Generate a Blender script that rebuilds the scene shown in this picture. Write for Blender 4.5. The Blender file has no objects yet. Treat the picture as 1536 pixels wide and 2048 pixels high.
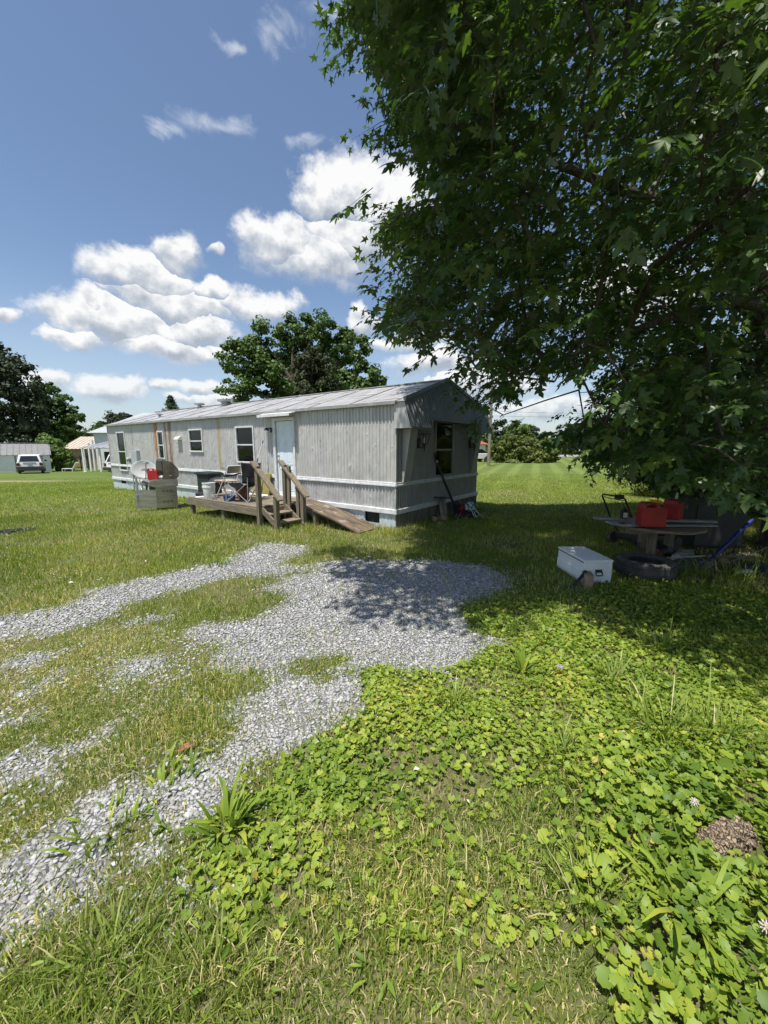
import bpy, math, random
import numpy as np
from mathutils import Vector, Matrix

random.seed(7)
RNG = np.random.default_rng(11)
SC = bpy.context.scene
COL = SC.collection
R = math.radians

# ------------------------------------------------------------------ camera
F_PX, CAM_H = 780.0, 1.75
TH = math.atan(132 / F_PX)
cam_d = bpy.data.cameras.new('camera')
cam_d.sensor_fit = 'HORIZONTAL'
cam_d.sensor_width = 36.0
cam_d.lens = 36.0 * F_PX / 1536
cam_d.clip_start, cam_d.clip_end = 0.05, 3000
cam = bpy.data.objects.new('camera', cam_d)
cam.location = (0, 0, CAM_H)
cam.rotation_euler = (math.pi / 2 - TH, 0, 0)
COL.objects.link(cam)
SC.camera = cam

def ray(x, y):
    v, u = y - 1024, x - 768
    return np.array([u, F_PX * math.cos(TH) - v * math.sin(TH), -(v * math.cos(TH) + F_PX * math.sin(TH))])
def gnd(x, y, z=0.0):
    r = ray(x, y); t = (z - CAM_H) / r[2]
    return np.array([r[0] * t, r[1] * t, z])
def atY(x, y, Y):
    r = ray(x, y); t = Y / r[1]
    return np.array([r[0] * t, Y, CAM_H + r[2] * t])
def project(P):
    P = np.asarray(P, float).reshape(-1, 3)
    d = P - np.array([0, 0, CAM_H])
    ax = d[:, 1] * math.cos(TH) - d[:, 2] * math.sin(TH)
    up = d[:, 1] * math.sin(TH) + d[:, 2] * math.cos(TH)
    axs = np.where(ax > 0.05, ax, 0.05)
    return 768 + F_PX * d[:, 0] / axs, 1024 - F_PX * up / axs, ax

# ------------------------------------------------------------------ light
SUN_EL = R(72)
SUN_AZ = np.array([-0.555, -0.83]); SUN_AZ /= np.linalg.norm(SUN_AZ)
TO_SUN = np.array([SUN_AZ[0] * math.cos(SUN_EL), SUN_AZ[1] * math.cos(SUN_EL), math.sin(SUN_EL)])
sun_d = bpy.data.lights.new('sun', 'SUN')
sun_d.energy = 4.4
sun_d.angle = R(0.53)
sun_d.color = (1.0, 0.955, 0.88)
sun = bpy.data.objects.new('sun', sun_d)
sun.rotation_euler = Vector(TO_SUN).to_track_quat('Z', 'Y').to_euler()
sun.location = (-6, -10, 30)
COL.objects.link(sun)

SC.view_settings.view_transform = 'Standard'
SC.view_settings.look = 'None'
SC.view_settings.exposure = 0.55
SC.view_settings.gamma = 1.0
SC.view_settings.use_curve_mapping = False
SC.cycles.use_denoising = True
SC.cycles.max_bounces = 5
SC.cycles.diffuse_bounces = 3
SC.cycles.glossy_bounces = 2
SC.cycles.adaptive_threshold = 0.02
SC.cycles.transparent_max_bounces = 8
SC.cycles.sample_clamp_indirect = 6

# ------------------------------------------------------------------ node helper
class NT:
    def __init__(s, tree):
        s.t = tree; tree.nodes.clear()
    def n(s, kind, **kw):
        nd = s.t.nodes.new(kind)
        for k, v in kw.items():
            setattr(nd, k, v)
        return nd
    def put(s, sock, v):
        if isinstance(v, bpy.types.NodeSocket):
            s.t.links.new(v, sock)
        elif v is not None:
            if hasattr(sock.default_value, '__len__') and not isinstance(v, (tuple, list)):
                v = [v] * len(sock.default_value)
            if hasattr(sock.default_value, '__len__') and len(v) < len(sock.default_value):
                v = list(v) + [1.0]
            sock.default_value = v
    def m(s, op, a, b=None, c=None, clamp=False):
        nd = s.n('ShaderNodeMath', operation=op); nd.use_clamp = clamp
        for i, v in enumerate((a, b, c)):
            if v is not None: s.put(nd.inputs[i], v)
        return nd.outputs[0]
    def vm(s, op, a, b=None, sc=None):
        nd = s.n('ShaderNodeVectorMath', operation=op)
        s.put(nd.inputs[0], a)
        if b is not None: s.put(nd.inputs[1], b)
        if sc is not None: s.put(nd.inputs['Scale'], sc)
        return nd.outputs['Value'] if op in ('LENGTH', 'DOT_PRODUCT', 'DISTANCE') else nd.outputs[0]
    def sep(s, v):
        nd = s.n('ShaderNodeSeparateXYZ'); s.put(nd.inputs[0], v); return nd.outputs
    def comb(s, x, y, z):
        nd = s.n('ShaderNodeCombineXYZ')
        for i, v in enumerate((x, y, z)): s.put(nd.inputs[i], v)
        return nd.outputs[0]
    def noise(s, vec, scale, detail=4, rough=0.55, dist=0.0, out=0):
        nd = s.n('ShaderNodeTexNoise'); nd.noise_dimensions = '3D'
        if vec is not None: s.put(nd.inputs['Vector'], vec)
        s.put(nd.inputs['Scale'], scale); s.put(nd.inputs['Detail'], detail)
        s.put(nd.inputs['Roughness'], rough); s.put(nd.inputs['Distortion'], dist)
        return nd.outputs[out]
    def vor(s, vec, scale, feature='F1', out='Distance', rnd=1.0):
        nd = s.n('ShaderNodeTexVoronoi', feature=feature)
        s.put(nd.inputs['Vector'], vec); s.put(nd.inputs['Scale'], scale)
        s.put(nd.inputs['Randomness'], rnd)
        return nd.outputs[out]
    def ss(s, v, lo, hi, o0=0.0, o1=1.0):
        nd = s.n('ShaderNodeMapRange', interpolation_type='SMOOTHSTEP')
        s.put(nd.inputs[0], v)
        for i, q in enumerate((lo, hi, o0, o1)): s.put(nd.inputs[i + 1], q)
        return nd.outputs[0]
    def mix(s, f, a, b, mode='MIX'):
        nd = s.n('ShaderNodeMix', data_type='RGBA', blend_type=mode)
        s.put(nd.inputs[0], f); s.put(nd.inputs[6], a); s.put(nd.inputs[7], b)
        return nd.outputs[2]
    def fmix(s, f, a, b):
        nd = s.n('ShaderNodeMix', data_type='FLOAT')
        s.put(nd.inputs[0], f); s.put(nd.inputs[2], a); s.put(nd.inputs[3], b)
        return nd.outputs[0]
    def ramp(s, f, stops, interp='LINEAR'):
        nd = s.n('ShaderNodeValToRGB'); s.put(nd.inputs[0], f)
        cr = nd.color_ramp; cr.interpolation = interp
        while len(cr.elements) < len(stops): cr.elements.new(0.5)
        for e, (p, c) in zip(cr.elements, stops):
            e.position = p; e.color = list(c) + [1.0]
        return nd.outputs[0]
    def bump(s, h, strength, dist=0.01):
        nd = s.n('ShaderNodeBump'); s.put(nd.inputs['Strength'], strength)
        s.put(nd.inputs['Distance'], dist); s.put(nd.inputs['Height'], h)
        return nd.outputs[0]
    def attr(s, name, out='Fac'):
        return s.n('ShaderNodeAttribute', attribute_name=name).outputs[out]

# ------------------------------------------------------------------ world: clear sky with fair-weather cumulus
world = bpy.data.worlds.new('World')
SC.world = world
world.use_nodes = True
W = NT(world.node_tree)
sky = W.n('ShaderNodeTexSky')
sky.sky_type = 'NISHITA'
sky.sun_disc = False
sky.sun_elevation = SUN_EL
sky.sun_rotation = math.atan2(SUN_AZ[0], SUN_AZ[1])
sky.air_density = 1.0
sky.dust_density = 0.8
sky.ozone_density = 2.2
gen = W.n('ShaderNodeTexCoord').outputs['Generated']
dx, dy, dz = W.sep(W.vm('NORMALIZE', gen))
PERIOD = R(110)      # the cloud field goes on right round the horizon
az = W.m('ARCTAN2', dx, dy)
az = W.m('SUBTRACT', W.m('FLOORED_MODULO', W.m('ADD', az, PERIOD / 2), PERIOD), PERIOD / 2)
el = W.m('ARCSINE', dz)
# cauliflower warp
nv = W.comb(W.m('MULTIPLY', dx, 1.0), dy, W.m('MULTIPLY', dz, 1.15))
warp = W.noise(nv, 7.0, 5, 0.55, out=1)
wx, wy, wz = W.sep(W.vm('SUBTRACT', warp, (0.5, 0.5, 0.5)))
az_w = W.m('MULTIPLY_ADD', wx, 0.13, az)
el_w = W.m('MULTIPLY_ADD', wy, 0.10, el)
def cloud_dir(px, py):
    r = ray(px, py); r = r / np.linalg.norm(r)
    return math.atan2(r[0], r[1]), math.asin(r[2])
PUFFS = [  # px, py, half width, half height of each heap
    (720, 395, 92, 70), (655, 400, 52, 52), (780, 420, 70, 80), (560, 490, 66, 50), (640, 520, 105, 50), (715, 485, 100, 68),
    (520, 612, 62, 34), (352, 515, 50, 36), (285, 560, 92, 50), (345, 608, 112, 36), (235, 650, 118, 46), (190, 625, 30, 34),
    (400, 655, 60, 40), (330, 690, 120, 26), (150, 675, 48, 22), (228, 775, 58, 24), (332, 767, 30, 13), (402, 772, 38, 18),
    (90, 762, 60, 18), (440, 800, 80, 16), (10, 630, 34, 15), (722, 645, 26, 36), (752, 695, 28, 12), (880, 735, 80, 26),
    (960, 775, 100, 34), (850, 690, 70, 16), (440, 512, 13, 11), (432, 578, 30, 17), (1120, 820, 120, 20), (1250, 600, 120, 70),
]
field = None; tcap = None
for (px, py, hx, hy) in PUFFS:
    u0, v0 = cloud_dir(px, py); u1, _ = cloud_dir(px + hx, py); _, v1 = cloud_dir(px, py - hy)
    ru, rv = abs(u1 - u0) * 1.25, abs(v1 - v0) * 1.25
    a = W.m('MULTIPLY_ADD', az_w, 1 / ru, -u0 / ru)
    b = W.m('MULTIPLY_ADD', el_w, 1 / rv, -v0 / rv)
    q = W.m('MULTIPLY_ADD', a, a, W.m('MULTIPLY', b, b))
    val = W.m('SUBTRACT', 1.0, W.m('SQRT', q))
    if field is None:
        field, tcap = val, b
    else:
        g = W.m('GREATER_THAN', val, field)
        tcap = W.fmix(g, tcap, b)
        field = W.m('SMOOTH_MAX', field, val, 0.12)
n1 = W.noise(nv, 20.0, 7, 0.56)
n_up = W.noise(W.vm('ADD', nv, (-0.006, -0.006, 0.022)), 20.0, 5, 0.54)
n3 = W.noise(nv, 34.0, 8, 0.66)
dens = W.m('MULTIPLY_ADD', W.m('SUBTRACT', n3, 0.5), 0.75, W.m('MULTIPLY_ADD', W.m('SUBTRACT', n1, 0.5), 0.85, field))
soft = W.ss(tcap, -0.9, 0.4, 0.95, 0.42)           # ragged bases, crisp tops
mask = W.ss(dens, -0.20, W.m('SUBTRACT', soft, 0.15))
lit = W.m('MULTIPLY', W.m('SUBTRACT', n1, n_up), 1.4)
shade = W.m('ADD', W.ss(tcap, -0.75, 0.55, 0.46, 1.0), lit, clamp=False)
thin = W.ss(dens, 0.0, 0.7, 0.12, 0.0)
shade = W.m('MINIMUM', W.m('MAXIMUM', W.m('ADD', shade, thin), 0.44), 1.08)
ccol = W.ramp(shade, [(0.35, (0.25, 0.285, 0.34)), (0.7, (0.44, 0.465, 0.50)), (1.0, (0.68, 0.68, 0.675))])
# thin torn wisps higher up
WISPS = [(445, 265, 85, 34), (345, 270, 60, 22), (545, 45, 70, 62), (650, 20, 80, 40), (455, 60, 40, 26), (600, 300, 70, 26), (830, 330, 70, 60)]
wf = None
for (px, py, hx, hy) in WISPS:
    u0, v0 = cloud_dir(px, py); u1, _ = cloud_dir(px + hx, py); _, v1 = cloud_dir(px, py - hy)
    a = W.m('MULTIPLY_ADD', az_w, 1 / abs(u1 - u0), -u0 / abs(u1 - u0))
    b = W.m('MULTIPLY_ADD', el_w, 1 / abs(v1 - v0), -v0 / abs(v1 - v0))
    val = W.m('SUBTRACT', 1.0, W.m('SQRT', W.m('MULTIPLY_ADD', a, a, W.m('MULTIPLY', b, b))))
    wf = val if wf is None else W.m('SMOOTH_MAX', wf, val, 0.1)
n2 = W.noise(W.vm('MULTIPLY', nv, (1.0, 1.0, 1.3)), 13.0, 7, 0.62, 0.6)
wmask = W.m('MULTIPLY', W.ss(W.m('MULTIPLY_ADD', W.m('SUBTRACT', n2, 0.52), 3.2, wf), -0.15, 1.0), 0.6)
hazeband = W.m('MULTIPLY', W.ss(el, 0.0, 0.36, 1.0, 0.0), 0.42)
SKY_K = 0.098
sky_rgb = W.vm('SCALE', sky.outputs[0], sc=SKY_K)
sky_rgb = W.mix(hazeband, sky_rgb, (0.42, 0.48, 0.55))
sky_rgb = W.mix(wmask, sky_rgb, (0.55, 0.58, 0.62))
sky_rgb = W.mix(W.m('MULTIPLY', mask, W.ss(el, -0.02, 0.22, 0.62, 0.97)), sky_rgb, ccol)
below = W.ss(el, -0.03, 0.0, 1.0, 0.0)
sky_rgb = W.mix(below, sky_rgb, (0.20, 0.24, 0.20))
bg = W.n('ShaderNodeBackground')
W.put(bg.inputs[0], sky_rgb); bg.inputs[1].default_value = 1.0
wo = W.n('ShaderNodeOutputWorld')
world.node_tree.links.new(bg.outputs[0], wo.inputs[0])
world.cycles.sampling_method = 'MANUAL'
world.cycles.sample_map_resolution = 512

# ------------------------------------------------------------------ mesh helpers
class MB:
    """collects shapes; build() links them as one mesh object"""
    def __init__(s): s.v = []; s.f = []
    def add(s, vs, fs):
        o = len(s.v); s.v += [tuple(map(float, p)) for p in vs]; s.f += [tuple(i + o for i in f) for f in fs]; return s
    def box(s, c, d, rz=0.0, rx=0.0, ry=0.0, taper=1.0):
        hx, hy, hz = d[0] / 2, d[1] / 2, d[2] / 2
        M = Matrix.Translation(c) @ Matrix.Rotation(rz, 4, 'Z') @ Matrix.Rotation(ry, 4, 'Y') @ Matrix.Rotation(rx, 4, 'X')
        vs = []
        for z in (-hz, hz):
            k = taper if z > 0 else 1.0
            for x, y in ((-hx, -hy), (hx, -hy), (hx, hy), (-hx, hy)):
                vs.append(M @ Vector((x * k, y * k, z)))
        return s.add(vs, [(3, 2, 1, 0), (4, 5, 6, 7), (0, 1, 5, 4), (1, 2, 6, 5), (2, 3, 7, 6), (3, 0, 4, 7)])
    def mm(s, x0, x1, y0, y1, z0, z1):
        return s.box(((x0 + x1) / 2, (y0 + y1) / 2, (z0 + z1) / 2), (abs(x1 - x0), abs(y1 - y0), abs(z1 - z0)))
    def bar(s, p, q, w, h=None, up=(0, 0, 1)):
        h = h or w
        p, q = Vector(p), Vector(q); d = (q - p); L = d.length; d.normalize()
        u = Vector(up)
        if abs(d.dot(u)) > 0.97: u = Vector((1, 0, 0))
        sx = d.cross(u).normalized(); uz = sx.cross(d).normalized()
        vs = []
        for t in (p, q):
            for a, b in ((-1, -1), (1, -1), (1, 1), (-1, 1)):
                vs.append(t + sx * (a * w / 2) + uz * (b * h / 2))
        return s.add(vs, [(0, 1, 2, 3), (7, 6, 5, 4), (0, 4, 5, 1), (1, 5, 6, 2), (2, 6, 7, 3), (3, 7, 4, 0)])
    def tube(s, pts, r, n=8, caps=True):
        pts = [Vector(p) for p in pts]
        rs = r if isinstance(r, (list, tuple)) else [r] * len(pts)
        vs, fs = [], []
        u = None
        for i, p in enumerate(pts):
            d = (pts[min(i + 1, len(pts) - 1)] - pts[max(i - 1, 0)]).normalized()
            if u is None:
                u = d.orthogonal().normalized()
            else:
                u = (u - d * u.dot(d))
                u = u.normalized() if u.length > 1e-6 else d.orthogonal().normalized()
            w = d.cross(u)
            for k in range(n):
                a = 2 * math.pi * k / n
                vs.append(p + (u * math.cos(a) + w * math.sin(a)) * rs[i])
        for i in range(len(pts) - 1):
            for k in range(n):
                a, b = i * n + k, i * n + (k + 1) % n
                fs.append((a, b, b + n, a + n))
        if caps:
            fs.append(tuple(range(n - 1, -1, -1))); m = (len(pts) - 1) * n
            fs.append(tuple(range(m, m + n)))
        return s.add(vs, fs)
    def lathe(s, prof, c=(0, 0, 0), n=20, M=None, closed=False):
        vs, fs = [], []
        for (r, z) in prof:
            for k in range(n):
                a = 2 * math.pi * k / n
                p = Vector((r * math.cos(a), r * math.sin(a), z))
                if M is not None: p = M @ p
                vs.append(p + Vector(c))
        m = len(prof)
        for i in range(m if closed else m - 1):
            for k in range(n):
                a, b = i * n + k, i * n + (k + 1) % n
                c2, d2 = ((i + 1) % m) * n + (k + 1) % n, ((i + 1) % m) * n + k
                fs.append((a, b, c2, d2))
        if not closed:
            if prof[0][0] > 1e-4: fs.append(tuple(range(n - 1, -1, -1)))
            if prof[-1][0] > 1e-4: fs.append(tuple(range((m - 1) * n, m * n)))
        return s.add(vs, fs)
    def prism(s, poly, t0, t1, axis='y'):
        """extrude a 2-D outline along an axis; poly is (x,z) for y, (y,z) for x, (x,y) for z"""
        def P(a, b, t):
            return {'y': (a, t, b), 'x': (t, a, b), 'z': (a, b, t)}[axis]
        n = len(poly)
        vs = [P(a, b, t0) for a, b in poly] + [P(a, b, t1) for a, b in poly]
        fs = [tuple(range(n)), tuple(range(2 * n - 1, n - 1, -1))]
        for i in range(n):
            j = (i + 1) % n
            fs.append((i, i + n, j + n, j))
        return s.add(vs, fs)
    def quad(s, a, b, c, d): return s.add([a, b, c, d], [(0, 1, 2, 3)])
    def mesh(s, name, fix=True):
        me = bpy.data.meshes.new(name)
        me.from_pydata(s.v, [], s.f)
        if fix:
            import bmesh
            bm = bmesh.new(); bm.from_mesh(me)
            bmesh.ops.recalc_face_normals(bm, faces=bm.faces); bm.to_mesh(me); bm.free()
        me.update()
        return me
    def build(s, name, mat, parent=None, smooth=False, bevel=0.0, seg=2, loc=None, rz=0.0):
        o = bpy.data.objects.new(name, s.mesh(name))
        o.data.materials.append(mat)
        if smooth:
            for p in o.data.polygons: p.use_smooth = True
            o.data.set_sharp_from_angle(angle=R(38))
        if bevel:
            md = o.modifiers.new('bevel', 'BEVEL'); md.width = bevel; md.segments = seg; md.limit_method = 'ANGLE'; md.angle_limit = R(40)
            md.harden_normals = False
        if loc is not None: o.location = loc
        o.rotation_euler.z = rz
        o.parent = parent
        COL.objects.link(o)
        return o

def np_mesh(name, V, T, mat, parent=None, attrs=None, smooth=False):
    """big triangle (or quad) mesh straight from arrays"""
    me = bpy.data.meshes.new(name)
    V = np.ascontiguousarray(V, np.float32); T = np.ascontiguousarray(T, np.int32)
    k = T.shape[1]
    me.vertices.add(len(V)); me.vertices.foreach_set('co', V.ravel())
    me.loops.add(T.size); me.loops.foreach_set('vertex_index', T.ravel())
    me.polygons.add(len(T))
    me.polygons.foreach_set('loop_start', np.arange(0, T.size, k, dtype=np.int32))
    if smooth: me.polygons.foreach_set('use_smooth', np.ones(len(T), bool))
    for an, arr in (attrs or {}).items():
        at = me.attributes.new(an, 'FLOAT', 'POINT'); at.data.foreach_set('value', np.ascontiguousarray(arr, np.float32))
    me.update(calc_edges=True)
    me.validate()
    o = bpy.data.objects.new(name, me)
    me.materials.append(mat)
    o.parent = parent
    COL.objects.link(o)
    return o

def tag(o, label=None, cat=None, group=None, kind=None):
    if label: o['label'] = label
    if cat: o['category'] = cat
    if group: o['group'] = group
    if kind: o['kind'] = kind
    return o
def thing(name, label, cat, loc=(0, 0, 0), rz=0.0, group=None):
    o = bpy.data.objects.new(name, None)
    o.empty_display_size = 0.2
    o.location = loc; o.rotation_euler.z = rz
    COL.objects.link(o)
    return tag(o, label, cat, group)
def place(me, name, parent=None, loc=(0, 0, 0), rot=(0, 0, 0), scale=(1, 1, 1)):
    o = bpy.data.objects.new(name, me); o.location = loc; o.rotation_euler = rot; o.scale = scale
    o.parent = parent; COL.objects.link(o); return o
def copy_tree(src, loc, rz, label=None, parent=None):
    c = src.copy(); COL.objects.link(c); c.parent = parent
    if parent is None:
        c.location = loc; c.rotation_euler.z = rz
        if label: c['label'] = label
    for ch in list(src.children): copy_tree(ch, None, None, None, c)
    return c

# ------------------------------------------------------------------ materials
def new_mat(name):
    m = bpy.data.materials.new(name); m.use_nodes = True
    return m, NT(m.node_tree)
def finish(N, col, rough=0.7, metal=0.0, normal=None, spec=0.5, **kw):
    p = N.n('ShaderNodeBsdfPrincipled')
    N.put(p.inputs['Base Color'], col); N.put(p.inputs['Roughness'], rough); N.put(p.inputs['Metallic'], metal)
    p.inputs['Specular IOR Level'].default_value = spec
    if normal is not None: N.put(p.inputs['Normal'], normal)
    for k, v in kw.items(): N.put(p.inputs[k], v)
    o = N.n('ShaderNodeOutputMaterial'); N.t.links.new(p.outputs[0], o.inputs[0])
    return p
def pm(name, c1, c2=None, scale=6.0, rough=0.6, bump=0.0, metal=0.0, stretch=(1, 1, 1), spots=None, spec=0.5, detail=5, bdist=0.01, rand=0.0):
    """two-tone procedural material: noise blend, optional darker/lighter spots, fine relief"""
    m, N = new_mat(name)
    c2 = c2 or tuple(min(1, x * 0.78) for x in c1)
    co = N.n('ShaderNodeTexCoord').outputs['Object']
    oi = N.n('ShaderNodeObjectInfo').outputs['Random']
    co = N.vm('ADD', co, N.comb(N.m('MULTIPLY', oi, 13.0), N.m('MULTIPLY', oi, 7.0), N.m('MULTIPLY', oi, 3.0)))
    v = N.vm('MULTIPLY', co, stretch)
    n = N.noise(v, scale, detail, 0.6)
    col = N.mix(N.ss(n, 0.35, 0.65), c1, c2)
    if rand:
        col = N.mix(N.m('MULTIPLY', oi, rand), col, tuple(x * 0.45 for x in c2))
    if spots:
        s = N.noise(co, spots[1], 3, 0.5)
        col = N.mix(N.m('MULTIPLY', N.ss(s, spots[2], spots[2] + 0.08), spots[3]), col, spots[0])
    nrm = N.bump(N.noise(v, scale * 6, 4, 0.6), bump, bdist) if bump else None
    rg = N.m('ADD', N.m('MULTIPLY', N.m('SUBTRACT', n, 0.5), 0.25), rough)
    finish(N, col, rg, metal, nrm, spec)
    return m

def leaf_mat(name, stops, trans=0.35, rough=0.5, tcol=(1.35, 1.45, 0.55), spec=0.3, hue_noise=0.0, under=None):
    m, N = new_mat(name)
    col = N.ramp(N.attr('rnd'), stops)
    if hue_noise:
        co = N.n('ShaderNodeTexCoord').outputs['Object']
        col = N.mix(N.m('MULTIPLY', N.ss(N.noise(co, hue_noise, 2), 0.4, 0.65), 0.5), col, N.mix(1.0, col, (1.25, 1.15, 0.7), 'MULTIPLY'))
    pcol = col
    if under:      # pale underside of the blade
        pcol = N.mix(N.m('MULTIPLY', N.n('ShaderNodeNewGeometry').outputs['Backfacing'], 0.7), col, under)
    p = N.n('ShaderNodeBsdfPrincipled')
    N.put(p.inputs['Base Color'], pcol); p.inputs['Roughness'].default_value = rough
    p.inputs['Specular IOR Level'].default_value = spec
    tr = N.n('ShaderNodeBsdfTranslucent'); N.put(tr.inputs[0], N.mix(1.0, col, tcol, 'MULTIPLY'))
    mx = N.n('ShaderNodeMixShader'); mx.inputs[0].default_value = trans
    N.t.links.new(p.outputs[0], mx.inputs[1]); N.t.links.new(tr.outputs[0], mx.inputs[2])
    o = N.n('ShaderNodeOutputMaterial'); N.t.links.new(mx.outputs[0], o.inputs[0])
    return m

M = {}
M['white_trim'] = pm('white_trim', (0.74, 0.75, 0.76), (0.60, 0.61, 0.61), 9, 0.5, 0.05, spots=((0.35, 0.30, 0.24), 14, 0.66, 0.5))
M['white_paint'] = pm('white_paint', (0.78, 0.78, 0.77), (0.70, 0.70, 0.69), 4, 0.45)
M['door_paint'] = pm('door_paint', (0.76, 0.85, 0.89), (0.68, 0.77, 0.81), 5, 0.5, 0.03)
M['old_wood'] = pm('old_wood', (0.26, 0.215, 0.155), (0.15, 0.125, 0.09), 5, 0.85, 0.35, stretch=(8, 0.6, 8), rand=0.35)
M['old_wood_x'] = pm('old_wood_x', (0.30, 0.24, 0.165), (0.17, 0.135, 0.095), 5, 0.85, 0.35, stretch=(0.7, 8, 8), rand=0.3)
M['old_wood_z'] = pm('old_wood_z', (0.25, 0.205, 0.145), (0.14, 0.115, 0.08), 5, 0.85, 0.35, stretch=(8, 8, 0.6), rand=0.3)
M['black_metal'] = pm('black_metal', (0.018, 0.018, 0.019), (0.03, 0.03, 0.03), 12, 0.45)
M['black_plastic'] = pm('black_plastic', (0.016, 0.017, 0.018), (0.028, 0.028, 0.03), 9, 0.5)
M['black_fabric'] = pm('black_fabric', (0.006, 0.006, 0.007), (0.012, 0.012, 0.014), 7, 0.85, 0.2, spec=0.15)
M['steel'] = pm('steel', (0.56, 0.55, 0.52), (0.40, 0.38, 0.34), 3, 0.33, 0.02, metal=0.85, stretch=(1, 1, 6))
M['steel_dull'] = pm('steel_dull', (0.42, 0.41, 0.38), (0.26, 0.24, 0.20), 5, 0.5, 0.04, metal=0.6)
M['galv'] = pm('galv', (0.45, 0.46, 0.47), (0.34, 0.35, 0.36), 10, 0.45, metal=0.5)
M['grey_box'] = pm('grey_box', (0.42, 0.45, 0.47), (0.36, 0.38, 0.40), 6, 0.55)
M['red_plastic'] = pm('red_plastic', (0.42, 0.020, 0.022), (0.30, 0.016, 0.018), 5, 0.42, 0.05)
M['yellow_plastic'] = pm('yellow_plastic', (0.62, 0.40, 0.03), (0.5, 0.32, 0.03), 5, 0.45)
M['white_plastic'] = pm('white_plastic', (0.80, 0.80, 0.79), (0.70, 0.70, 0.68), 6, 0.42)
M['rubber'] = pm('rubber', (0.045, 0.043, 0.041), (0.085, 0.080, 0.072), 7, 0.85, 0.3)
M['dark_glass'] = pm('dark_glass', (0.012, 0.014, 0.016), (0.02, 0.022, 0.024), 2, 0.06, spec=0.8)
M['rusty'] = pm('rusty', (0.22, 0.10, 0.045), (0.12, 0.06, 0.03), 9, 0.85, 0.3)
M['terracotta'] = pm('terracotta', (0.24, 0.10, 0.065), (0.17, 0.07, 0.045), 8, 0.8, 0.1)
M['blue_plastic'] = pm('blue_plastic', (0.035, 0.10, 0.30), (0.03, 0.08, 0.24), 5, 0.45)
M['olive_panel'] = pm('olive_panel', (0.34, 0.30, 0.07), (0.25, 0.22, 0.06), 4, 0.7, 0.05)
M['tan_plastic'] = pm('tan_plastic', (0.42, 0.35, 0.27), (0.36, 0.30, 0.23), 6, 0.5)
M['bin_green'] = pm('bin_green', (0.020, 0.035, 0.034), (0.03, 0.045, 0.042), 6, 0.5)
M['brick_tan'] = pm('brick_tan', (0.36, 0.27, 0.18), (0.26, 0.19, 0.12), 12, 0.9, 0.4)
M['bark'] = pm('bark', (0.155, 0.125, 0.095), (0.075, 0.060, 0.046), 5, 0.95, 0.9, stretch=(5, 5, 0.9), bdist=0.03)
M['bark_far'] = pm('bark_far', (0.10, 0.08, 0.06), (0.05, 0.04, 0.03), 3, 0.95, 0.4, stretch=(4, 4, 1))

# ================================================================== ground
def sstep(t): t = np.clip(t, 0, 1); return t * t * (3 - 2 * t)
def gz(x, y):
    x = np.asarray(x, float); y = np.asarray(y, float)
    return -0.034 * np.clip(y - 14, 0, 30) * sstep((-4 - x) / 10)
def vnoise(x, y, s, seed=0):
    x = np.asarray(x) / s + seed * 17.13; y = np.asarray(y) / s + seed * 5.71
    xi, yi = np.floor(x), np.floor(y); fx, fy = x - xi, y - yi
    fx, fy = fx * fx * (3 - 2 * fx), fy * fy * (3 - 2 * fy)
    def h(a, b):
        q = np.sin(a * 127.1 + b * 311.7 + seed * 74.7) * 43758.5453
        return q - np.floor(q)
    return (h(xi, yi) * (1 - fx) + h(xi + 1, yi) * fx) * (1 - fy) + (h(xi, yi + 1) * (1 - fx) + h(xi + 1, yi + 1) * fx) * fy
def fbm(x, y, s, seed=0):
    return (vnoise(x, y, s, seed) + 0.5 * vnoise(x, y, s / 2, seed + 1) + 0.25 * vnoise(x, y, s / 4, seed + 2)) / 1.75
def in_poly(x, y, poly):
    x = np.asarray(x); y = np.asarray(y); c = np.zeros(x.shape, bool); n = len(poly)
    for i in range(n):
        x0, y0 = poly[i]; x1, y1 = poly[(i + 1) % n]
        cond = ((y0 > y) != (y1 > y))
        xs = (x1 - x0) * (y - y0) / ((y1 - y0) if y1 != y0 else 1e-9) + x0
        c ^= cond & (x < xs)
    return c
def gpoly(px): return [tuple(gnd(a, b)[:2]) for a, b in px]

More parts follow.
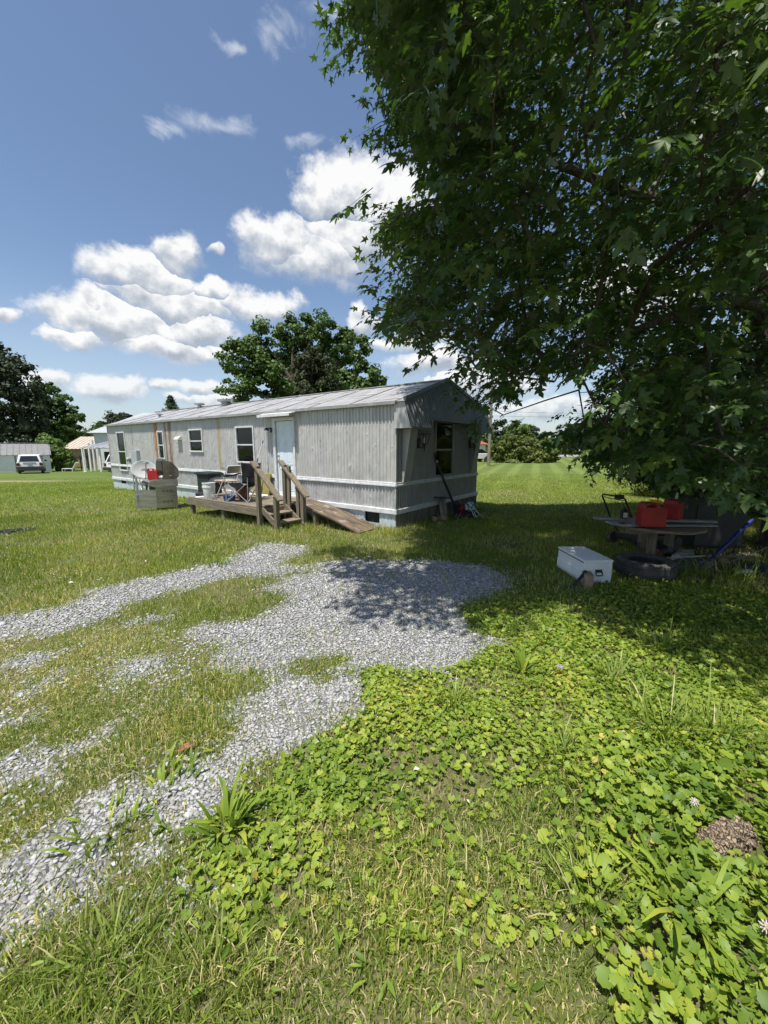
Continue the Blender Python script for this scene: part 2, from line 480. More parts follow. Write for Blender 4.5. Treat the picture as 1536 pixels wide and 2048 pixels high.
GRAVEL = [gpoly(p) for p in (
    [(640, 1120), (830, 1118), (960, 1130), (1005, 1148), (1010, 1170), (990, 1180), (945, 1192), (925, 1240), (960, 1280), (1030, 1285), (1000, 1310),
     (880, 1335), (830, 1345), (700, 1350), (690, 1385), (740, 1420), (640, 1460), (590, 1490), (520, 1545), (470, 1530), (450, 1490), (440, 1430), (470, 1400),
     (560, 1375), (545, 1345), (470, 1335), (440, 1310), (460, 1290), (380, 1280), (355, 1268), (420, 1240), (520, 1235), (560, 1205), (545, 1165), (620, 1145)],
    [(0, 1235), (100, 1215), (190, 1180), (240, 1160), (330, 1150), (400, 1135), (470, 1110), (520, 1090), (600, 1088), (620, 1110), (560, 1125), (640, 1140),
     (540, 1150), (470, 1150), (400, 1165), (300, 1195), (250, 1215), (180, 1245), (90, 1270), (0, 1285), (-200, 1320), (-200, 1275)],
    [(250, 1245), (350, 1222), (345, 1240), (260, 1262)], [(190, 1370), (250, 1330), (310, 1310), (318, 1335), (260, 1365)],
    [(0, 1315), (100, 1298), (90, 1318), (0, 1340)], [(40, 1372), (115, 1335), (125, 1358), (55, 1395)], [(385, 1385), (415, 1385), (410, 1410), (385, 1405)],
    [(0, 1500), (60, 1480), (130, 1470), (280, 1452), (200, 1490), (130, 1500), (100, 1560), (0, 1595)], [(0, 1430), (105, 1405), (90, 1430), (0, 1450)],
    [(265, 1548), (350, 1530), (440, 1500), (495, 1540), (455, 1600), (400, 1640), (390, 1668), (300, 1655), (250, 1660), (240, 1700), (140, 1700), (160, 1620), (230, 1590)],
    [(0, 1705), (80, 1680), (180, 1695), (265, 1720), (240, 1770), (120, 1800), (60, 1830), (0, 1880), (-100, 1900), (-100, 1740)])]
ISLAND = gpoly([(590, 1335), (620, 1318), (670, 1315), (700, 1325), (680, 1345), (645, 1368), (615, 1360)])
IVY = [gpoly(p) for p in (
    [(700, 1352), (830, 1345), (1000, 1312), (1040, 1285), (950, 1275), (930, 1240), (960, 1200), (1120, 1195), (1300, 1165), (1536, 1190), (1900, 1250), (1900, 1600), (1536, 1570),
     (1300, 1540), (1180, 1560), (1050, 1560), (900, 1590), (800, 1560), (680, 1640), (560, 1700), (430, 1660), (480, 1600), (570, 1550), (620, 1480), (680, 1430)],
    [(560, 1640), (640, 1640), (620, 1720), (560, 1790), (480, 1830), (400, 1860), (420, 1760), (500, 1700)])]
IVY_BIG = [gpoly([(1130, 1570), (1260, 1500), (1400, 1530), (1700, 1500), (1900, 1650), (1900, 2200), (1260, 2200), (1210, 1950), (1160, 1780), (1240, 1680), (1110, 1640)])]
def mask_of(polys, x, y):
    m = np.zeros(np.shape(x), bool)
    for p in polys: m |= in_poly(x, y, p)
    return m
def warp(x, y, a=0.10, s=0.22):
    return x + (vnoise(x, y, s, 31) - 0.5) * 2 * a, y + (vnoise(x, y, s, 47) - 0.5) * 2 * a
def gravel_at(x, y):
    wx_, wy_ = warp(x, y, 0.13, 0.24); wx_, wy_ = warp(wx_, wy_, 0.05, 0.07)
    return mask_of(GRAVEL, wx_, wy_) & ~in_poly(wx_, wy_, ISLAND)
def ivy_at(x, y):
    wx_, wy_ = warp(x, y, 0.13, 0.25); return mask_of(IVY, wx_, wy_)
def ivybig_at(x, y):
    wx_, wy_ = warp(x, y, 0.10, 0.2); return mask_of(IVY_BIG, wx_, wy_)
THINGRAV = gpoly([(-250, 1300), (300, 1240), (520, 1230), (560, 1400), (520, 1560), (560, 1720), (330, 1900), (-200, 1980)])
SHADYDIRT = gpoly([(1320, 1100), (1536, 1080), (1900, 1080), (1900, 1220), (1536, 1185), (1430, 1150), (1330, 1140)])

def axis_pts(lo, hi, step, far, grow):
    a = list(np.arange(lo, hi + 1e-6, step)); s = step; p = hi
    while p < far: s = min(s * grow, 60); p += s; a.append(p)
    s = step; p = lo; b = []
    while p > -far: s = min(s * grow, 60); p -= s; b.append(p)
    return np.array(b[::-1] + a)
gx = axis_pts(-6.0, 6.0, 0.05, 900, 1.16)
gy = axis_pts(0.4, 9.0, 0.05, 900, 1.14)
GX, GY = np.meshgrid(gx, gy)
GZ = gz(GX, GY)
near = (np.abs(GX) < 14) & (GY > -2) & (GY < 18)
GZ = GZ + np.where(near, (fbm(GX, GY, 1.3, 5) - 0.5) * 0.03, 0)
nx, ny = len(gx), len(gy)
V = np.stack([GX.ravel(), GY.ravel(), GZ.ravel()], 1)
ii = (np.arange(ny - 1)[:, None] * nx + np.arange(nx - 1)[None, :]).ravel()
Q = np.stack([ii, ii + 1, ii + nx + 1, ii + nx], 1)
gm = gravel_at(V[:, 0], V[:, 1]).astype(float)
dirt_c = gnd(20, 962, -0.2)
dd = np.sqrt(((V[:, 0] - (dirt_c[0] - 3)) / 5.0) ** 2 + ((V[:, 1] - dirt_c[1] - 1.2) / 1.1) ** 2)
bare = np.clip(1.6 - dd * 1.3 + (fbm(V[:, 0], V[:, 1], 0.8, 3) - 0.5), 0, 1)
d2 = gnd(1015, 986)
bare = np.maximum(bare, 0.7 * np.clip(1.3 - np.sqrt(((V[:, 0] - d2[0]) / 0.9) ** 2 + ((V[:, 1] - d2[1]) / 0.7) ** 2), 0, 1))
bare = np.maximum(bare, 0.8 * in_poly(V[:, 0], V[:, 1], SHADYDIRT))

m, N = new_mat('ground_soil_and_grass')
co = N.n('ShaderNodeTexCoord').outputs['Object']
gxx, gyy, gzz = N.sep(co)
far = N.ss(gyy, 8.0, 17.0)
big = N.noise(co, 0.35, 4, 0.6); mid = N.noise(co, 2.2, 5, 0.65); fine = N.noise(co, 38.0, 4, 0.7)
soil = N.mix(N.ss(fine, 0.3, 0.7), (0.080, 0.076, 0.034), (0.195, 0.175, 0.090))
soil = N.mix(N.ss(mid, 0.45, 0.62), soil, (0.095, 0.112, 0.036))
lawn = N.mix(N.ss(big, 0.35, 0.65), (0.105, 0.150, 0.030), (0.140, 0.180, 0.042))
lawn = N.mix(N.m('MULTIPLY', N.ss(mid, 0.52, 0.7), 0.5), lawn, (0.17, 0.175, 0.065))
lawn = N.mix(N.m('MULTIPLY', N.ss(fine, 0.35, 0.7), 0.55), lawn, (0.055, 0.085, 0.018))
st = N.m('SINE', N.m('MULTIPLY', N.m('ADD', N.m('MULTIPLY', gxx, 0.93), N.m('ADD', N.m('MULTIPLY', gyy, -0.36), N.m('MULTIPLY', mid, 0.7))), 4.4))
lawn = N.mix(N.m('MULTIPLY', N.m('MULTIPLY', N.ss(st, -0.2, 0.8), N.ss(gxx, 0.0, 4.0)), 0.5), lawn, (0.185, 0.235, 0.062))
col = N.mix(far, soil, lawn)
stone = N.vor(co, 34.0, out='Color')
sg, _, _ = N.sep(stone)
grav = N.ramp(sg, [(0.0, (0.27, 0.27, 0.265)), (0.5, (0.38, 0.38, 0.375)), (1.0, (0.48, 0.48, 0.475))])
edge = N.vor(co, 34.0, 'DISTANCE_TO_EDGE')
grav = N.mix(N.ss(edge, 0.0, 0.10, 1.0, 0.0), grav, (0.20, 0.19, 0.175))
col = N.mix(N.attr('gravel'), col, grav)
sand = N.mix(N.ss(fine, 0.3, 0.7), (0.40, 0.31, 0.20), (0.30, 0.225, 0.14))
sand = N.mix(N.ss(gyy, 8.0, 13.0), (0.10, 0.08, 0.055), sand)
col = N.mix(N.attr('bare'), col, sand)
h = N.m('ADD', N.m('MULTIPLY', fine, 0.5), N.m('MULTIPLY', N.noise(co, 11, 5, 0.7), 0.8))
h = N.m('ADD', h, N.m('MULTIPLY', N.m('MULTIPLY', edge, N.attr('gravel')), 3.0))
finish(N, col, 0.92, 0.0, N.bump(h, 0.8, 0.03), 0.15)
M['ground'] = m
ground = np_mesh('ground', V, Q, m, attrs={'gravel': gm, 'bare': bare}, smooth=True)
tag(ground, kind='structure')

# ------------------------------------------------------------------ loose stones
def inframe(x, y, z=0.0, pad=60):
    px, py, d = project(np.stack([x, y, np.full_like(x, z) if np.isscalar(z) else z], 1))
    return (px > -pad) & (px < 1536 + pad) & (py > -pad) & (py < 2048 + pad * 2) & (d > 0.2)
def ico():
    t = (1 + 5 ** 0.5) / 2
    v = np.array([(-1, t, 0), (1, t, 0), (-1, -t, 0), (1, -t, 0), (0, -1, t), (0, 1, t), (0, -1, -t), (0, 1, -t), (t, 0, -1), (t, 0, 1), (-t, 0, -1), (-t, 0, 1)], float)
    v /= np.linalg.norm(v[0])
    f = np.array([(0, 11, 5), (0, 5, 1), (0, 1, 7), (0, 7, 10), (0, 10, 11), (1, 5, 9), (5, 11, 4), (11, 10, 2), (10, 7, 6), (7, 1, 8),
                  (3, 9, 4), (3, 4, 2), (3, 2, 6), (3, 6, 8), (3, 8, 9), (4, 9, 5), (2, 4, 11), (6, 2, 10), (8, 6, 7), (9, 8, 1)])
    return v, f
IV, IF = ico()
def rotz_apply(P, a):
    c, s = np.cos(a)[:, None], np.sin(a)[:, None]
    return np.stack([P[..., 0] * c - P[..., 1] * s, P[..., 0] * s + P[..., 1] * c, P[..., 2]], -1)
def scatter_rect(x0, x1, y0, y1, per_m2):
    n = int((x1 - x0) * (y1 - y0) * per_m2)
    return RNG.uniform(x0, x1, n), RNG.uniform(y0, y1, n)
def make_stones():
    xs, ys, ss_ = [], [], []
    for (y0, y1, dens, sz) in ((0.8, 3.2, 3600, 0.0108), (3.2, 5.2, 2300, 0.0130), (5.2, 9.2, 1100, 0.017)):
        x, y = scatter_rect(-1.15 * y1 - 0.6, 2.2, y0, y1, dens)
        k = inframe(x, y)
        x, y = x[k], y[k]
        g = gravel_at(x + RNG.normal(0, 0.06, len(x)), y + RNG.normal(0, 0.06, len(x)))
        # thin gravel where the grass has grown through it, a few stones thrown wide
        thin = np.where(y < 2.6, 0.5 + 0.45 * sstep((fbm(x, y, 0.3, 71) - 0.35) / 0.2), 1.0)
        keep = (g & (RNG.random(len(x)) < thin)) | (~g & gravel_at(x + RNG.normal(0, 0.13, len(x)), y + RNG.normal(0, 0.13, len(x))) & (RNG.random(len(x)) < 0.30))
        keep |= in_poly(x, y, THINGRAV) & (RNG.random(len(x)) < 0.30 * sstep((fbm(x, y, 0.35, 88) - 0.40) / 0.2))
        keep &= ~((x > -0.2) & (y < 1.9))
        x, y = x[keep], y[keep]
        xs.append(x); ys.append(y); ss_.append(np.full(len(x), sz) * RNG.lognormal(0, 0.28, len(x)))
    x, y, s = map(np.concatenate, (xs, ys, ss_)); n = len(x)
    P8 = np.array([(1, 0, 0), (-1, 0, 0), (0, 1, 0), (0, -1, 0), (0, 0, 1), (0, 0, -1)], float)
    F8 = np.array([(0, 2, 4), (2, 1, 4), (1, 3, 4), (3, 0, 4), (2, 0, 5), (1, 2, 5), (3, 1, 5), (0, 3, 5)])
    a_ = shape_stones(IV, IF, x[y < 2.7], y[y < 2.7], s[y < 2.7]); b_ = shape_stones(P8 * 1.15, F8, x[y >= 2.7], y[y >= 2.7], s[y >= 2.7])
    return np.concatenate([a_[0], b_[0]]), np.concatenate([a_[1], b_[1] + len(a_[0])]), np.concatenate([a_[2], b_[2]])
def shape_stones(IV, IF, x, y, s):
    n = len(x); nvv = len(IV)
    P = np.repeat(IV[None], n, 0) * (1 + RNG.uniform(-0.42, 0.42, (n, nvv, 1))) + RNG.normal(0, 0.12, (n, nvv, 3))
    P = P * np.stack([np.ones(n) * 1.15, RNG.uniform(0.5, 1.0, n), RNG.uniform(0.24, 0.48, n)], 1)[:, None, :]
    # tilt
    t = RNG.normal(0, 0.35, n); c, si = np.cos(t)[:, None], np.sin(t)[:, None]
    P = np.stack([P[..., 0], P[..., 1] * c - P[..., 2] * si, P[..., 1] * si + P[..., 2] * c], -1)
    P = rotz_apply(P, RNG.uniform(0, 6.28, n)) * s[:, None, None]
    z = gz(x, y) + (fbm(x, y, 1.3, 5) - 0.5) * 0.03 + s * 0.10 + RNG.uniform(-0.002, 0.004, n)
    P = P + np.stack([x, y, z], 1)[:, None, :]
    T = (IF[None] + (np.arange(n) * nvv)[:, None, None]).reshape(-1, 3)
    return P.reshape(-1, 3), T, np.repeat(RNG.random(n), nvv)
m, N = new_mat('gravel_stone')
c = N.ramp(N.attr('rnd'), [(0.0, (0.25, 0.253, 0.26)), (0.35, (0.355, 0.358, 0.362)), (0.75, (0.43, 0.43, 0.43)), (1.0, (0.55, 0.545, 0.535))])
co = N.n('ShaderNodeTexCoord').outputs['Object']
c = N.mix(N.m('MULTIPLY', N.ss(N.noise(co, 3.0, 4), 0.42, 0.66), 0.45), c, (0.36, 0.34, 0.30))
finish(N, c, 0.9, 0.0, N.bump(N.noise(co, 160, 4, 0.7), 0.5, 0.004), 0.25)
M['stone'] = m
sv, stt, sr = make_stones()
tag(np_mesh('gravel', sv, stt, m, attrs={'rnd': sr}), 'grey crushed stone gravel spread over the drive', 'gravel', kind='stuff')

# ------------------------------------------------------------------ grass
def make_blades(x, y, hgt, wid, seg2=True, lean=0.5, straw=0.2, base=None):
    n = len(x)
    z = (gz(x, y) + (fbm(x, y, 1.3, 5) - 0.5) * 0.03 * (np.abs(x) < 14)) if base is None else base
    a = RNG.uniform(0, 2 * np.pi, n); l = np.abs(RNG.normal(0, lean, n))
    dirx, diry = np.cos(a), np.sin(a)
    fa = a + RNG.uniform(-1.2, 1.2, n) + np.pi / 2
    wx_, wy_ = np.cos(fa) * wid / 2, np.sin(fa) * wid / 2
    P0_ = np.stack([x, y, z - 0.004], 1); Wv = np.stack([wx_, wy_, np.zeros(n)], 1)
    s1 = np.sin(l) ; c1 = np.cos(l)
    tip = P0_ + np.stack([dirx * s1 * hgt, diry * s1 * hgt, c1 * hgt], 1)
    rnd = np.clip(RNG.random(n) * 0.62 + 0.05 + (fbm(x, y, 1.7, 55) - 0.5) * 0.55, 0, 0.74)
    rnd = np.where(RNG.random(n) < straw, 0.8 + 0.2 * RNG.random(n), rnd)
    if seg2:
        l1 = l * 0.45
        midp = P0_ + np.stack([dirx * np.sin(l1) * hgt * 0.55, diry * np.sin(l1) * hgt * 0.55, np.cos(l1) * hgt * 0.55], 1)
        Vv = np.stack([P0_ - Wv, P0_ + Wv, midp + Wv * 0.8, midp - Wv * 0.8, tip], 1).reshape(-1, 3)
        o = (np.arange(n) * 5)[:, None]
        T = np.concatenate([o + np.array([[0, 1, 2]]), o + np.array([[0, 2, 3]]), o + np.array([[3, 2, 4]])], 0)
        return Vv, T, np.repeat(rnd, 5)
    Vv = np.stack([P0_ - Wv, P0_ + Wv, tip], 1).reshape(-1, 3)
    T = (np.arange(n) * 3)[:, None] + np.array([[0, 1, 2]])
    return Vv, T, np.repeat(rnd, 3)
def cat(parts):
    Vs, Ts, Rs, o = [], [], [], 0
    for v, t, r in parts:
        Vs.append(v); Ts.append(t + o); Rs.append(r); o += len(v)
    return np.concatenate(Vs), np.concatenate(Ts), np.concatenate(Rs)
GRASS_STOPS = [(0.0, (0.110, 0.168, 0.026)), (0.3, (0.178, 0.250, 0.040)), (0.6, (0.255, 0.325, 0.064)), (0.75, (0.33, 0.38, 0.092)), (0.8, (0.46, 0.41, 0.19)), (1.0, (0.64, 0.56, 0.34))]
M['grass'] = leaf_mat('grass', GRASS_STOPS, 0.35, 0.55, hue_noise=1.2)

# footprint of the home, in its own axes, kept clear of grass
ANG = R(53.4)
HB = np.array([math.cos(ANG), math.sin(ANG)]); HA = np.array([-math.sin(ANG), math.cos(ANG)])
HP = gnd(791, 1060)[:2]
def to_home(x, y):
    return (x - HP[0]) * HB[0] + (y - HP[1]) * HB[1], (x - HP[0]) * HA[0] + (y - HP[1]) * HA[1]
def H2W(lx, ly, z=0.0):
    p = HP + HB * lx + HA * ly
    return (float(p[0]), float(p[1]), z)
def free_of_home(x, y):
    lx, ly = to_home(x, y)
    inside = (lx > -0.02) & (lx < 4.2) & (ly > -0.02) & (ly < 15.1)
    deckd = (lx > -1.75) & (lx < 0) & (ly > 2.4) & (ly < 5.6)
    ramp_ = (lx > -0.85) & (lx < 0) & (ly > 0.3) & (ly < 2.5)
    return ~inside & ~(deckd & (RNG.random(len(x)) < 0.75)) & ~(ramp_ & (RNG.random(len(x)) < 0.7))

def grass_field():
    near_p, mid_p, far_p = [], [], []
    # foreground
    x, y = scatter_rect(-4.6, 4.6, 0.65, 3.6, 11500)
    k = inframe(x, y); x, y = x[k], y[k]
    g = gravel_at(x + RNG.normal(0, 0.08, len(x)), y + RNG.normal(0, 0.08, len(x))); iv = ivy_at(x, y) ; ib = ivybig_at(x, y)
    dens = 0.35 + 0.65 * sstep((fbm(x, y, 0.5, 9) - 0.3) / 0.3)
    p = np.where(g, 0.07 + 0.30 * sstep((2.7 - y) / 0.5) * sstep((fbm(x, y, 0.3, 71) - 0.30) / -0.2 + 1), np.where(ib, 0.22, np.where(iv, 0.30, 0.95))) * dens
    k = RNG.random(len(x)) < p
    x, y = x[k], y[k]
    n = len(x)
    tall = sstep((fbm(x, y, 0.7, 21) - 0.42) / 0.25)
    lowleft = sstep((-0.1 - x) / 0.6) * sstep((1.5 - y) / 0.5)
    hg = (0.034 + 0.034 * tall + 0.06 * lowleft * RNG.random(n)) * RNG.lognormal(0, 0.3, n)
    dryness = sstep((fbm(x, y, 0.9, 77) - 0.42) / 0.2) * 0.40 + 0.18 * in_poly(x, y, THINGRAV)
    near_p.append(make_blades(x, y, hg, RNG.uniform(0.0030, 0.0068, n), True, 0.95, 0.09 + dryness * 0.7))
    # fine short undergrowth right at the viewer's feet
    x, y = scatter_rect(-2.6, 2.6, 0.65, 2.3, 11000)
    k = inframe(x, y); x, y = x[k], y[k]
    p = np.where(gravel_at(x, y), 0.05, np.where(ivybig_at(x, y), 0.12, np.where(ivy_at(x, y), 0.3, 1.0)))
    k = RNG.random(len(x)) < p; x, y = x[k], y[k]; n = len(x)
    near_p.append(make_blades(x, y, RNG.uniform(0.02, 0.06, n), RNG.uniform(0.003, 0.006, n), False, 1.1, 0.14))
    # middle distance, mown
    x, y = scatter_rect(-10.5, 10.5, 3.6, 10, 3800)
    k = inframe(x, y) & free_of_home(x, y); x, y = x[k], y[k]
    g = gravel_at(x + RNG.normal(0, 0.10, len(x)), y + RNG.normal(0, 0.10, len(x))); iv = ivy_at(x, y)
    bd = in_poly(x, y, SHADYDIRT)
    p = np.where(g, 0.05, np.where(iv, 0.35, 0.95)) * np.where(bd, 0.25, 1.0) * (0.4 + 0.6 * sstep((fbm(x, y, 0.8, 9) - 0.25) / 0.3))
    k = RNG.random(len(x)) < p; x, y = x[k], y[k]; n = len(x)
    lx, ly = to_home(x, y)
    rough_edge = ((lx > -0.35) & (lx < 4.4) & (ly > -0.35)) | ((lx > -2.0) & (lx < 0) & (ly > 1.2) & (ly < 5.9))
    hg = (0.045 + 0.03 * fbm(x, y, 0.9, 4)) * RNG.lognormal(0, 0.3, n) * np.where(rough_edge, 1.9, 1.0)
    dryness = sstep((fbm(x, y, 1.1, 77) - 0.45) / 0.2) * 0.30
    mid_p.append(make_blades(x, y, hg, RNG.uniform(0.007, 0.013, n), False, 0.8, 0.10 + dryness * 0.7))
    # further lawn
    x, y = scatter_rect(-27, 27, 10, 26, 640)
    k = inframe(x, y) & free_of_home(x, y); x, y = x[k], y[k]; n = len(x)
    d_ = np.sqrt(((x - (dirt_c[0] - 3)) / 5.0) ** 2 + ((y - dirt_c[1] - 1.2) / 1.1) ** 2)
    k = d_ > 1.1 + 0.3 * RNG.random(n); x, y = x[k], y[k]; n = len(x)
    lx, ly = to_home(x, y)
    rough_edge = (lx > -0.4) & (lx < 4.5) & (ly > -0.4) & (ly < 15.5)
    k = RNG.random(n) < np.clip((26.0 - y) / 9.0, 0.0, 1.0); x, y, rough_edge = x[k], y[k], rough_edge[k]; n = len(x)
    hg = RNG.uniform(0.045, 0.075, n) * np.where(rough_edge, 1.8, 1.0)
    v_, t_, q_ = make_blades(x, y, hg, RNG.uniform(0.015, 0.026, n), False, 1.0, 0.06 + 0.12 * sstep((fbm(x, y, 2.0, 77) - 0.5) / 0.2))
    far_p.append((v_, t_, np.where(q_ < 0.75, 0.22 + q_ * 0.70, q_)))
    return cat(near_p + mid_p + far_p)
v, t, r_ = grass_field()
tag(np_mesh('grass', v, t, M['grass'], attrs={'rnd': r_}), 'short green lawn grass with straw-coloured dry blades', 'grass', kind='stuff')

# ------------------------------------------------------------------ creeping ground ivy
def round_leaf(k=12):
    pts = [(0, 0, 0.0)]
    for i in range(k + 1):
        a = -math.pi / 2 + 0.42 + (2 * math.pi - 0.84) * i / k
        rr = 0.5 * (1 + 0.075 * math.cos(i * math.pi))
        pts.append((rr * math.cos(a), rr * math.sin(a) + 0.12, 0.10 * (rr * 2) ** 2 - 0.02))
    f = [(0, i, i + 1) for i in range(1, k + 1)]
    return np.array(pts), np.array(f)
def scatter_leaves(LV, LF, x, y, z, size, tilt=0.45, cup=1.0):
    n = len(x)
    P = np.repeat(LV[None] * np.array([1, 1, cup]), n, 0) * size[:, None, None]
    t = RNG.normal(0, tilt, n); c, s = np.cos(t)[:, None], np.sin(t)[:, None]
    P = np.stack([P[..., 0], P[..., 1] * c - P[..., 2] * s, P[..., 1] * s + P[..., 2] * c], -1)
    t = RNG.normal(0, tilt, n); c, s = np.cos(t)[:, None], np.sin(t)[:, None]
    P = np.stack([P[..., 0] * c + P[..., 2] * s, P[..., 1], -P[..., 0] * s + P[..., 2] * c], -1)
    P = rotz_apply(P, RNG.uniform(0, 6.28, n)) + np.stack([x, y, z], 1)[:, None, :]
    T = (LF[None] + (np.arange(n) * len(LV))[:, None, None]).reshape(-1, 3)
    return P.reshape(-1, 3), T, n
def make_ivy():
    LV, LF = round_leaf(10); parts = []
    x, y = scatter_rect(-2.0, 6.5, 1.1, 5.8, 5200)
    k = inframe(x, y); x, y = x[k], y[k]
    p = np.where(ivy_at(x, y) & ~ivybig_at(x, y), 0.9, 0.0)
    p = np.where(gravel_at(x, y), p * 0.12, p)
    p *= 0.35 + 0.65 * sstep((fbm(x, y, 0.35, 61) - 0.28) / 0.2)
    midg = sstep((2.15 - y) / 0.4) * sstep((1.3 - x) / 0.4) * sstep((x + 0.1) / 0.3)      # grassier strip
    p *= 1 - 0.6 * midg
    jx, jy = x + RNG.normal(0, 0.16, len(x)), y + RNG.normal(0, 0.16, len(x))
    p = np.where(p > 0.02, np.where(ivy_at(jx, jy), p, p * 0.25), np.where(ivy_at(jx, jy) & ~gravel_at(x, y) & ~ivybig_at(x, y), 0.35, p))
    p = np.where((p < 0.02) & (y < 2.6) & (x > -0.6) & ~gravel_at(x, y), 0.24 * sstep((fbm(x, y, 0.3, 91) - 0.33) / 0.2), p)        # sprigs in the grass
    k = RNG.random(len(x)) < p; x, y = x[k], y[k]
    size = RNG.uniform(0.016, 0.036, len(x)) * np.where(y < 2.0, 1.1, 1.0)
    v_, t_, n = scatter_leaves(LV, LF, x, y, gz(x, y) + RNG.uniform(0.010, 0.040, len(x)) + (fbm(x, y, 0.4, 8) - 0.4) * 0.03, size)
    parts.append((v_, t_, np.repeat(np.clip(0.15 + 0.7 * fbm(x, y, 0.45, 14) + RNG.normal(0, 0.20, n), 0, 1), len(LV))))
    LV, LF = round_leaf(16)
    x, y = scatter_rect(0.7, 4.4, 0.6, 2.8, 3800)
    k = inframe(x, y) & ivybig_at(x + RNG.normal(0, 0.09, len(x)), y + RNG.normal(0, 0.09, len(x))) & (RNG.random(len(x)) < 0.7 * (0.45 + 0.55 * sstep((fbm(x, y, 0.3, 23) - 0.3) / 0.2))); x, y = x[k], y[k]
    k = ((x - LOG_C[0]) / 0.15) ** 2 + ((y - LOG_C[1] + 0.02) / 0.08) ** 2 > 1; x, y = x[k], y[k]
    size = RNG.uniform(0.020, 0.044, len(x))
    v_, t_, n = scatter_leaves(LV, LF, x, y, RNG.uniform(0.015, 0.075, len(x)) + fbm(x, y, 0.4, 8) * 0.04, size * RNG.lognormal(0, 0.22, len(x)), 0.48, 1.6)
    parts.append((v_, t_, np.repeat(np.clip(0.1 + 0.7 * fbm(x, y, 0.4, 15) + RNG.normal(0, 0.20, n), 0, 1), len(LV))))
    return cat(parts)
LOG_C = gnd(1450, 1690)
IVY_STOPS = [(0.0, (0.090, 0.160, 0.022)), (0.35, (0.180, 0.270, 0.034)), (0.65, (0.275, 0.355, 0.046)), (0.9, (0.38, 0.42, 0.062)), (1.0, (0.50, 0.43, 0.10))]
M['ivy'] = leaf_mat('ivy', IVY_STOPS, 0.30, 0.5, (1.3, 1.3, 0.5))
v, t, r_ = make_ivy()
tag(np_mesh('ground_ivy', v, t, M['ivy'], attrs={'rnd': r_}), 'carpet of round scalloped creeping ground ivy leaves', 'ground cover', kind='stuff')
print('ground tris', len(stt), len(t))

# ------------------------------------------------------------------ narrow-leaved weeds in the ivy, clover heads on the lawn
def lance_leaf():
    P_ = [(0, 0, 0), (0.10, 0.3, 0.10), (0.11, 0.55, 0.14), (0.0, 1.0, 0.06), (-0.11, 0.55, 0.14), (-0.10, 0.3, 0.10), (0, 0.5, 0.10)]
    return np.array(P_), np.array([(6, 0, 1), (6, 1, 2), (6, 2, 3), (6, 3, 4), (6, 4, 5), (6, 5, 0)])
LV, LF = lance_leaf()
x, y = scatter_rect(-1.5, 4.2, 0.9, 4.4, 220)
k = inframe(x, y) & ~gravel_at(x, y) & (RNG.random(len(x)) < sstep((fbm(x, y, 0.5, 64) - 0.38) / 0.2)); x, y = x[k], y[k]
v, t, n = scatter_leaves(LV, LF, x, y, gz(x, y) + RNG.uniform(0.01, 0.05, len(x)), RNG.uniform(0.03, 0.075, len(x)), 0.5)
tag(np_mesh('low_weeds', v, t, M['ivy'], attrs={'rnd': np.repeat(np.clip(RNG.normal(0.3, 0.22, n), 0, 1), len(LV))}), 'narrow-leaved low weeds scattered through grass and ivy', 'weeds', kind='stuff')
x, y = scatter_rect(-9.5, -1.0, 4.6, 11.0, 26)
k = inframe(x, y) & ~gravel_at(x, y) & free_of_home(x, y) & (RNG.random(len(x)) < sstep((fbm(x, y, 1.2, 33) - 0.40) / 0.2)); x, y = x[k], y[k]
P8 = np.array([(1, 0, 0), (-1, 0, 0), (0, 1, 0), (0, -1, 0), (0, 0, 1), (0, 0, -1)], float); F8 = np.array([(0, 2, 4), (2, 1, 4), (1, 3, 4), (3, 0, 4), (2, 0, 5), (1, 2, 5), (3, 1, 5), (0, 3, 5)])
v, t, n = scatter_leaves(P8, F8, x, y, gz(x, y) + RNG.uniform(0.05, 0.075, len(x)), RNG.uniform(0.006, 0.011, len(x)))
tag(np_mesh('clover_heads', v, t, pm('clover_white', (0.62, 0.62, 0.54), (0.5, 0.5, 0.4), 30, 0.8)), 'tiny white clover heads dotted over the lawn', 'clover', kind='stuff')

# ================================================================== mobile home
HW, HL, EAVE, PEAK = 4.10, 15.0, 2.62, 3.27
home = thing('mobile_home', 'long grey ribbed metal mobile home with rust streaks and white trim bands', 'mobile home', H2W(0, 0, 0), ANG)

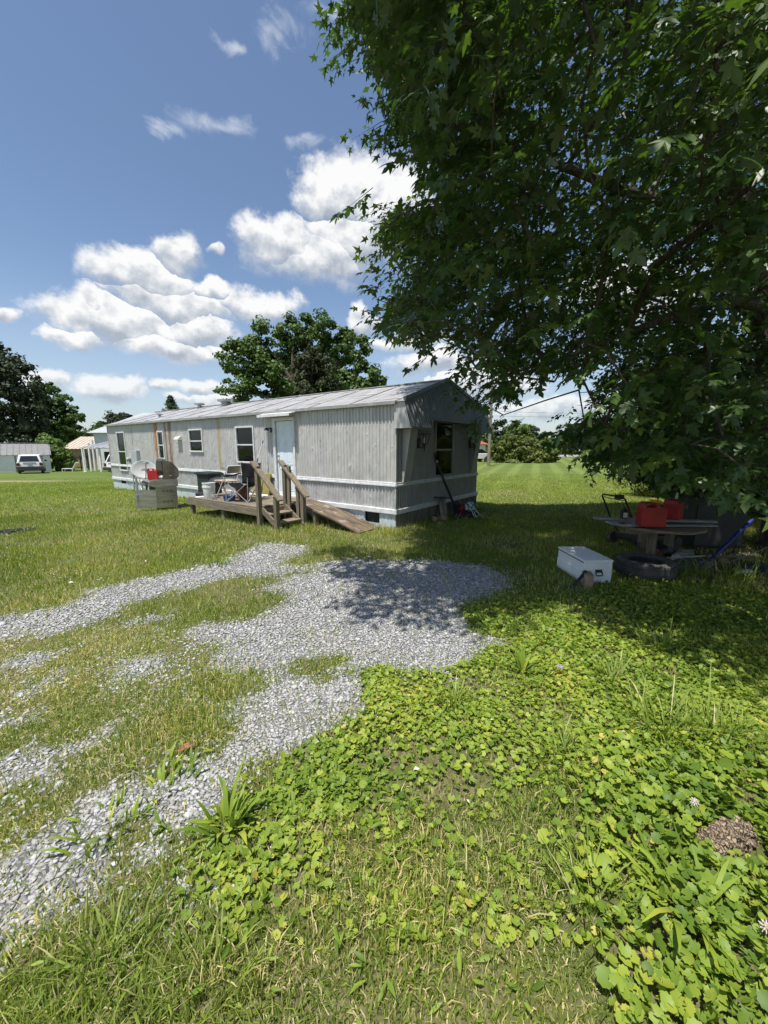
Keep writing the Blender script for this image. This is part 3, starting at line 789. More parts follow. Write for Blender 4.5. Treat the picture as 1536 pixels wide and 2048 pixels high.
def siding_mat(name, base, base2, streaks=(), dents=True):
    m, N = new_mat(name)
    co = N.n('ShaderNodeTexCoord').outputs['Object']
    x_, y_, z_ = N.sep(co)
    n = N.noise(N.vm('MULTIPLY', co, (1, 1, 0.35)), 3.5, 5, 0.65)
    col = N.mix(N.ss(n, 0.35, 0.7), base, base2)
    grime = N.noise(N.vm('MULTIPLY', co, (9, 9, 0.5)), 2.2, 4, 0.6)
    col = N.mix(N.m('MULTIPLY', N.ss(grime, 0.48, 0.74), 0.36), col, (0.30, 0.28, 0.245))
    splash = N.m('MULTIPLY', N.ss(z_, 0.95, 1.25, 1.0, 0.0), N.ss(N.noise(co, 4.5, 5, 0.65), 0.42, 0.65))
    col = N.mix(N.m('MULTIPLY', splash, 0.45), col, (0.27, 0.255, 0.22))
    # lap joint of the sheets every 0.81 m
    fr = N.m('FRACT', N.m('DIVIDE', y_, 0.81))
    col = N.mix(N.m('MULTIPLY', N.ss(N.m('ABSOLUTE', N.m('SUBTRACT', fr, 0.5)), 0.0, 0.012, 0.5, 0.0), 1.0), col, (0.20, 0.19, 0.18))
    for (yc, w, zt, zb, colr, k) in streaks:
        wob = N.m('MULTIPLY', N.m('SUBTRACT', N.noise(N.comb(0.0, N.m('MULTIPLY', y_, 6.0), N.m('MULTIPLY', z_, 1.1)), 2.0, 4, 0.6), 0.5), w * 1.6)
        d = N.m('ABSOLUTE', N.m('SUBTRACT', N.m('ADD', y_, wob), yc))
        a = N.ss(d, w * 0.15, w, 1.0, 0.0)
        b = N.m('MULTIPLY', N.ss(z_, zb, zb + 0.5), N.ss(z_, zt, zt + 0.02, 1.0, 0.0))
        tex = N.ss(N.noise(N.vm('MULTIPLY', co, (3, 26, 1.2)), 2.0, 4, 0.7), 0.22, 0.55)
        col = N.mix(N.m('MULTIPLY', N.m('MULTIPLY', a, b), N.m('MULTIPLY', tex, k)), col, colr)
    hgt = N.noise(N.vm('MULTIPLY', co, (1, 2.0, 1.0)), 3.5, 3, 0.5)
    nails = N.noise(co, 60, 3, 0.6)
    finish(N, col, 0.48, 0.12, N.bump(N.m('ADD', N.m('MULTIPLY', hgt, 1.0), N.m('ADD', N.m('MULTIPLY', N.ss(N.noise(N.vm('MULTIPLY', co, (1, 3.0, 1.5)), 2.2, 2, 0.4), 0.62, 0.74), 0.5), N.m('MULTIPLY', nails, 0.03))), 0.38, 0.05), 0.45)
    return m
ORANGE, BROWN, OCHRE = (0.40, 0.18, 0.035), (0.24, 0.13, 0.065), (0.42, 0.34, 0.15)
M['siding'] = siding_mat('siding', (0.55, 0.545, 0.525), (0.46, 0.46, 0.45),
    [(10.55, 0.26, 2.6, 0.20, ORANGE, 1.0), (10.50, 0.12, 2.6, 0.20, ORANGE, 1.0), (10.42, 0.05, 2.6, 0.9, BROWN, 0.8), (9.83, 0.12, 2.6, 0.6, BROWN, 1.0), (9.52, 0.17, 2.6, 0.7, BROWN, 1.0), (9.40, 0.05, 2.6, 1.1, ORANGE, 0.5),
     (6.47, 0.14, 2.6, 0.7, OCHRE, 0.9), (14.9, 0.06, 2.2, 0.9, BROWN, 0.6), (12.6, 0.03, 2.5, 1.2, BROWN, 0.5), (8.9, 0.02, 2.5, 1.9, BROWN, 0.4), (8.3, 0.05, 2.6, 1.4, OCHRE, 0.4)])
M['siding_low'] = siding_mat('siding_low', (0.52, 0.525, 0.53), (0.44, 0.445, 0.45), [(10.5, 0.13, 1.0, 0.2, ORANGE, 0.7)])
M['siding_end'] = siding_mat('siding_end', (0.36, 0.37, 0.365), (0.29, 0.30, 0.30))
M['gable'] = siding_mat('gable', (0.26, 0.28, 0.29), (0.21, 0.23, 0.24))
m, N = new_mat('roof_metal')
co = N.n('ShaderNodeTexCoord').outputs['Object']
v = N.vm('MULTIPLY', co, (0.55, 5.0, 1))
n = N.noise(v, 2.3, 6, 0.65)
col = N.mix(N.ss(n, 0.38, 0.62), (0.46, 0.46, 0.455), (0.31, 0.31, 0.31))
rn = N.noise(N.vm('MULTIPLY', co, (0.45, 4.0, 1)), 1.7, 5, 0.7)
col = N.mix(N.m('MULTIPLY', N.ss(rn, 0.50, 0.72), 0.8), col, (0.25, 0.19, 0.14))
finish(N, col, 0.5, 0.25, N.bump(n, 0.3, 0.03))
M['roof'] = m
M['skirt'] = pm('skirt', (0.56, 0.62, 0.64), (0.44, 0.50, 0.52), 4, 0.6, 0.05, stretch=(3, 3, 0.6), spots=((0.33, 0.38, 0.28), 5, 0.58, 0.5))
M['skirt_wood'] = pm('skirt_wood', (0.30, 0.28, 0.23), (0.13, 0.12, 0.10), 6, 0.85, 0.2, stretch=(8, 8, 0.5), rand=0.5)
M['curtain'] = pm('curtain', (0.46, 0.44, 0.36), (0.36, 0.35, 0.29), 3, 0.9, 0.1)
M['blind'] = pm('blind', (0.46, 0.54, 0.49), (0.40, 0.47, 0.43), 2, 0.7)
M['interior'] = pm('interior', (0.03, 0.03, 0.03), (0.02, 0.02, 0.02), 2, 0.9)
m, N = new_mat('window_glass')
g = N.n('ShaderNodeBsdfGlossy'); g.inputs['Roughness'].default_value = 0.04; g.inputs[0].default_value = (0.9, 0.95, 1, 1)
tr = N.n('ShaderNodeBsdfTransparent'); tr.inputs[0].default_value = (0.90, 0.92, 0.91, 1)
fr = N.n('ShaderNodeFresnel'); fr.inputs[0].default_value = 1.33
nb = N.bump(N.noise(N.n('ShaderNodeTexCoord').outputs['Object'], 2.5, 2), 0.08, 0.05); N.put(g.inputs['Normal'], nb)
mx = N.n('ShaderNodeMixShader'); N.put(mx.inputs[0], N.m('ADD', fr.outputs[0], 0.02))
N.t.links.new(tr.outputs[0], mx.inputs[1]); N.t.links.new(g.outputs[0], mx.inputs[2])
o_ = N.n('ShaderNodeOutputMaterial'); N.t.links.new(mx.outputs[0], o_.inputs[0])
M['glass'] = m

# openings of the long wall: y0, y1, z0, z1
WIN = [(13.30, 14.00, 0.78, 2.27, 'tall'), (10.0, 10.36, 1.33, 2.23, 'slim'), (7.40, 8.15, 1.60, 2.24, 'small'), (4.75, 5.52, 1.32, 2.25, 'big')]
DOOR = (3.02, 3.86, 0.50, 2.46)
PITCH = 0.09
PROF = [(0.0, 0.0), (0.030, 0.0), (0.045, 0.016), (0.075, 0.016)]     # rib profile within one pitch
RIBLEN = 4
def rib_sheet(mb, along0, along1, z0f, z1f, holes, P, depth=1.0):
    """vertical-ribbed sheet; P(along, out, z) gives the point"""
    n = int(round((along1 - along0) / PITCH))
    for i in range(n):
        a0 = along0 + i * (along1 - along0) / n
        pp = [(a0 + q * (along1 - along0) / n / PITCH, o * depth) for q, o in PROF] + [(a0 + (along1 - along0) / n, 0.0)]
        for (p0, o0), (p1, o1) in zip(pp[:-1], pp[1:]):
            mid = (p0 + p1) / 2
            segs = [(z0f(mid), z1f(mid))]
            for (h0, h1, b0, b1) in holes:
                if h0 < mid < h1:
                    ns = []
                    for s0, s1 in segs:
                        if b0 > s0: ns.append((s0, min(b0, s1)))
                        if b1 < s1: ns.append((max(b1, s0), s1))
                    segs = [q for q in ns if q[1] - q[0] > 0.005]
            for s0, s1 in segs:
                mb.quad(P(p0, o0, s0), P(p1, o1, s0), P(p1, o1, s1), P(p0, o0, s1))
    return mb
holes = [w[:4] for w in WIN] + [DOOR]
side_P = lambda a, o, z: (-o, a, z)
edges_up = [0, 1.2, 2.4, 3.6, 4.8, 6.45, 8.1, 9.6, 10.9, 12.3, 13.65, 15.0]
for a0, a1 in zip(edges_up[:-1], edges_up[1:]):
    mb = MB(); rib_sheet(mb, a0, a1, lambda q: 0.985, lambda q: EAVE, holes, side_P)
    mb.build('siding_panel', M['siding'], home)
    mb = MB(); rib_sheet(mb, a0, a1, lambda q: 0.42, lambda q: 0.93, holes, side_P)
    mb.build('lower_siding_panel', M['siding_low'], home)
    mb = MB(); rib_sheet(mb, a0, a1, lambda q: -0.15, lambda q: 0.33, [(0.42, 0.80, 0.10, 0.32), (13.65, 14.12, 0.2, 0.37)], lambda a, o, z: (-o * 0.4 - 0.004, a, z))
    mb.build('skirt_panel', M['skirt'], home)
# white trim bands on the long wall
MB().mm(-0.045, 0.0, -0.045, 3.02, 0.915, 0.955).mm(-0.032, 0.0, -0.032, 3.02, 0.955, 1.0).build('trim_band', M['white_trim'], home, bevel=0.006)
MB().mm(-0.045, 0.0, 3.86, HL, 0.915, 0.955).mm(-0.032, 0.0, 3.86, HL, 0.955, 1.0).build('trim_band', M['white_trim'], home, bevel=0.006)
MB().mm(-0.050, 0.0, -0.050, HL, 0.33, 0.44).build('trim_band', M['white_trim'], home, bevel=0.012)
for y in (0.8, 3.4, 6.1, 9.0, 11.6): MB().mm(-0.056, -0.049, y, y + 0.06, 0.328, 0.442).build('trim_joint', M['white_trim'], home)
# body behind: back wall, floor, far end, inner lining
MB().mm(0.06, HW - 0.003, 0.05, HL - 0.003, 0.30, 0.36).build('floor_frame', M['interior'], home)
MB().mm(HW - 0.03, HW, 0, HL, 0.0, EAVE).mm(0, HW - 0.03, HL - 0.03, HL, -0.3, EAVE).prism([(0, EAVE), (HW, EAVE), (HW / 2, PEAK)], HL - 0.03, HL, 'y').build('back_wall', M['siding'], home)
MB().mm(0.30, 0.34, 0.3, HL - 0.1, 0.40, 2.55).build('inner_wall', M['interior'], home)
# corner posts
for y in (-0.02, HL - 0.01):
    MB().mm(-0.026, 0.012, y - 0.006, y + 0.035, 0.44, EAVE).build('corner_trim', M['siding'], home)
for (y0, y1, z0, z1) in ((0.42, 0.80, 0.10, 0.32), (13.65, 14.12, 0.2, 0.37)):
    MB().mm(0.03, 0.05, y0, y1, z0, z1).build('skirt_vent', M['interior'], home)

def window(y0, y1, z0, z1, kind):
    w = MB(); t = 0.045
    w.mm(-0.05, 0.03, y0 - t, y0, z0 - t, z1 + t).mm(-0.05, 0.03, y1, y1 + t, z0 - t, z1 + t).mm(-0.05, 0.03, y0, y1, z1, z1 + t).mm(-0.055, 0.03, y0, y1, z0 - t, z0)
    wo_ = w.build('window', M['white_trim'], home, bevel=0.004)
    zm = z0 + (z1 - z0) * (0.5 if kind != 'small' else 0.48)
    MB().mm(-0.032, 0.0, y0, y1, zm - 0.018, zm + 0.018).build('meeting_rail', M['white_trim'], wo_)
    for (a, b) in ((z0, zm - 0.018), (zm + 0.018, z1)):
        MB().mm(-0.013, -0.009, y0, y1, a, b).build('pane', M['glass'], wo_)
    MB().mm(0.27, 0.285, y0 - 0.1, y1 + 0.1, z0 - 0.1, z1 + 0.1).build('dark_room', M['interior'], wo_)
    cb = MB()
    if kind == 'tall': spans = [(y0, y0 + 0.22), (y1 - 0.30, y1)]
    elif kind == 'slim': spans = [(y0, y0 + 0.12)]
    elif kind == 'small': spans = [(y0 + 0.01, y0 + 0.15)]
    else: spans = []
    for (a, b) in spans:
        n = 10
        for i in range(n):
            q0, q1 = a + (b - a) * i / n, a + (b - a) * (i + 1) / n
            cb.quad((0.07 + 0.02 * math.sin(i * 1.9), q0, z0), (0.07 + 0.02 * math.sin((i + 1) * 1.9), q1, z0), (0.07 + 0.015 * math.sin((i + 1) * 1.9), q1, z1), (0.07 + 0.015 * math.sin(i * 1.9), q0, z1))
    if spans: cb.build('curtain', M['curtain'], wo_, smooth=True)
    if kind == 'big':
        b_ = MB()
        b_.mm(0.045, 0.05, y0 + 0.01, y1 - 0.13, z0 + 0.01, z1 - 0.01)
        b_.build('roller_blind', M['blind'], wo_)
for w in WIN: window(*w)

# door
y0, y1, z0, z1 = DOOR
fr_ = MB().mm(-0.06, 0.04, y0, y0 + 0.07, z0, z1).mm(-0.06, 0.04, y1 - 0.09, y1, z0, z1).mm(-0.06, 0.04, y0 + 0.07, y1 - 0.09, z1 - 0.08, z1).mm(-0.09, 0.04, y0, y1, z0 - 0.05, z0)
fr_.build('door_frame', M['white_trim'], home, bevel=0.004)
door = MB().mm(-0.012, 0.03, y0 + 0.075, y1 - 0.105, z0 + 0.01, z1 - 0.09).build('door', M['door_paint'], home)
MB().mm(0.04, 0.05, y0, y1, z0, z1).build('door_backing', M['interior'], home)
dw0, dw1 = y0 + 0.075, y1 - 0.105
for (c0, c1) in ((0.10, 0.45), (0.55, 0.90)):
    for (r0, r1) in ((0.06, 0.36), (0.42, 0.74), (0.79, 0.95)):
        ya, yb = dw0 + (dw1 - dw0) * c0, dw0 + (dw1 - dw0) * c1
        za, zb = z0 + (z1 - z0 - 0.1) * r0, z0 + (z1 - z0 - 0.1) * r1
        p = MB().mm(-0.020, -0.012, ya, yb, za, za + 0.016).mm(-0.020, -0.012, ya, yb, zb - 0.016, zb).mm(-0.020, -0.012, ya, ya + 0.016, za + 0.016, zb - 0.016).mm(-0.020, -0.012, yb - 0.016, yb, za + 0.016, zb - 0.016)
        p.mm(-0.017, -0.012, ya + 0.05, yb - 0.05, za + 0.05, zb - 0.05)
        p.build('door_panel', M['door_paint'], door, bevel=0.004)
for z in (1.37, 1.50):
    MB().lathe([(0.0, 0.0), (0.028, 0.002), (0.028, 0.01), (0.012, 0.02), (0.022, 0.035), (0.026, 0.05), (0.0, 0.06)], (-0.012, dw1 - 0.06, z), 12, Matrix.Rotation(-math.pi / 2, 4, 'Y')).build('door_knob', M['steel_dull'], door, smooth=True)
# awning above the door
MB().add([(-0.29, 2.90, 2.50), (-0.29, 4.16, 2.50), (0, 4.16, 2.57), (0, 2.90, 2.57), (-0.29, 2.90, 2.53), (-0.29, 4.16, 2.53), (0, 4.16, 2.60), (0, 2.90, 2.60)],
         [(0, 1, 2, 3), (7, 6, 5, 4), (0, 4, 5, 1), (1, 5, 6, 2), (2, 6, 7, 3), (3, 7, 4, 0)]).mm(-0.302, -0.29, 2.90, 4.16, 2.47, 2.535).build('door_awning', M['white_trim'], home)
# bracket lamp by the door
lm = MB().mm(-0.03, -0.016, 3.93, 4.01, 2.10, 2.22).mm(-0.20, -0.03, 3.955, 3.985, 2.19, 2.215)
lm.lathe([(0.07, 0.0), (0.06, 0.03), (0.02, 0.05)], (-0.16, 3.97, 2.145), 10).build('porch_lamp', M['black_metal'], home)
# range vent hood, electric meter and breaker box with conduit
MB().add([(-0.016, 8.68, 1.95), (-0.15, 8.68, 1.95), (-0.15, 8.68, 1.99), (-0.07, 8.68, 2.06), (-0.016, 8.68, 2.06), (-0.016, 8.97, 1.95), (-0.15, 8.97, 1.95), (-0.15, 8.97, 1.99), (-0.07, 8.97, 2.06), (-0.016, 8.97, 2.06)],
         [(0, 1, 2, 3, 4), (9, 8, 7, 6, 5), (0, 5, 6, 1), (1, 6, 7, 2), (2, 7, 8, 3), (3, 8, 9, 4)]).build('vent_hood', M['white_paint'], home)
MB().mm(-0.13, -0.017, 12.05, 12.55, 1.02, 1.58).mm(-0.138, -0.13, 12.07, 12.53, 1.04, 1.55).build('breaker_box', M['grey_box'], home, bevel=0.008)
mt_ = MB().mm(-0.11, -0.017, 12.62, 12.88, 1.08, 1.36).build('meter_box', M['grey_box'], home, bevel=0.008)
MB().lathe([(0.10, 0.0), (0.10, 0.03), (0.085, 0.035), (0.085, 0.10), (0.06, 0.13), (0.0, 0.135)], (-0.11, 12.75, 1.23), 16, Matrix.Rotation(-math.pi / 2, 4, 'Y')).build('meter_dome', M['galv'], mt_, smooth=True)
MB().tube([(-0.06, 12.75, 1.08), (-0.06, 12.75, -0.1)], 0.025).tube([(-0.06, 12.2, 1.02), (-0.06, 12.2, 0.5), (-0.10, 12.1, 0.2), (-0.08, 11.9, 0.0)], 0.018).build('conduit', M['galv'], home, smooth=True)
MB().tube([(-0.07, 13.4, 0.40), (-0.10, 13.2, 0.22), (-0.10, 12.6, 0.15), (-0.08, 12.0, 0.33), (-0.09, 11.4, 0.18), (-0.12, 10.9, 0.05)], 0.008, 5).build('loose_cable', M['black_plastic'], home, smooth=True)

# ---- roof: separate sheets with raised seams
OV = 0.105
slope = (PEAK - EAVE) / (HW / 2)
def roof_z(x): return EAVE + 0.03 + slope * min(x, HW - x)
sheet_w = 1.26
ns = 12
for i in range(ns):
    ya = i * (HL + 0.10) / ns - 0.05; yb = (i + 1) * (HL + 0.10) / ns - 0.05
    for sgn in (0, 1):
        mb = MB()
        nsl = 8
        for k in range(nsl):
            t0, t1 = k / nsl, (k + 1) / nsl
            xa = -OV + (HW / 2 + OV) * t0; xb = -OV + (HW / 2 + OV) * t1
            for (p, q) in ((ya + 0.03, yb),):
                wob = 0.008 * math.sin(i * 2.1 + k * 1.3)
                za, zb_ = EAVE + 0.03 + slope * xa, EAVE + 0.03 + slope * xb
                if sgn: xa_, xb_ = HW - xa, HW - xb
                else: xa_, xb_ = xa, xb
                mb.quad((xa_, p, za + wob), (xa_, q, za), (xb_, q, zb_), (xb_, p, zb_ + wob))
        # seam
        e = lambda t: -OV + (HW / 2 + OV) * t
        X0, X1 = e(0), e(1)
        Z0, Z1 = EAVE + 0.03 + slope * X0, EAVE + 0.03 + slope * X1
        if sgn: X0, X1 = HW - X0, HW - X1
        mb.bar((X0, ya + 0.012, Z0 + 0.006), (X1, ya + 0.012, Z1 + 0.006), 0.030, 0.018)
        mb.build('roof_sheet', M['roof'], home)
MB().bar((HW / 2, -0.05, PEAK + 0.036), (HW / 2, HL + 0.05, PEAK + 0.036), 0.16, 0.022).build('ridge_cap', M['roof'], home)
MB().mm(-OV - 0.012, -OV + 0.008, -0.05, HL + 0.05, EAVE - 0.05, EAVE + 0.014).mm(-OV + 0.008, -0.018, -0.02, HL, EAVE - 0.03, EAVE - 0.018).build('eave_gutter', M['siding_end'], home)
MB().mm(-0.034, -0.016, 0.0, HL, EAVE - 0.06, EAVE - 0.03).build('eave_trim', M['siding_low'], home)
# roof vents
for (x, y, s) in ((1.75, 8.9, 1.0), (1.9, 10.9, 0.8), (0.7, 11.7, 0.5)):
    z = roof_z(x)
    MB().lathe([(0.10 * s, -0.03), (0.09 * s, 0.10 * s), (0.09 * s, 0.16 * s)], (x, y, z), 12).lathe([(0.0, 0.24 * s), (0.24 * s, 0.22 * s), (0.24 * s, 0.15 * s), (0.0, 0.15 * s)], (x, y, z), 14).build('roof_vent', M['galv'], home, smooth=True)
MB().tube([(2.3, 9.25, roof_z(2.3) - 0.02), (2.3, 9.25, roof_z(2.3) + 0.35)], 0.05).build('flue_pipe', M['galv'], home)

# ---- end wall (local y = 0): ribbed sheets around one tall window
EWIN = (1.60, 2.47, 1.06, 2.29)
end_P = lambda a, o, z: (a, -o, z)
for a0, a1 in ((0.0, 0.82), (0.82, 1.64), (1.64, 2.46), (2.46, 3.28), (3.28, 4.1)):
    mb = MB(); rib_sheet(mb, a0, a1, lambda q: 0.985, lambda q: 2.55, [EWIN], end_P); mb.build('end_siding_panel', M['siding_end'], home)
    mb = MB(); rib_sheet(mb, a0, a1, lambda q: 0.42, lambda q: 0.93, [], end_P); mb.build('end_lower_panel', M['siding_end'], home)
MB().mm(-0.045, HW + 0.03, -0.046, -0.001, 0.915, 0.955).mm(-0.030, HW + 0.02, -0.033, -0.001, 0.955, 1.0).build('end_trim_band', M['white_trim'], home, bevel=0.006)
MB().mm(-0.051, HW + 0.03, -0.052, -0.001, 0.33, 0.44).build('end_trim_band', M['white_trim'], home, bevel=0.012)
# loose vertical skirting boards along the end
slat = MB().mm(-0.034, 0.034, -0.012, 0.012, 0.0, 0.40).mesh('skirt_slat'); slat.materials.append(M['skirt_wood'])
for i in range(56):
    x = 0.03 + i * 0.0735
    place(slat, 'skirt_slat', home, (x, -0.008 - 0.01 * random.random(), -0.06), (random.uniform(-0.03, 0.06), random.uniform(-0.05, 0.05), random.uniform(-0.1, 0.1)), (random.choice((0.75, 0.9, 1.0)), 1, 1))
# window of the end wall
y0, y1, z0, z1 = EWIN
we = MB(); t = 0.05
we.mm(y0 - t, y0, -0.05, 0.03, z0 - t, z1 + t).mm(y1, y1 + t, -0.05, 0.03, z0 - t, z1 + t).mm(y0, y1, -0.05, 0.03, z1, z1 + t).mm(y0, y1, -0.055, 0.03, z0 - t, z0)
we = we.build('window', M['siding_end'], home, bevel=0.004)
zm = 1.66
MB().mm(y0, y1, -0.03, 0.0, zm - 0.02, zm + 0.02).build('meeting_rail', M['siding_end'], we)
for (a, b) in ((z0, zm - 0.02), (zm + 0.02, z1)): MB().mm(y0, y1, -0.013, -0.009, a, b).build('pane', M['glass'], we)
MB().mm(y0 - 0.1, y1 + 0.1, 0.27, 0.285, z0 - 0.1, z1 + 0.1).build('dark_room', M['interior'], we)
cb = MB()
for i in range(5): cb.quad((y1 - 0.16 + 0.032 * i, 0.06 + 0.02 * (i % 2), z0), (y1 - 0.16 + 0.032 * (i + 1), 0.06 + 0.02 * ((i + 1) % 2), z0), (y1 - 0.16 + 0.032 * (i + 1), 0.06 + 0.02 * ((i + 1) % 2), z1), (y1 - 0.16 + 0.032 * i, 0.06 + 0.02 * (i % 2), z1))
cb.build('curtain', M['curtain'], we, smooth=True)
# flared gable hood: ribbed sheet sloping outward, two dropped legs, with closed cheeks
HOODB, HOODO = 2.10, -0.40            # bottom height and overhang there
def hood_y(z, top): return -0.05 + (HOODO + 0.05) * (top - z) / (top - HOODB)
hb = MB()
nrib = 46
XA, XB = -0.06, HW + 0.06
def top_at(x): return EAVE + 0.02 + slope * max(0.0, min(x, HW - x))
def bot_at(x): return HOODB if (x < 0.80 or x > HW - 0.80) else 2.31
for i in range(nrib):
    xa, xb = XA + (XB - XA) * i / nrib, XA + (XB - XA) * (i + 1) / nrib
    cuts = [(xa, 0.0), (xa + (xb - xa) * 0.35, 0.0), (xa + (xb - xa) * 0.5, 0.014), (xa + (xb - xa) * 0.85, 0.014), (xb, 0.0)]
    for (p, o0), (q, o1) in zip(cuts[:-1], cuts[1:]):
        b0 = bot_at((p + q) / 2); tp, tq = top_at(p), top_at(q)
        # slope referred to the eave so the sheet is one plane
        Y = lambda z: -0.05 + (HOODO + 0.05) * (PEAK - z) / (PEAK - HOODB)
        hb.quad((p, Y(b0) - o0, b0), (q, Y(b0) - o1, b0), (q, Y(tq) - o1, tq), (p, Y(tp) - o0, tp))
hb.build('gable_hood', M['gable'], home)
Yh = lambda z: -0.05 + (HOODO + 0.05) * (PEAK - z) / (PEAK - HOODB)
for x in (XA, XB):
    MB().prism([(Yh(HOODB), HOODB), (0.0, HOODB), (0.0, EAVE + 0.01), (Yh(EAVE + 0.01), EAVE + 0.01)], x - 0.006, x + 0.006, 'x').build('hood_cheek', M['siding'], home)
for (xa, xb, zb) in ((XA, 0.80, HOODB), (0.80, HW - 0.80, 2.31), (HW - 0.80, XB, HOODB)):
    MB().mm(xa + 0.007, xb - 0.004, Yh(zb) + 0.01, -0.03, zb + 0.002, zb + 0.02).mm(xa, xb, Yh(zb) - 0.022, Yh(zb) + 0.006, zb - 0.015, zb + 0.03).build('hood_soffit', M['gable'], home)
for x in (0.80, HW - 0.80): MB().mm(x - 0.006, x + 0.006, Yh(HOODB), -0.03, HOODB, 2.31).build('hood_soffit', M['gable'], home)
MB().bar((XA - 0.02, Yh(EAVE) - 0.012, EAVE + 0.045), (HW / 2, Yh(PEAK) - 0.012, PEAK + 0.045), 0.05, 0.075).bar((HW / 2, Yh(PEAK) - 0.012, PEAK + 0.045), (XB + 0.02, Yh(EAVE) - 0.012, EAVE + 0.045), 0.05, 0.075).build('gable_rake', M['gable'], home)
# extra roof strip over the hood flare
mb = MB()
for s_ in (0, 1):
    xs = (-OV, HW / 2) if not s_ else (HW + OV, HW / 2)
    mb.quad((xs[0], -0.05, roof_z(-OV)), (xs[1], -0.05, PEAK + 0.03), (xs[1], Yh(PEAK) - 0.03, PEAK + 0.03), (xs[0], Yh(EAVE) - 0.03, roof_z(-OV)))
mb.build('roof_edge_strip', M['roof'], home)
# tapered wing walls under the hood
for (xa, xb) in ((0.22, 0.50), (HW - 0.50, HW - 0.22)):
    MB().prism([(-0.017, HOODB), (-0.22, HOODB), (-0.05, 1.0), (-0.017, 1.0)], xa, xb, 'x').build('wing_wall', M['siding'] if xa < 1 else M['siding_end'], home)
# carriage lanterns on the end wall
for x in (0.84, 3.50):
    b = MB().mm(x - 0.045, x + 0.045, -0.03, -0.016, 1.70, 1.92).tube([(x, -0.03, 1.76), (x, -0.10, 1.70), (x, -0.17, 1.78)], 0.012, 6)
    cx, cy = x, -0.17
    for sx in (-1, 1):
        for sy in (-1, 1):
            b.bar((cx + sx * 0.045, cy + sy * 0.045, 1.80), (cx + sx * 0.09, cy + sy * 0.09, 2.00), 0.012)
    b.box((cx, cy, 1.795), (0.10, 0.10, 0.02)).box((cx, cy, 2.005), (0.20, 0.20, 0.015)).tube([(cx, cy, 1.80), (cx, cy, 1.62)], [0.03, 0.006], 8)
    ln = b.build('lantern', M['black_metal'], home)
    MB().tube([(cx, cy, 1.81), (cx, cy, 1.93)], 0.018, 8).build('candle_bulb', M['white_plastic'], ln)

# ================================================================== deck, steps, ramp
DZ = 0.45
deck = thing('wooden_deck', 'weathered wooden deck with steps and two handrails at the door', 'deck', H2W(-0.8, 4.0, 0), ANG)
def dl(x, y, z): return (x + 0.8, y - 4.0, z)          # home axes to deck axes
bd_len = 2.95
board = MB().box((0, 0, 0), (0.135, bd_len, 0.036)).mesh('deck_board'); board.materials.append(M['old_wood'])
for i in range(11):
    place(board, 'deck_board', deck, dl(-1.50 + i * 0.142, 4.0 + random.uniform(-0.02, 0.02), DZ - 0.018 + random.uniform(-0.003, 0.003)), (0, random.uniform(-0.01, 0.01), random.uniform(-0.006, 0.006)))
def dpart(name, mat, fn, **kw):
    mb = MB(); fn(mb); return mb.build(name, M[mat], deck, **kw)
dpart('rim_joist', 'old_wood', lambda b: b.box(dl(-1.572, 4.0, DZ - 0.115), (0.038, 3.0, 0.15)))
dpart('rim_joist', 'old_wood_x', lambda b: b.box(dl(-0.80, 5.505, DZ - 0.115), (1.50, 0.038, 0.15)))
dpart('rim_joist', 'old_wood_x', lambda b: b.box(dl(-0.80, 2.495, DZ - 0.115), (1.50, 0.038, 0.15)))
for y in (3.1, 3.7, 4.3, 4.9):
    dpart('joist', 'old_wood_x', lambda b: b.box(dl(-0.80, y, DZ - 0.115), (1.48, 0.038, 0.14)))
for (x, y) in ((-1.505, 5.40), (-1.505, 3.95), (-0.15, 5.40), (-0.15, 3.0)):
    dpart('post', 'old_wood_z', lambda b: b.box(dl(x, y, 0.08), (0.09, 0.09, 0.36)))
SX0, SX1 = -1.58, -0.86
RT = 0.93
for x in (SX0, SX1):
    # tall newel at the deck edge and short newel at the foot
    for (y, z0, z1) in ((2.46, -0.08, DZ + 0.88), (1.88, -0.08, 0.72)):
        dpart('newel_post', 'old_wood_z', lambda b: b.box(dl(x, y, (z0 + z1) / 2), (0.089, 0.089, z1 - z0)))
    dpart('handrail', 'old_wood', lambda b: b.bar(dl(x, 2.60, DZ + 0.97), dl(x, 1.74, 0.66), 0.14, 0.038))
    dpart('stair_stringer', 'old_wood', lambda b: b.bar(dl(x + (0.05 if x < -1 else -0.05), 2.44, 0.40), dl(x + (0.05 if x < -1 else -0.05), 1.84, 0.02), 0.038, 0.12))
dpart('newel_post', 'old_wood_z', lambda b: b.box(dl(SX1 + 0.005, 2.34, 0.66), (0.05, 0.085, 1.3), rx=0.03))
dpart('baluster', 'old_wood_z', lambda b: b.box(dl(SX1, 2.05, 0.44), (0.04, 0.085, 0.88)))
for (y, z) in ((2.30, 0.30), (2.02, 0.15)):
    for k in (0, 1):
        dpart('tread', 'old_wood_x', lambda b: b.box(dl((SX0 + SX1) / 2, y - 0.14 * k + 0.07, z + 0.0), (SX1 - SX0 - 0.105, 0.134, 0.036)))
dpart('riser_board', 'old_wood_x', lambda b: b.box(dl((SX0 + SX1) / 2, 2.455, 0.36), (SX1 - SX0 - 0.11, 0.03, 0.10)))

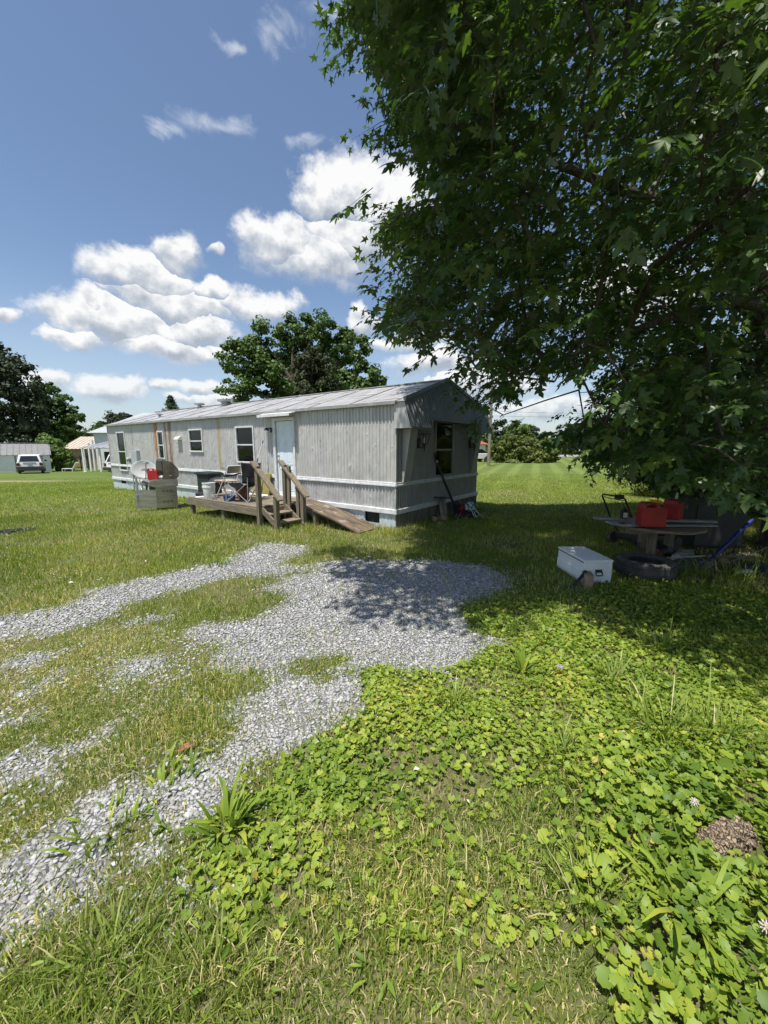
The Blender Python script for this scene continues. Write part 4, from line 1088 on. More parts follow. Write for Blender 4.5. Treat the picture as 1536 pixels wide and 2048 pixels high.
# plywood ramp sagging down along the wall
mp = pm('ramp_ply', (0.19, 0.14, 0.09), (0.07, 0.052, 0.036), 3, 0.9, 0.5, stretch=(6, 0.8, 2), spots=((0.32, 0.29, 0.25), 5, 0.58, 0.6))
ramp_o = thing('wooden_ramp', 'warped plywood ramp running down beside the home wall', 'ramp', H2W(-0.4, 1.5, 0), ANG)
mb = MB(); n = 14; Y0r, Y1r = 2.47, 0.38
prev = None
rw0, rw1 = -0.74, -0.075
for i in range(n + 1):
    t = i / n; y = Y0r + (Y1r - Y0r) * t
    z = 0.455 * (1 - t) + 0.05 * math.sin(math.pi * t) + 0.015
    cur = [(rw0 + 0.4, y - 1.5, z), (rw1 + 0.4, y - 1.5, z + 0.01), (rw1 + 0.4, y - 1.5, z - 0.02), (rw0 + 0.4, y - 1.5, z - 0.03)]
    if prev:
        o = len(mb.v); mb.v += prev + cur
        mb.f += [(o, o + 1, o + 5, o + 4), (o + 1, o + 2, o + 6, o + 5), (o + 2, o + 3, o + 7, o + 6), (o + 3, o, o + 4, o + 7)]
    prev = cur
mb.build('ramp_sheet', mp, ramp_o)
for (x, y, h_) in ((-0.66, 1.72, 0.30), (-0.16, 1.72, 0.30)):
    MB().box((x + 0.4, y - 1.5, h_ / 2 - 0.03), (0.085, 0.085, h_)).build('support_post', M['old_wood_z'], ramp_o)
for x in (rw0 + 0.05, rw1 - 0.05):
    MB().bar((x + 0.4, 2.44 - 1.5, 0.39), (x + 0.4, 1.72 - 1.5, 0.29), 0.04, 0.09).build('bearer', M['old_wood'], ramp_o)

# ================================================================== things on the deck
def on_deck(x, y, z=DZ): return H2W(x, y, z)
# white bucket
bk = thing('bucket', 'white plastic bucket with wire handle on the deck edge', 'bucket', on_deck(-1.38, 4.78))
MB().lathe([(0.0, 0.0), (0.125, 0.0), (0.130, 0.01), (0.145, 0.27), (0.155, 0.27), (0.155, 0.30), (0.148, 0.30), (0.150, 0.37), (0.158, 0.37), (0.158, 0.39), (0.145, 0.39), (0.128, 0.02), (0.0, 0.02)], n=24).build('tub', M['white_plastic'], bk, smooth=True)
MB().tube([(0.165 * math.cos(a), -0.16 * math.sin(a) * 0.6 - 0.02, 0.32 - 0.16 * math.sin(a)) for a in np.linspace(0, math.pi, 10)], 0.003, 5).build('wire_handle', M['steel_dull'], bk)
# black pan lid
tag(MB().lathe([(0.0, 0.0), (0.15, 0.0), (0.17, 0.03), (0.17, 0.07), (0.155, 0.075), (0.15, 0.09), (0.06, 0.10), (0.0, 0.10)], on_deck(-1.25, 5.36), 20).build('round_pan', M['black_plastic'], smooth=True), 'low round black pan on the corner of the deck', 'pan')
tag(MB().box(on_deck(-1.40, 5.13, DZ + 0.008), (0.28, 0.2, 0.016), rz=0.6).build('white_board', M['white_plastic'], bevel=0.004), 'flat white board lying between the black pan and the bucket', 'board')
# jar
m, N = new_mat('clear_plastic'); finish(N, (0.75, 0.78, 0.78), 0.15, 0, None, 0.5, **{'Transmission Weight': 0.75, 'IOR': 1.25}); M['clear'] = m
jr = thing('jar', 'small clear jar on the deck beside the white bucket', 'jar', on_deck(-1.47, 4.45))
MB().lathe([(0.0, 0.0), (0.055, 0.0), (0.06, 0.02), (0.06, 0.13), (0.045, 0.15), (0.045, 0.17)], n=14).build('body', M['clear'], jr, smooth=True)
MB().lathe([(0.048, 0.155), (0.048, 0.175), (0.0, 0.177)], n=14).build('lid', M['steel_dull'], jr, smooth=True)
# dark tote bin with lid
bn = thing('storage_bin', 'dark green plastic bin with flanged lid behind the white bucket', 'bin', H2W(-0.55, 6.22, 0.0), ANG)
MB().box((0, 0, 0.47), (0.40, 0.62, 0.94)).build('tub', M['bin_green'], bn, bevel=0.02)
MB().box((0, 0, 0.965), (0.48, 0.76, 0.05)).box((0, 0, 1.0), (0.42, 0.68, 0.03)).build('lid', M['bin_green'], bn, bevel=0.012)
# kettle barbecue
kb = thing('kettle_grill', 'sooty black kettle grill between the green bin and the folding chair', 'grill', on_deck(-0.98, 5.02))
MB().lathe([(0.0, 0.30), (0.12, 0.31), (0.20, 0.36), (0.24, 0.44), (0.245, 0.455), (0.23, 0.455)], n=22).build('bowl', M['black_metal'], kb, smooth=True)
ld = MB().lathe([(0.25, 0.455), (0.24, 0.50), (0.19, 0.565), (0.10, 0.60), (0.0, 0.605)], n=22).build('lid', pm('soot', (0.05, 0.05, 0.05), (0.025, 0.025, 0.025), 6, 0.4), kb, smooth=True)
MB().tube([(-0.05, 0, 0.60), (-0.05, 0, 0.635), (0.05, 0, 0.635), (0.05, 0, 0.60)], 0.008, 6).build('handle', M['black_plastic'], ld)
for k in range(3):
    a = k * 2.094 + 0.4
    MB().tube([(0.12 * math.cos(a), 0.12 * math.sin(a), 0.34), (0.21 * math.cos(a), 0.21 * math.sin(a), 0.0)], 0.011, 6).build('leg', M['black_metal'], kb)
kb.scale = (0.95, 0.95, 0.80)
# metal folding chair
fc = thing('folding_chair', 'tan and white metal folding chair on the deck', 'chair', on_deck(-1.13, 4.28), ANG + 0.15)
for sx in (-0.21, 0.21):
    MB().tube([(sx, 0.26, 0.0), (sx, -0.05, 0.47), (sx, -0.22, 0.78), (sx * 0.9, -0.235, 0.82)], 0.012, 6).build('leg', M['white_plastic'], fc)
    MB().tube([(sx * 0.92, -0.24, 0.0), (sx * 0.92, 0.14, 0.44)], 0.011, 6).build('leg', M['rusty'], fc)
MB().tube([(-0.19, -0.235, 0.82), (0.19, -0.235, 0.82)], 0.012, 6).tube([(-0.20, -0.24, 0.10), (0.20, -0.24, 0.10)], 0.009, 6).build('crossbar', M['white_plastic'], fc)
MB().box((0, 0.05, 0.45), (0.39, 0.38, 0.025), rx=0.06).build('seat', M['tan_plastic'], fc, bevel=0.01)
MB().box((0, -0.20, 0.725), (0.38, 0.02, 0.18), rx=0.32).build('backrest', M['tan_plastic'], fc, bevel=0.01)
# black camp chair
cc = thing('camp_chair', 'black fabric camp chair with crossed metal legs on the deck', 'chair', on_deck(-1.17, 3.62), ANG + 1.95)
def cloth_grid(fn, nu, nv):
    vs = [fn(i / nu, j / nv) for j in range(nv + 1) for i in range(nu + 1)]
    fs = [(j * (nu + 1) + i, j * (nu + 1) + i + 1, (j + 1) * (nu + 1) + i + 1, (j + 1) * (nu + 1) + i) for j in range(nv) for i in range(nu)]
    return vs, fs
b = MB(); vs, fs = cloth_grid(lambda u, v: ((u - 0.5) * (0.60 - 0.10 * v), 0.24 - 0.50 * v, 0.44 - 0.10 * math.sin(math.pi * u) - 0.03 * v), 10, 8); b.add(vs, fs); s_o = b.build('seat', M['black_fabric'], cc, smooth=True)
b = MB(); vs, fs = cloth_grid(lambda u, v: ((u - 0.5) * (0.40 + 0.16 * v), -0.25 - 0.13 * v - 0.05 * math.sin(math.pi * u) * (1 - 0.6 * v) + 0.012 * math.sin(9 * u + 5 * v), 0.40 + 0.50 * v - 0.03 * math.sin(math.pi * u)), 12, 10); b.add(vs, fs); b_o = b.build('backrest', M['black_fabric'], cc, smooth=True)
for o in (s_o, b_o):
    md = o.modifiers.new('thick', 'SOLIDIFY'); md.thickness = 0.006
for sx in (-1, 1):
    MB().tube([(sx * 0.29, 0.27, 0.0), (sx * -0.24, 0.25, 0.43)], 0.009, 6).build('leg', M['galv'], cc)
    MB().tube([(sx * 0.27, -0.25, 0.0), (sx * -0.22, -0.25, 0.42)], 0.009, 6).build('leg', M['galv'], cc)
    MB().tube([(sx * 0.29, 0.27, 0.0), (sx * 0.26, -0.25, 0.43)], 0.009, 6).build('leg', M['galv'], cc)
    MB().tube([(sx * 0.28, -0.26, 0.0), (sx * 0.27, -0.30, 0.45), (sx * 0.28, -0.38, 0.92)], 0.009, 6).build('back_post', M['galv'], cc)
    MB().tube([(sx * 0.29, 0.27, 0.02), (sx * 0.30, 0.26, 0.60)], 0.009, 6).build('arm_post', M['galv'], cc)
    MB().tube([(sx * 0.28, -0.33, 0.64), (sx * 0.31, -0.05, 0.60), (sx * 0.30, 0.27, 0.61)], 0.020, 6).build('armrest', M['black_fabric'], cc, smooth=True)
# blue dish, red-brown pot, leaning olive panel, white pipes, mop
bl = MB().lathe([(0.0, 0.0), (0.12, 0.0), (0.145, 0.12), (0.15, 0.12), (0.15, 0.13), (0.135, 0.125), (0.11, 0.015), (0.0, 0.015)], on_deck(-1.36, 3.93), 18).build('tub', M['blue_plastic'], smooth=True)
bl.name = 'blue_tub'; tag(bl, 'small blue plastic tub under the camp chair', 'tub')
pot = thing('flower_pot', 'reddish brown plastic flower pot behind the camp chair', 'pot', on_deck(-0.95, 3.98))
MB().lathe([(0.0, 0.0), (0.13, 0.0), (0.175, 0.27), (0.195, 0.27), (0.20, 0.33), (0.185, 0.33), (0.165, 0.26), (0.0, 0.25)], n=22).build('body', M['terracotta'], pot, smooth=True)
MB().lathe([(0.0, 0.26), (0.165, 0.265)], n=18).build('soil', M['interior'], pot)
op = MB(); op.box((0, 0, 0.29), (0.06, 0.66, 0.58), ry=0.17)
op = op.build('foam_panel', M['olive_panel'], bevel=0.015, loc=on_deck(-0.13, 4.30, DZ), rz=ANG); tag(op, 'thick olive yellow panel leaning on the wall left of the door', 'panel')
pp = MB().tube([(0, -0.42, 0.03), (0, 0.42, 0.03)], 0.03, 10).tube([(0, -0.30, 0.03), (-0.10, -0.30, 0.03)], 0.026, 8).tube([(0.0, 0.2, 0.03), (0, 0.2, 0.14)], 0.03, 8).build('white_pipe', M['white_plastic'], loc=on_deck(-0.42, 4.15), rz=ANG + 0.1, smooth=True)
tag(pp, 'white plastic pipe with elbow fittings lying on the deck', 'pipe')
mop = thing('mop', 'white mop with a blue collar propped upright against the wall', 'mop', on_deck(-0.55, 4.36), ANG)
MB().tube([(0, 0, 0.06), (0.22, -0.12, 0.82)], 0.018, 8).build('lower_pole', M['white_plastic'], mop)
MB().lathe([(0.045, 0), (0.05, 0.03), (0.05, 0.10), (0.03, 0.13)], (0.18, -0.10, 0.62), 10).build('joint', M['white_plastic'], mop, smooth=True)
MB().tube([(0.22, -0.12, 0.82), (0.26, -0.14, 0.98)], 0.016, 8).build('blue_collar', M['blue_plastic'], mop)
MB().tube([(0.26, -0.14, 0.98), (0.38, -0.20, 1.36)], 0.012, 8).build('upper_pole', M['white_plastic'], mop)
MB().tube([(0.38, -0.20, 1.36), (0.40, -0.21, 1.44)], 0.015, 8).build('grip', M['blue_plastic'], mop)
MB().box((0, 0, 0.035), (0.12, 0.30, 0.07)).build('head', M['white_plastic'], mop, bevel=0.02)
# rusty bracket board right of the door
rb = thing('rotten_board', 'short rotten board end propped on the wall right of the door', 'board', on_deck(-0.10, 2.88), ANG)
MB().box((0, 0, 0.19), (0.05, 0.14, 0.38), ry=0.1).build('plank', M['rusty'], rb)
MB().box((-0.03, 0.02, 0.30), (0.05, 0.10, 0.12), ry=0.1).build('dark_bracket', M['black_metal'], rb)

# ================================================================== gas grill, dish
GA = math.atan2(0.67, 0.74)            # grill: local +x runs from its front to its back, local +y away from the viewer
gp = np.array([-6.20, 10.55])
gr = thing('gas_grill', 'stainless gas grill with raised lid and cabinet door hanging open', 'grill', (gp[0], gp[1], gz(*gp)), GA)
MB().mm(0.0, 0.52, 0.0, 0.02, 0.06, 0.64).build('side_panel', M['steel'], gr)
MB().mm(0.0, 0.52, 0.78, 0.80, 0.06, 0.64).build('side_panel', M['steel'], gr)
MB().mm(0.50, 0.52, 0.02, 0.78, 0.06, 0.64).mm(0.02, 0.5, 0.02, 0.78, 0.06, 0.08).build('back_panel', M['steel_dull'], gr)
for row in (0.20, 0.50):
    for k in range(3):
        MB().mm(0.15 + 0.095 * k, 0.215 + 0.095 * k, -0.004, 0.003, row, row + 0.012).mm(0.15 + 0.095 * k, 0.215 + 0.095 * k, -0.004, 0.003, row + 0.025, row + 0.037).mm(0.15 + 0.095 * k, 0.215 + 0.095 * k, -0.004, 0.003, row + 0.05, row + 0.062).build('vent_slot', M['rusty'], gr)
dg = MB().box((-0.255, 0, 0.30), (0.50, 0.02, 0.50)).build('cabinet_door', M['steel'], gr, loc=(0, -0.01, 0.03), rz=0.72 - GA + 0.55 - 0.95)
MB().tube([(-0.45, -0.02, 0.14), (-0.45, -0.05, 0.16), (-0.45, -0.05, 0.42), (-0.45, -0.02, 0.44)], 0.010, 6).build('door_handle', M['steel'], dg, smooth=True)
for (x, y) in ((0.03, 0.03), (0.03, 0.77), (0.49, 0.03), (0.49, 0.77)):
    MB().box((x, y, 0.03), (0.045, 0.045, 0.08)).build('foot', M['black_plastic'], gr)
MB().mm(-0.03, 0.56, -0.02, 0.82, 0.64, 0.84).build('firebox', M['steel'], gr, bevel=0.01)
cp = MB().prism([(-0.03, 0.66), (-0.16, 0.72), (-0.14, 0.80), (-0.03, 0.84)], -0.02, 0.82, 'y').build('control_panel', M['steel'], gr)
for k in range(4):
    MB().lathe([(0.03, 0), (0.028, 0.03), (0.0, 0.032)], (-0.15, 0.08 + 0.2 * k, 0.76), 10, Matrix.Rotation(-math.pi / 2, 4, 'Y')).build('knob', M['black_plastic'], cp)
hood = [(0.10, 0.84), (0.54, 0.84), (0.58, 0.90), (0.60, 1.10), (0.54, 1.22), (0.38, 1.32), (0.30, 1.33), (0.27, 1.30), (0.28, 1.10)]
hood = [(0.20, 0.845), (0.54, 0.845), (0.61, 0.92), (0.61, 1.12), (0.45, 1.32), (0.24, 1.36), (0.24, 1.33), (0.40, 1.27), (0.50, 1.10), (0.47, 0.95)]
ho = MB().prism(hood, 0.03, 0.79, 'y').prism([(0.20, 0.85), (0.54, 0.85), (0.60, 0.93), (0.60, 1.11), (0.45, 1.31), (0.24, 1.35)], 0.0, 0.03, 'y').prism([(0.20, 0.85), (0.54, 0.85), (0.60, 0.93), (0.60, 1.11), (0.45, 1.31), (0.24, 1.35)], 0.79, 0.82, 'y').build('lid', pm('smoked_steel', (0.30, 0.27, 0.22), (0.18, 0.16, 0.13), 4, 0.4, 0.03, metal=0.75), gr)
MB().mm(0.22, 0.24, 0.1, 0.7, 1.08, 1.34).build('lid_handle', M['black_metal'], ho)
MB().tube([(0.26, 0.1, 1.40), (0.26, 0.7, 1.40)], 0.018, 8).mm(0.25, 0.27, 0.12, 0.15, 1.35, 1.40).mm(0.25, 0.27, 0.65, 0.68, 1.35, 1.40).build('lid_bar', M['steel'], ho)
MB().lathe([(0.05, 0), (0.075, 0.01), (0.075, 0.03), (0.05, 0.04)], (0.53, -0.03, 0.075), 14, Matrix.Rotation(math.pi / 2, 4, 'X')).build('caster', M['rubber'], gr)

def gas_can(label, loc, rz, sc=(1, 1, 1), group=None, spout=None):
    g_ = thing('gas_can', label, 'gas can', loc, rz, group)
    # bottle-shaped jug with a moulded handle hole, built as an outline with thickness
    out = [(-0.155, 0.0), (0.155, 0.0), (0.165, 0.02), (0.165, 0.24), (0.145, 0.275), (0.09, 0.285), (0.065, 0.30), (0.02, 0.345), (-0.12, 0.35), (-0.155, 0.325), (-0.165, 0.27), (-0.165, 0.02)]
    hole = [(-0.115, 0.285), (-0.125, 0.305), (-0.105, 0.325), (-0.005, 0.32), (0.020, 0.298), (0.005, 0.285)]
    out = [(a * sc[0], b * sc[2]) for a, b in out]; hole = [(a * sc[0], b * sc[2]) for a, b in hole]
    import bmesh
    bm = bmesh.new()
    ov = [bm.verts.new((a, 0, b)) for a, b in out]; hv = [bm.verts.new((a, 0, b)) for a, b in hole]
    oe = [bm.edges.new((ov[i], ov[(i + 1) % len(ov)])) for i in range(len(ov))]
    he = [bm.edges.new((hv[i], hv[(i + 1) % len(hv)])) for i in range(len(hv))]
    bmesh.ops.triangle_fill(bm, use_beauty=True, use_dissolve=False, edges=oe + he)
    # body is deep, the grip above is slimmer
    me = bpy.data.meshes.new('jug'); 
    ret = bmesh.ops.extrude_face_region(bm, geom=list(bm.faces))
    nv_ = [e for e in ret['geom'] if isinstance(e, bmesh.types.BMVert)]
    dep = 0.13 * sc[1]
    for vtx in nv_: vtx.co.y += dep
    for vtx in bm.verts:
        vtx.co.y -= dep / 2
    bmesh.ops.recalc_face_normals(bm, faces=bm.faces)
    bm.to_mesh(me); bm.free(); me.materials.append(M['red_plastic'])
    o = place(me, 'jug', g_)
    md = o.modifiers.new('bevel', 'BEVEL'); md.width = 0.014; md.segments = 2; md.limit_method = 'ANGLE'; md.angle_limit = R(50)
    if spout == 'yellow':
        MB().lathe([(0.042, 0), (0.042, 0.03), (0.035, 0.035), (0.0, 0.036)], (0.105 * sc[0], 0, 0.28 * sc[2]), 14).build('collar', M['black_plastic'], g_)
        MB().tube([(0.11 * sc[0], 0, 0.33 * sc[2]), (0.08 * sc[0], 0, 0.35 * sc[2]), (-0.02 * sc[0], 0.04, 0.36 * sc[2])], [0.034, 0.028, 0.022], 10).build('spout', M['yellow_plastic'], g_, smooth=True)
    elif spout == 'white':
        MB().tube([(0.10 * sc[0], 0, 0.27 * sc[2]), (0.12 * sc[0], 0, 0.32 * sc[2]), (0.155 * sc[0], 0, 0.43 * sc[2])], [0.03, 0.02, 0.014], 10).build('spout', M['white_plastic'], g_, smooth=True)
    else:
        MB().lathe([(0.035, 0), (0.035, 0.035), (0.0, 0.04)], (0.095 * sc[0], 0, 0.28 * sc[2]), 12).build('cap', M['yellow_plastic'], g_)
    return g_
ca, sa = math.cos(GA), math.sin(GA)
def on_grill(x, y, z): return (gp[0] + ca * x - sa * y, gp[1] + sa * x + ca * y, z + float(gz(*gp)))
gas_can('red plastic gas can standing on the open gas grill', on_grill(0.02, 0.26, 0.842), 0.25, (0.78, 1, 0.86))
tg = MB().tube([(0, 0, 0.03), (0.34, 0, 0.10)], 0.012, 6).tube([(0, 0.05, 0.02), (0.33, 0.04, 0.10)], 0.012, 6).build('tongs', M['black_metal'], loc=on_grill(0.12, 0.12, 0.842), rz=0.3)
tag(tg, 'pair of black tongs across the open grill', 'tongs')
tag(MB().box((0, 0, 0.03), (0.16, 0.10, 0.05), rx=0.2).box((0.05, 0.03, 0.07), (0.08, 0.07, 0.03), ry=0.3).build('crumpled_wrapper', M['white_plastic'], loc=on_grill(0.18, 0.3, 0.843), bevel=0.015), 'crumpled white wrapper lying on the grill beside the gas can', 'wrapper')

dp = np.array(H2W(-1.15, 9.0)[:2])
ds = thing('satellite_dish', 'pale grey oval satellite dish on a dark mast before the home', 'satellite dish', (dp[0], dp[1], 0), 0.0)
tocam = math.atan2(-dp[1], -dp[0])
Mr = Matrix.Rotation(tocam + 0.20, 4, 'Z') @ Matrix.Rotation(R(68), 4, 'Y') @ Matrix.Diagonal((0.80, 1.02, 1, 1))
dm = pm('dish_face', (0.56, 0.565, 0.55), (0.50, 0.505, 0.49), 3, 0.5)
ctr = Vector((0, 0, 1.0))
prof = [(0.0, 0.0)] + [(0.36 * k / 6, 0.055 * (k / 6) ** 2) for k in range(1, 7)] + [(0.37, 0.052), (0.35, 0.035), (0.0, -0.02)]
MB().lathe(prof, ctr, 28, Mr).build('dish', dm, ds, smooth=True)
mk = MB()
for (u, w, du, dw, a) in ((-0.02, 0.02, 0.06, 0.03, 0.6), (0.08, 0.03, 0.03, 0.045, 0.2), (0.05, -0.03, 0.05, 0.025, -0.5)):
    vs = [Mr @ Vector((-(w + dw * math.sin(t + a)), u + du * math.cos(t), 0.012)) + ctr for t in np.linspace(0, 2 * math.pi, 12, endpoint=False)]
    mk.add(vs, [tuple(range(12))])
mk.build('faded_emblem', pm('emblem_grey', (0.30, 0.31, 0.31), None, 6, 0.6), ds)
MB().tube([(0, 0.05, -0.15), (0, 0.05, 0.80), (0, 0.06, 0.96)], 0.03, 10).build('mast', pm('mast_dark', (0.05, 0.055, 0.075), (0.04, 0.04, 0.05), 6, 0.5), ds, smooth=True)
tip = Mr @ Vector((-0.10, 0.0, 0.42)) + ctr
bot = Mr @ Vector((0.40, 0.0, 0.02)) + ctr
MB().tube([bot, (bot + tip) / 2 + Vector((0, 0, -0.05)), tip], 0.016, 8).build('feed_arm', M['galv'], ds)
MB().box(tip, (0.08, 0.15, 0.06)).build('feed_horn', M['grey_box'], ds, bevel=0.01)
MB().tube([(-0.42, 0.25, -0.1), (-0.42, 0.22, 0.75)], 0.035, 8).tube([(-0.22, 0.2, -0.1), (-0.20, 0.15, 0.6)], 0.018, 8).build('side_post', M['galv'], ds)
MB().tube([(0.0, 0.0, 0.75), (0.10, -0.05, 0.5), (0.02, 0.0, 0.3), (0.16, -0.02, 0.05), (0.35, 0.1, 0.0)], 0.007, 5).build('cable', M['black_plastic'], ds)

# ================================================================== end-wall clutter
tl = thing('pole_tool', 'black electric pole tool with dark red motor leaning on the end wall', 'garden tool', H2W(2.05, -0.42, 0), ANG)
top = (1.56 - 2.05, -0.035 + 0.42 - 0.02, 1.42)
MB().tube([(0.0, 0, 0.14), top], 0.030, 8).build('shaft', M['black_metal'], tl, smooth=True)
tv = Vector(top)
MB().tube([tv, tv + Vector((-0.03, 0.0, 0.12)), tv + Vector((-0.09, -0.03, 0.17)), tv + Vector((-0.12, -0.05, 0.12)), tv + Vector((-0.05, -0.04, 0.02))], 0.020, 8).build('grip_loop', M['black_plastic'], tl, smooth=True)
MB().tube([tv + Vector((0.02, -0.03, -0.05)), tv + Vector((-0.24, -0.12, -0.11))], 0.012, 6).build('side_lever', M['black_metal'], tl)
MB().lathe([(0.0, 0), (0.03, 0.0), (0.03, 0.02), (0, 0.03)], tv + Vector((0, -0.03, -0.03)), 12, Matrix.Rotation(math.pi / 2, 4, 'X')).build('bolt_cap', M['white_plastic'], tl)
MB().box((0.10, -0.02, 0.20), (0.26, 0.22, 0.24), ry=-0.5).build('motor_housing', pm('dark_red', (0.22, 0.012, 0.025), (0.16, 0.01, 0.02), 5, 0.4), tl, bevel=0.035)
MB().box((-0.03, 0.0, 0.25), (0.14, 0.14, 0.34), ry=-0.32).build('gear_case', M['black_plastic'], tl, bevel=0.02)
for sx in (-0.22, 0.02):
    MB().lathe([(0.075, -0.02), (0.08, -0.01), (0.08, 0.01), (0.075, 0.02)], (sx, -0.10, 0.078), 16, Matrix.Rotation(math.pi / 2, 4, 'X')).build('wheel', M['rubber'], tl)
MB().tube([(-0.30, -0.10, 0.08), (0.10, -0.10, 0.08)], 0.010, 6).build('axle', M['white_plastic'], tl)
bp = MB().box((0, 0, 0.24), (0.26, 0.05, 0.44), rx=-0.18).build('picture_board', pm('worn_board', (0.42, 0.38, 0.30), (0.20, 0.17, 0.12), 4, 0.8), loc=H2W(1.78, -0.17, 0.02), rz=ANG, bevel=0.005)
tag(bp, 'worn pale board propped behind the pole tool', 'board')
mp_ = MB().mm(-0.25, 0.35, -0.16, 0.0, 0.0, 0.03).build('black_tray', M['black_plastic'], loc=H2W(1.75, -0.06, 0.50), rz=ANG, bevel=0.006)
mp_.data.transform(Matrix.Rotation(0.12, 4, 'Y')); tag(mp_, 'shallow black tray resting on the white band behind the pole tool', 'tray')
def crumple(name, mat, loc, size, label, cat, seed, n=3):
    rs = random.Random(seed); import bmesh
    bm = bmesh.new(); bmesh.ops.create_icosphere(bm, subdivisions=n, radius=1.0)
    for v_ in bm.verts:
        k = 1 + rs.uniform(-0.28, 0.28); v_.co = Vector((v_.co.x * size[0] * k, v_.co.y * size[1] * k, max(-0.4, v_.co.z) * size[2] * k))
    zmin = min(v_.co.z for v_ in bm.verts)
    for v_ in bm.verts: v_.co.z -= zmin
    me = bpy.data.meshes.new(name); bm.to_mesh(me); bm.free(); me.materials.append(mat)
    return tag(place(me, name, None, loc, (0, 0, rs.uniform(0, 6))), label, cat)
m, N = new_mat('printed_bag')
co = N.n('ShaderNodeTexCoord').outputs['Object']
c = N.ramp(N.noise(co, 9, 2, 0.4), [(0.40, (0.62, 0.66, 0.66)), (0.47, (0.03, 0.14, 0.12)), (0.55, (0.04, 0.17, 0.14)), (0.62, (0.55, 0.6, 0.6))], 'CONSTANT')
finish(N, c, 0.35); M['bag'] = m
crumple('plastic_bag', M['bag'], H2W(2.42, -0.52, 0.12), (0.20, 0.16, 0.17), 'crumpled green and white plastic bag heaped by the end wall', 'bag', 3, 2)
crumple('trash_bag', M['black_plastic'], H2W(2.45, -0.50, 0.0), (0.30, 0.22, 0.12), 'slumped black trash bag under the green and white bag', 'bag', 5)
cord = MB().tube([(0, 0, 0.25), (0.04, -0.15, 0.08), (0.10, -0.22, 0.02), (0.0, -0.30, 0.02), (0.12, -0.38, 0.015)], 0.008, 5).tube([(-0.15, 0, 0.22), (-0.18, -0.12, 0.05), (-0.12, -0.16, 0.02), (-0.08, -0.05, 0.16)], 0.008, 5).build('tangled_cord', M['white_plastic'], loc=H2W(2.40, -0.68, 0), rz=ANG)
tag(cord, 'tangled white cord trailing from the bags onto the grass', 'cord')
for k, (x, y, s, r_) in enumerate(((1.30, -0.22, 0.15, 0.4), (1.46, -0.30, 0.17, 1.1), (1.60, -0.36, 0.13, 0.2))):
    b = MB().box((0, 0, s * 0.42), (s * 1.5, s * 0.8, s * 0.7), rx=0.5 - 0.2 * k, ry=0.3).build('paving_chunk', M['brick_tan'], loc=H2W(x, y, -0.01), rz=r_ + ANG, bevel=0.012)
    tag(b, ['broken tan paving chunk farthest from the pole tool by the skirting', 'largest broken tan paving chunk, between the other two by the skirting', 'smallest broken tan paving chunk, next to the worn pale board'][k], 'rubble', 'broken paving chunks by the end wall')

# ================================================================== white chest, tyre, bricks
tb = thing('metal_chest', 'white painted metal chest with black drop handle on the grass', 'chest', (2.735, 5.16, 0), 0.04)
bx, by, bh = 0.185, 0.345, 0.31
mw = pm('chest_white', (0.80, 0.82, 0.83), (0.72, 0.74, 0.75), 3, 0.45, 0.02, spots=((0.20, 0.15, 0.11), 22, 0.70, 0.8))
body_o = MB().mm(-bx, bx, -by, by, 0.0, bh - 0.03).build('body', mw, tb, bevel=0.006)
MB().mm(-bx - 0.004, bx + 0.006, -by - 0.006, by + 0.004, bh - 0.028, bh).build('lid', mw, tb, bevel=0.004)
MB().mm(-bx - 0.010, -bx, -by + 0.0, by - 0.0, 0.02, 0.155).build('lower_flap', mw, tb, bevel=0.006)
MB().tube([(-bx - 0.008, -by + 0.01, bh - 0.032), (-bx - 0.008, by - 0.01, bh - 0.032)], 0.006, 6).build('hinge', M['rusty'], tb)
hd = MB().mm(-0.035, 0.05, -by - 0.008, -by, 0.145, 0.185).tube([(-0.028, -by - 0.012, 0.17), (-0.035, -by - 0.03, 0.125), (-0.028, -by - 0.03, 0.112), (0.043, -by - 0.03, 0.112), (0.050, -by - 0.03, 0.125), (0.043, -by - 0.012, 0.17)], 0.007, 6).build('drop_handle', M['black_metal'], tb)
TY = np.array([3.62, 5.20])
ty = thing('tyre', 'worn black car tyre lying flat beside the white chest', 'tyre', (TY[0], TY[1], 0.0))
ty.scale = (0.94, 0.94, 0.94)
pr = []
Rr, wd = 0.385, 0.235
for (r_, z) in ((0.245, 0.03), (0.27, 0.008), (0.33, 0.0), (0.365, 0.018), (0.383, 0.04), (0.385, 0.07), (0.378, 0.074), (0.378, 0.08), (0.386, 0.084), (0.386, 0.15), (0.379, 0.154), (0.379, 0.16), (0.386, 0.165), (0.383, 0.195), (0.365, 0.217), (0.33, 0.235), (0.27, 0.227), (0.245, 0.205), (0.235, 0.20), (0.26, 0.16), (0.30, 0.12), (0.26, 0.075), (0.235, 0.035)):
    pr.append((r_, z))
MB().lathe(pr, n=48, closed=True).build('tyre_casing', pm('tyre_rubber', (0.085, 0.082, 0.078), (0.055, 0.052, 0.048), 8, 0.85, 0.2), ty, smooth=True)
tw = MB()
for k in range(48):
    a = k * 2 * math.pi / 48
    tw.box((0.386 * math.cos(a), 0.386 * math.sin(a), 0.19), (0.008, 0.022, 0.035), rz=a).box((0.386 * math.cos(a), 0.386 * math.sin(a), 0.045), (0.008, 0.022, 0.035), rz=a)
tag(tw.build('tread_blocks', M['rubber'], ty), kind='stuff')
brick = MB().box((0, 0, 0.03), (0.10, 0.20, 0.058)).mesh('brick')
bs0 = np.array([2.56, 4.70])
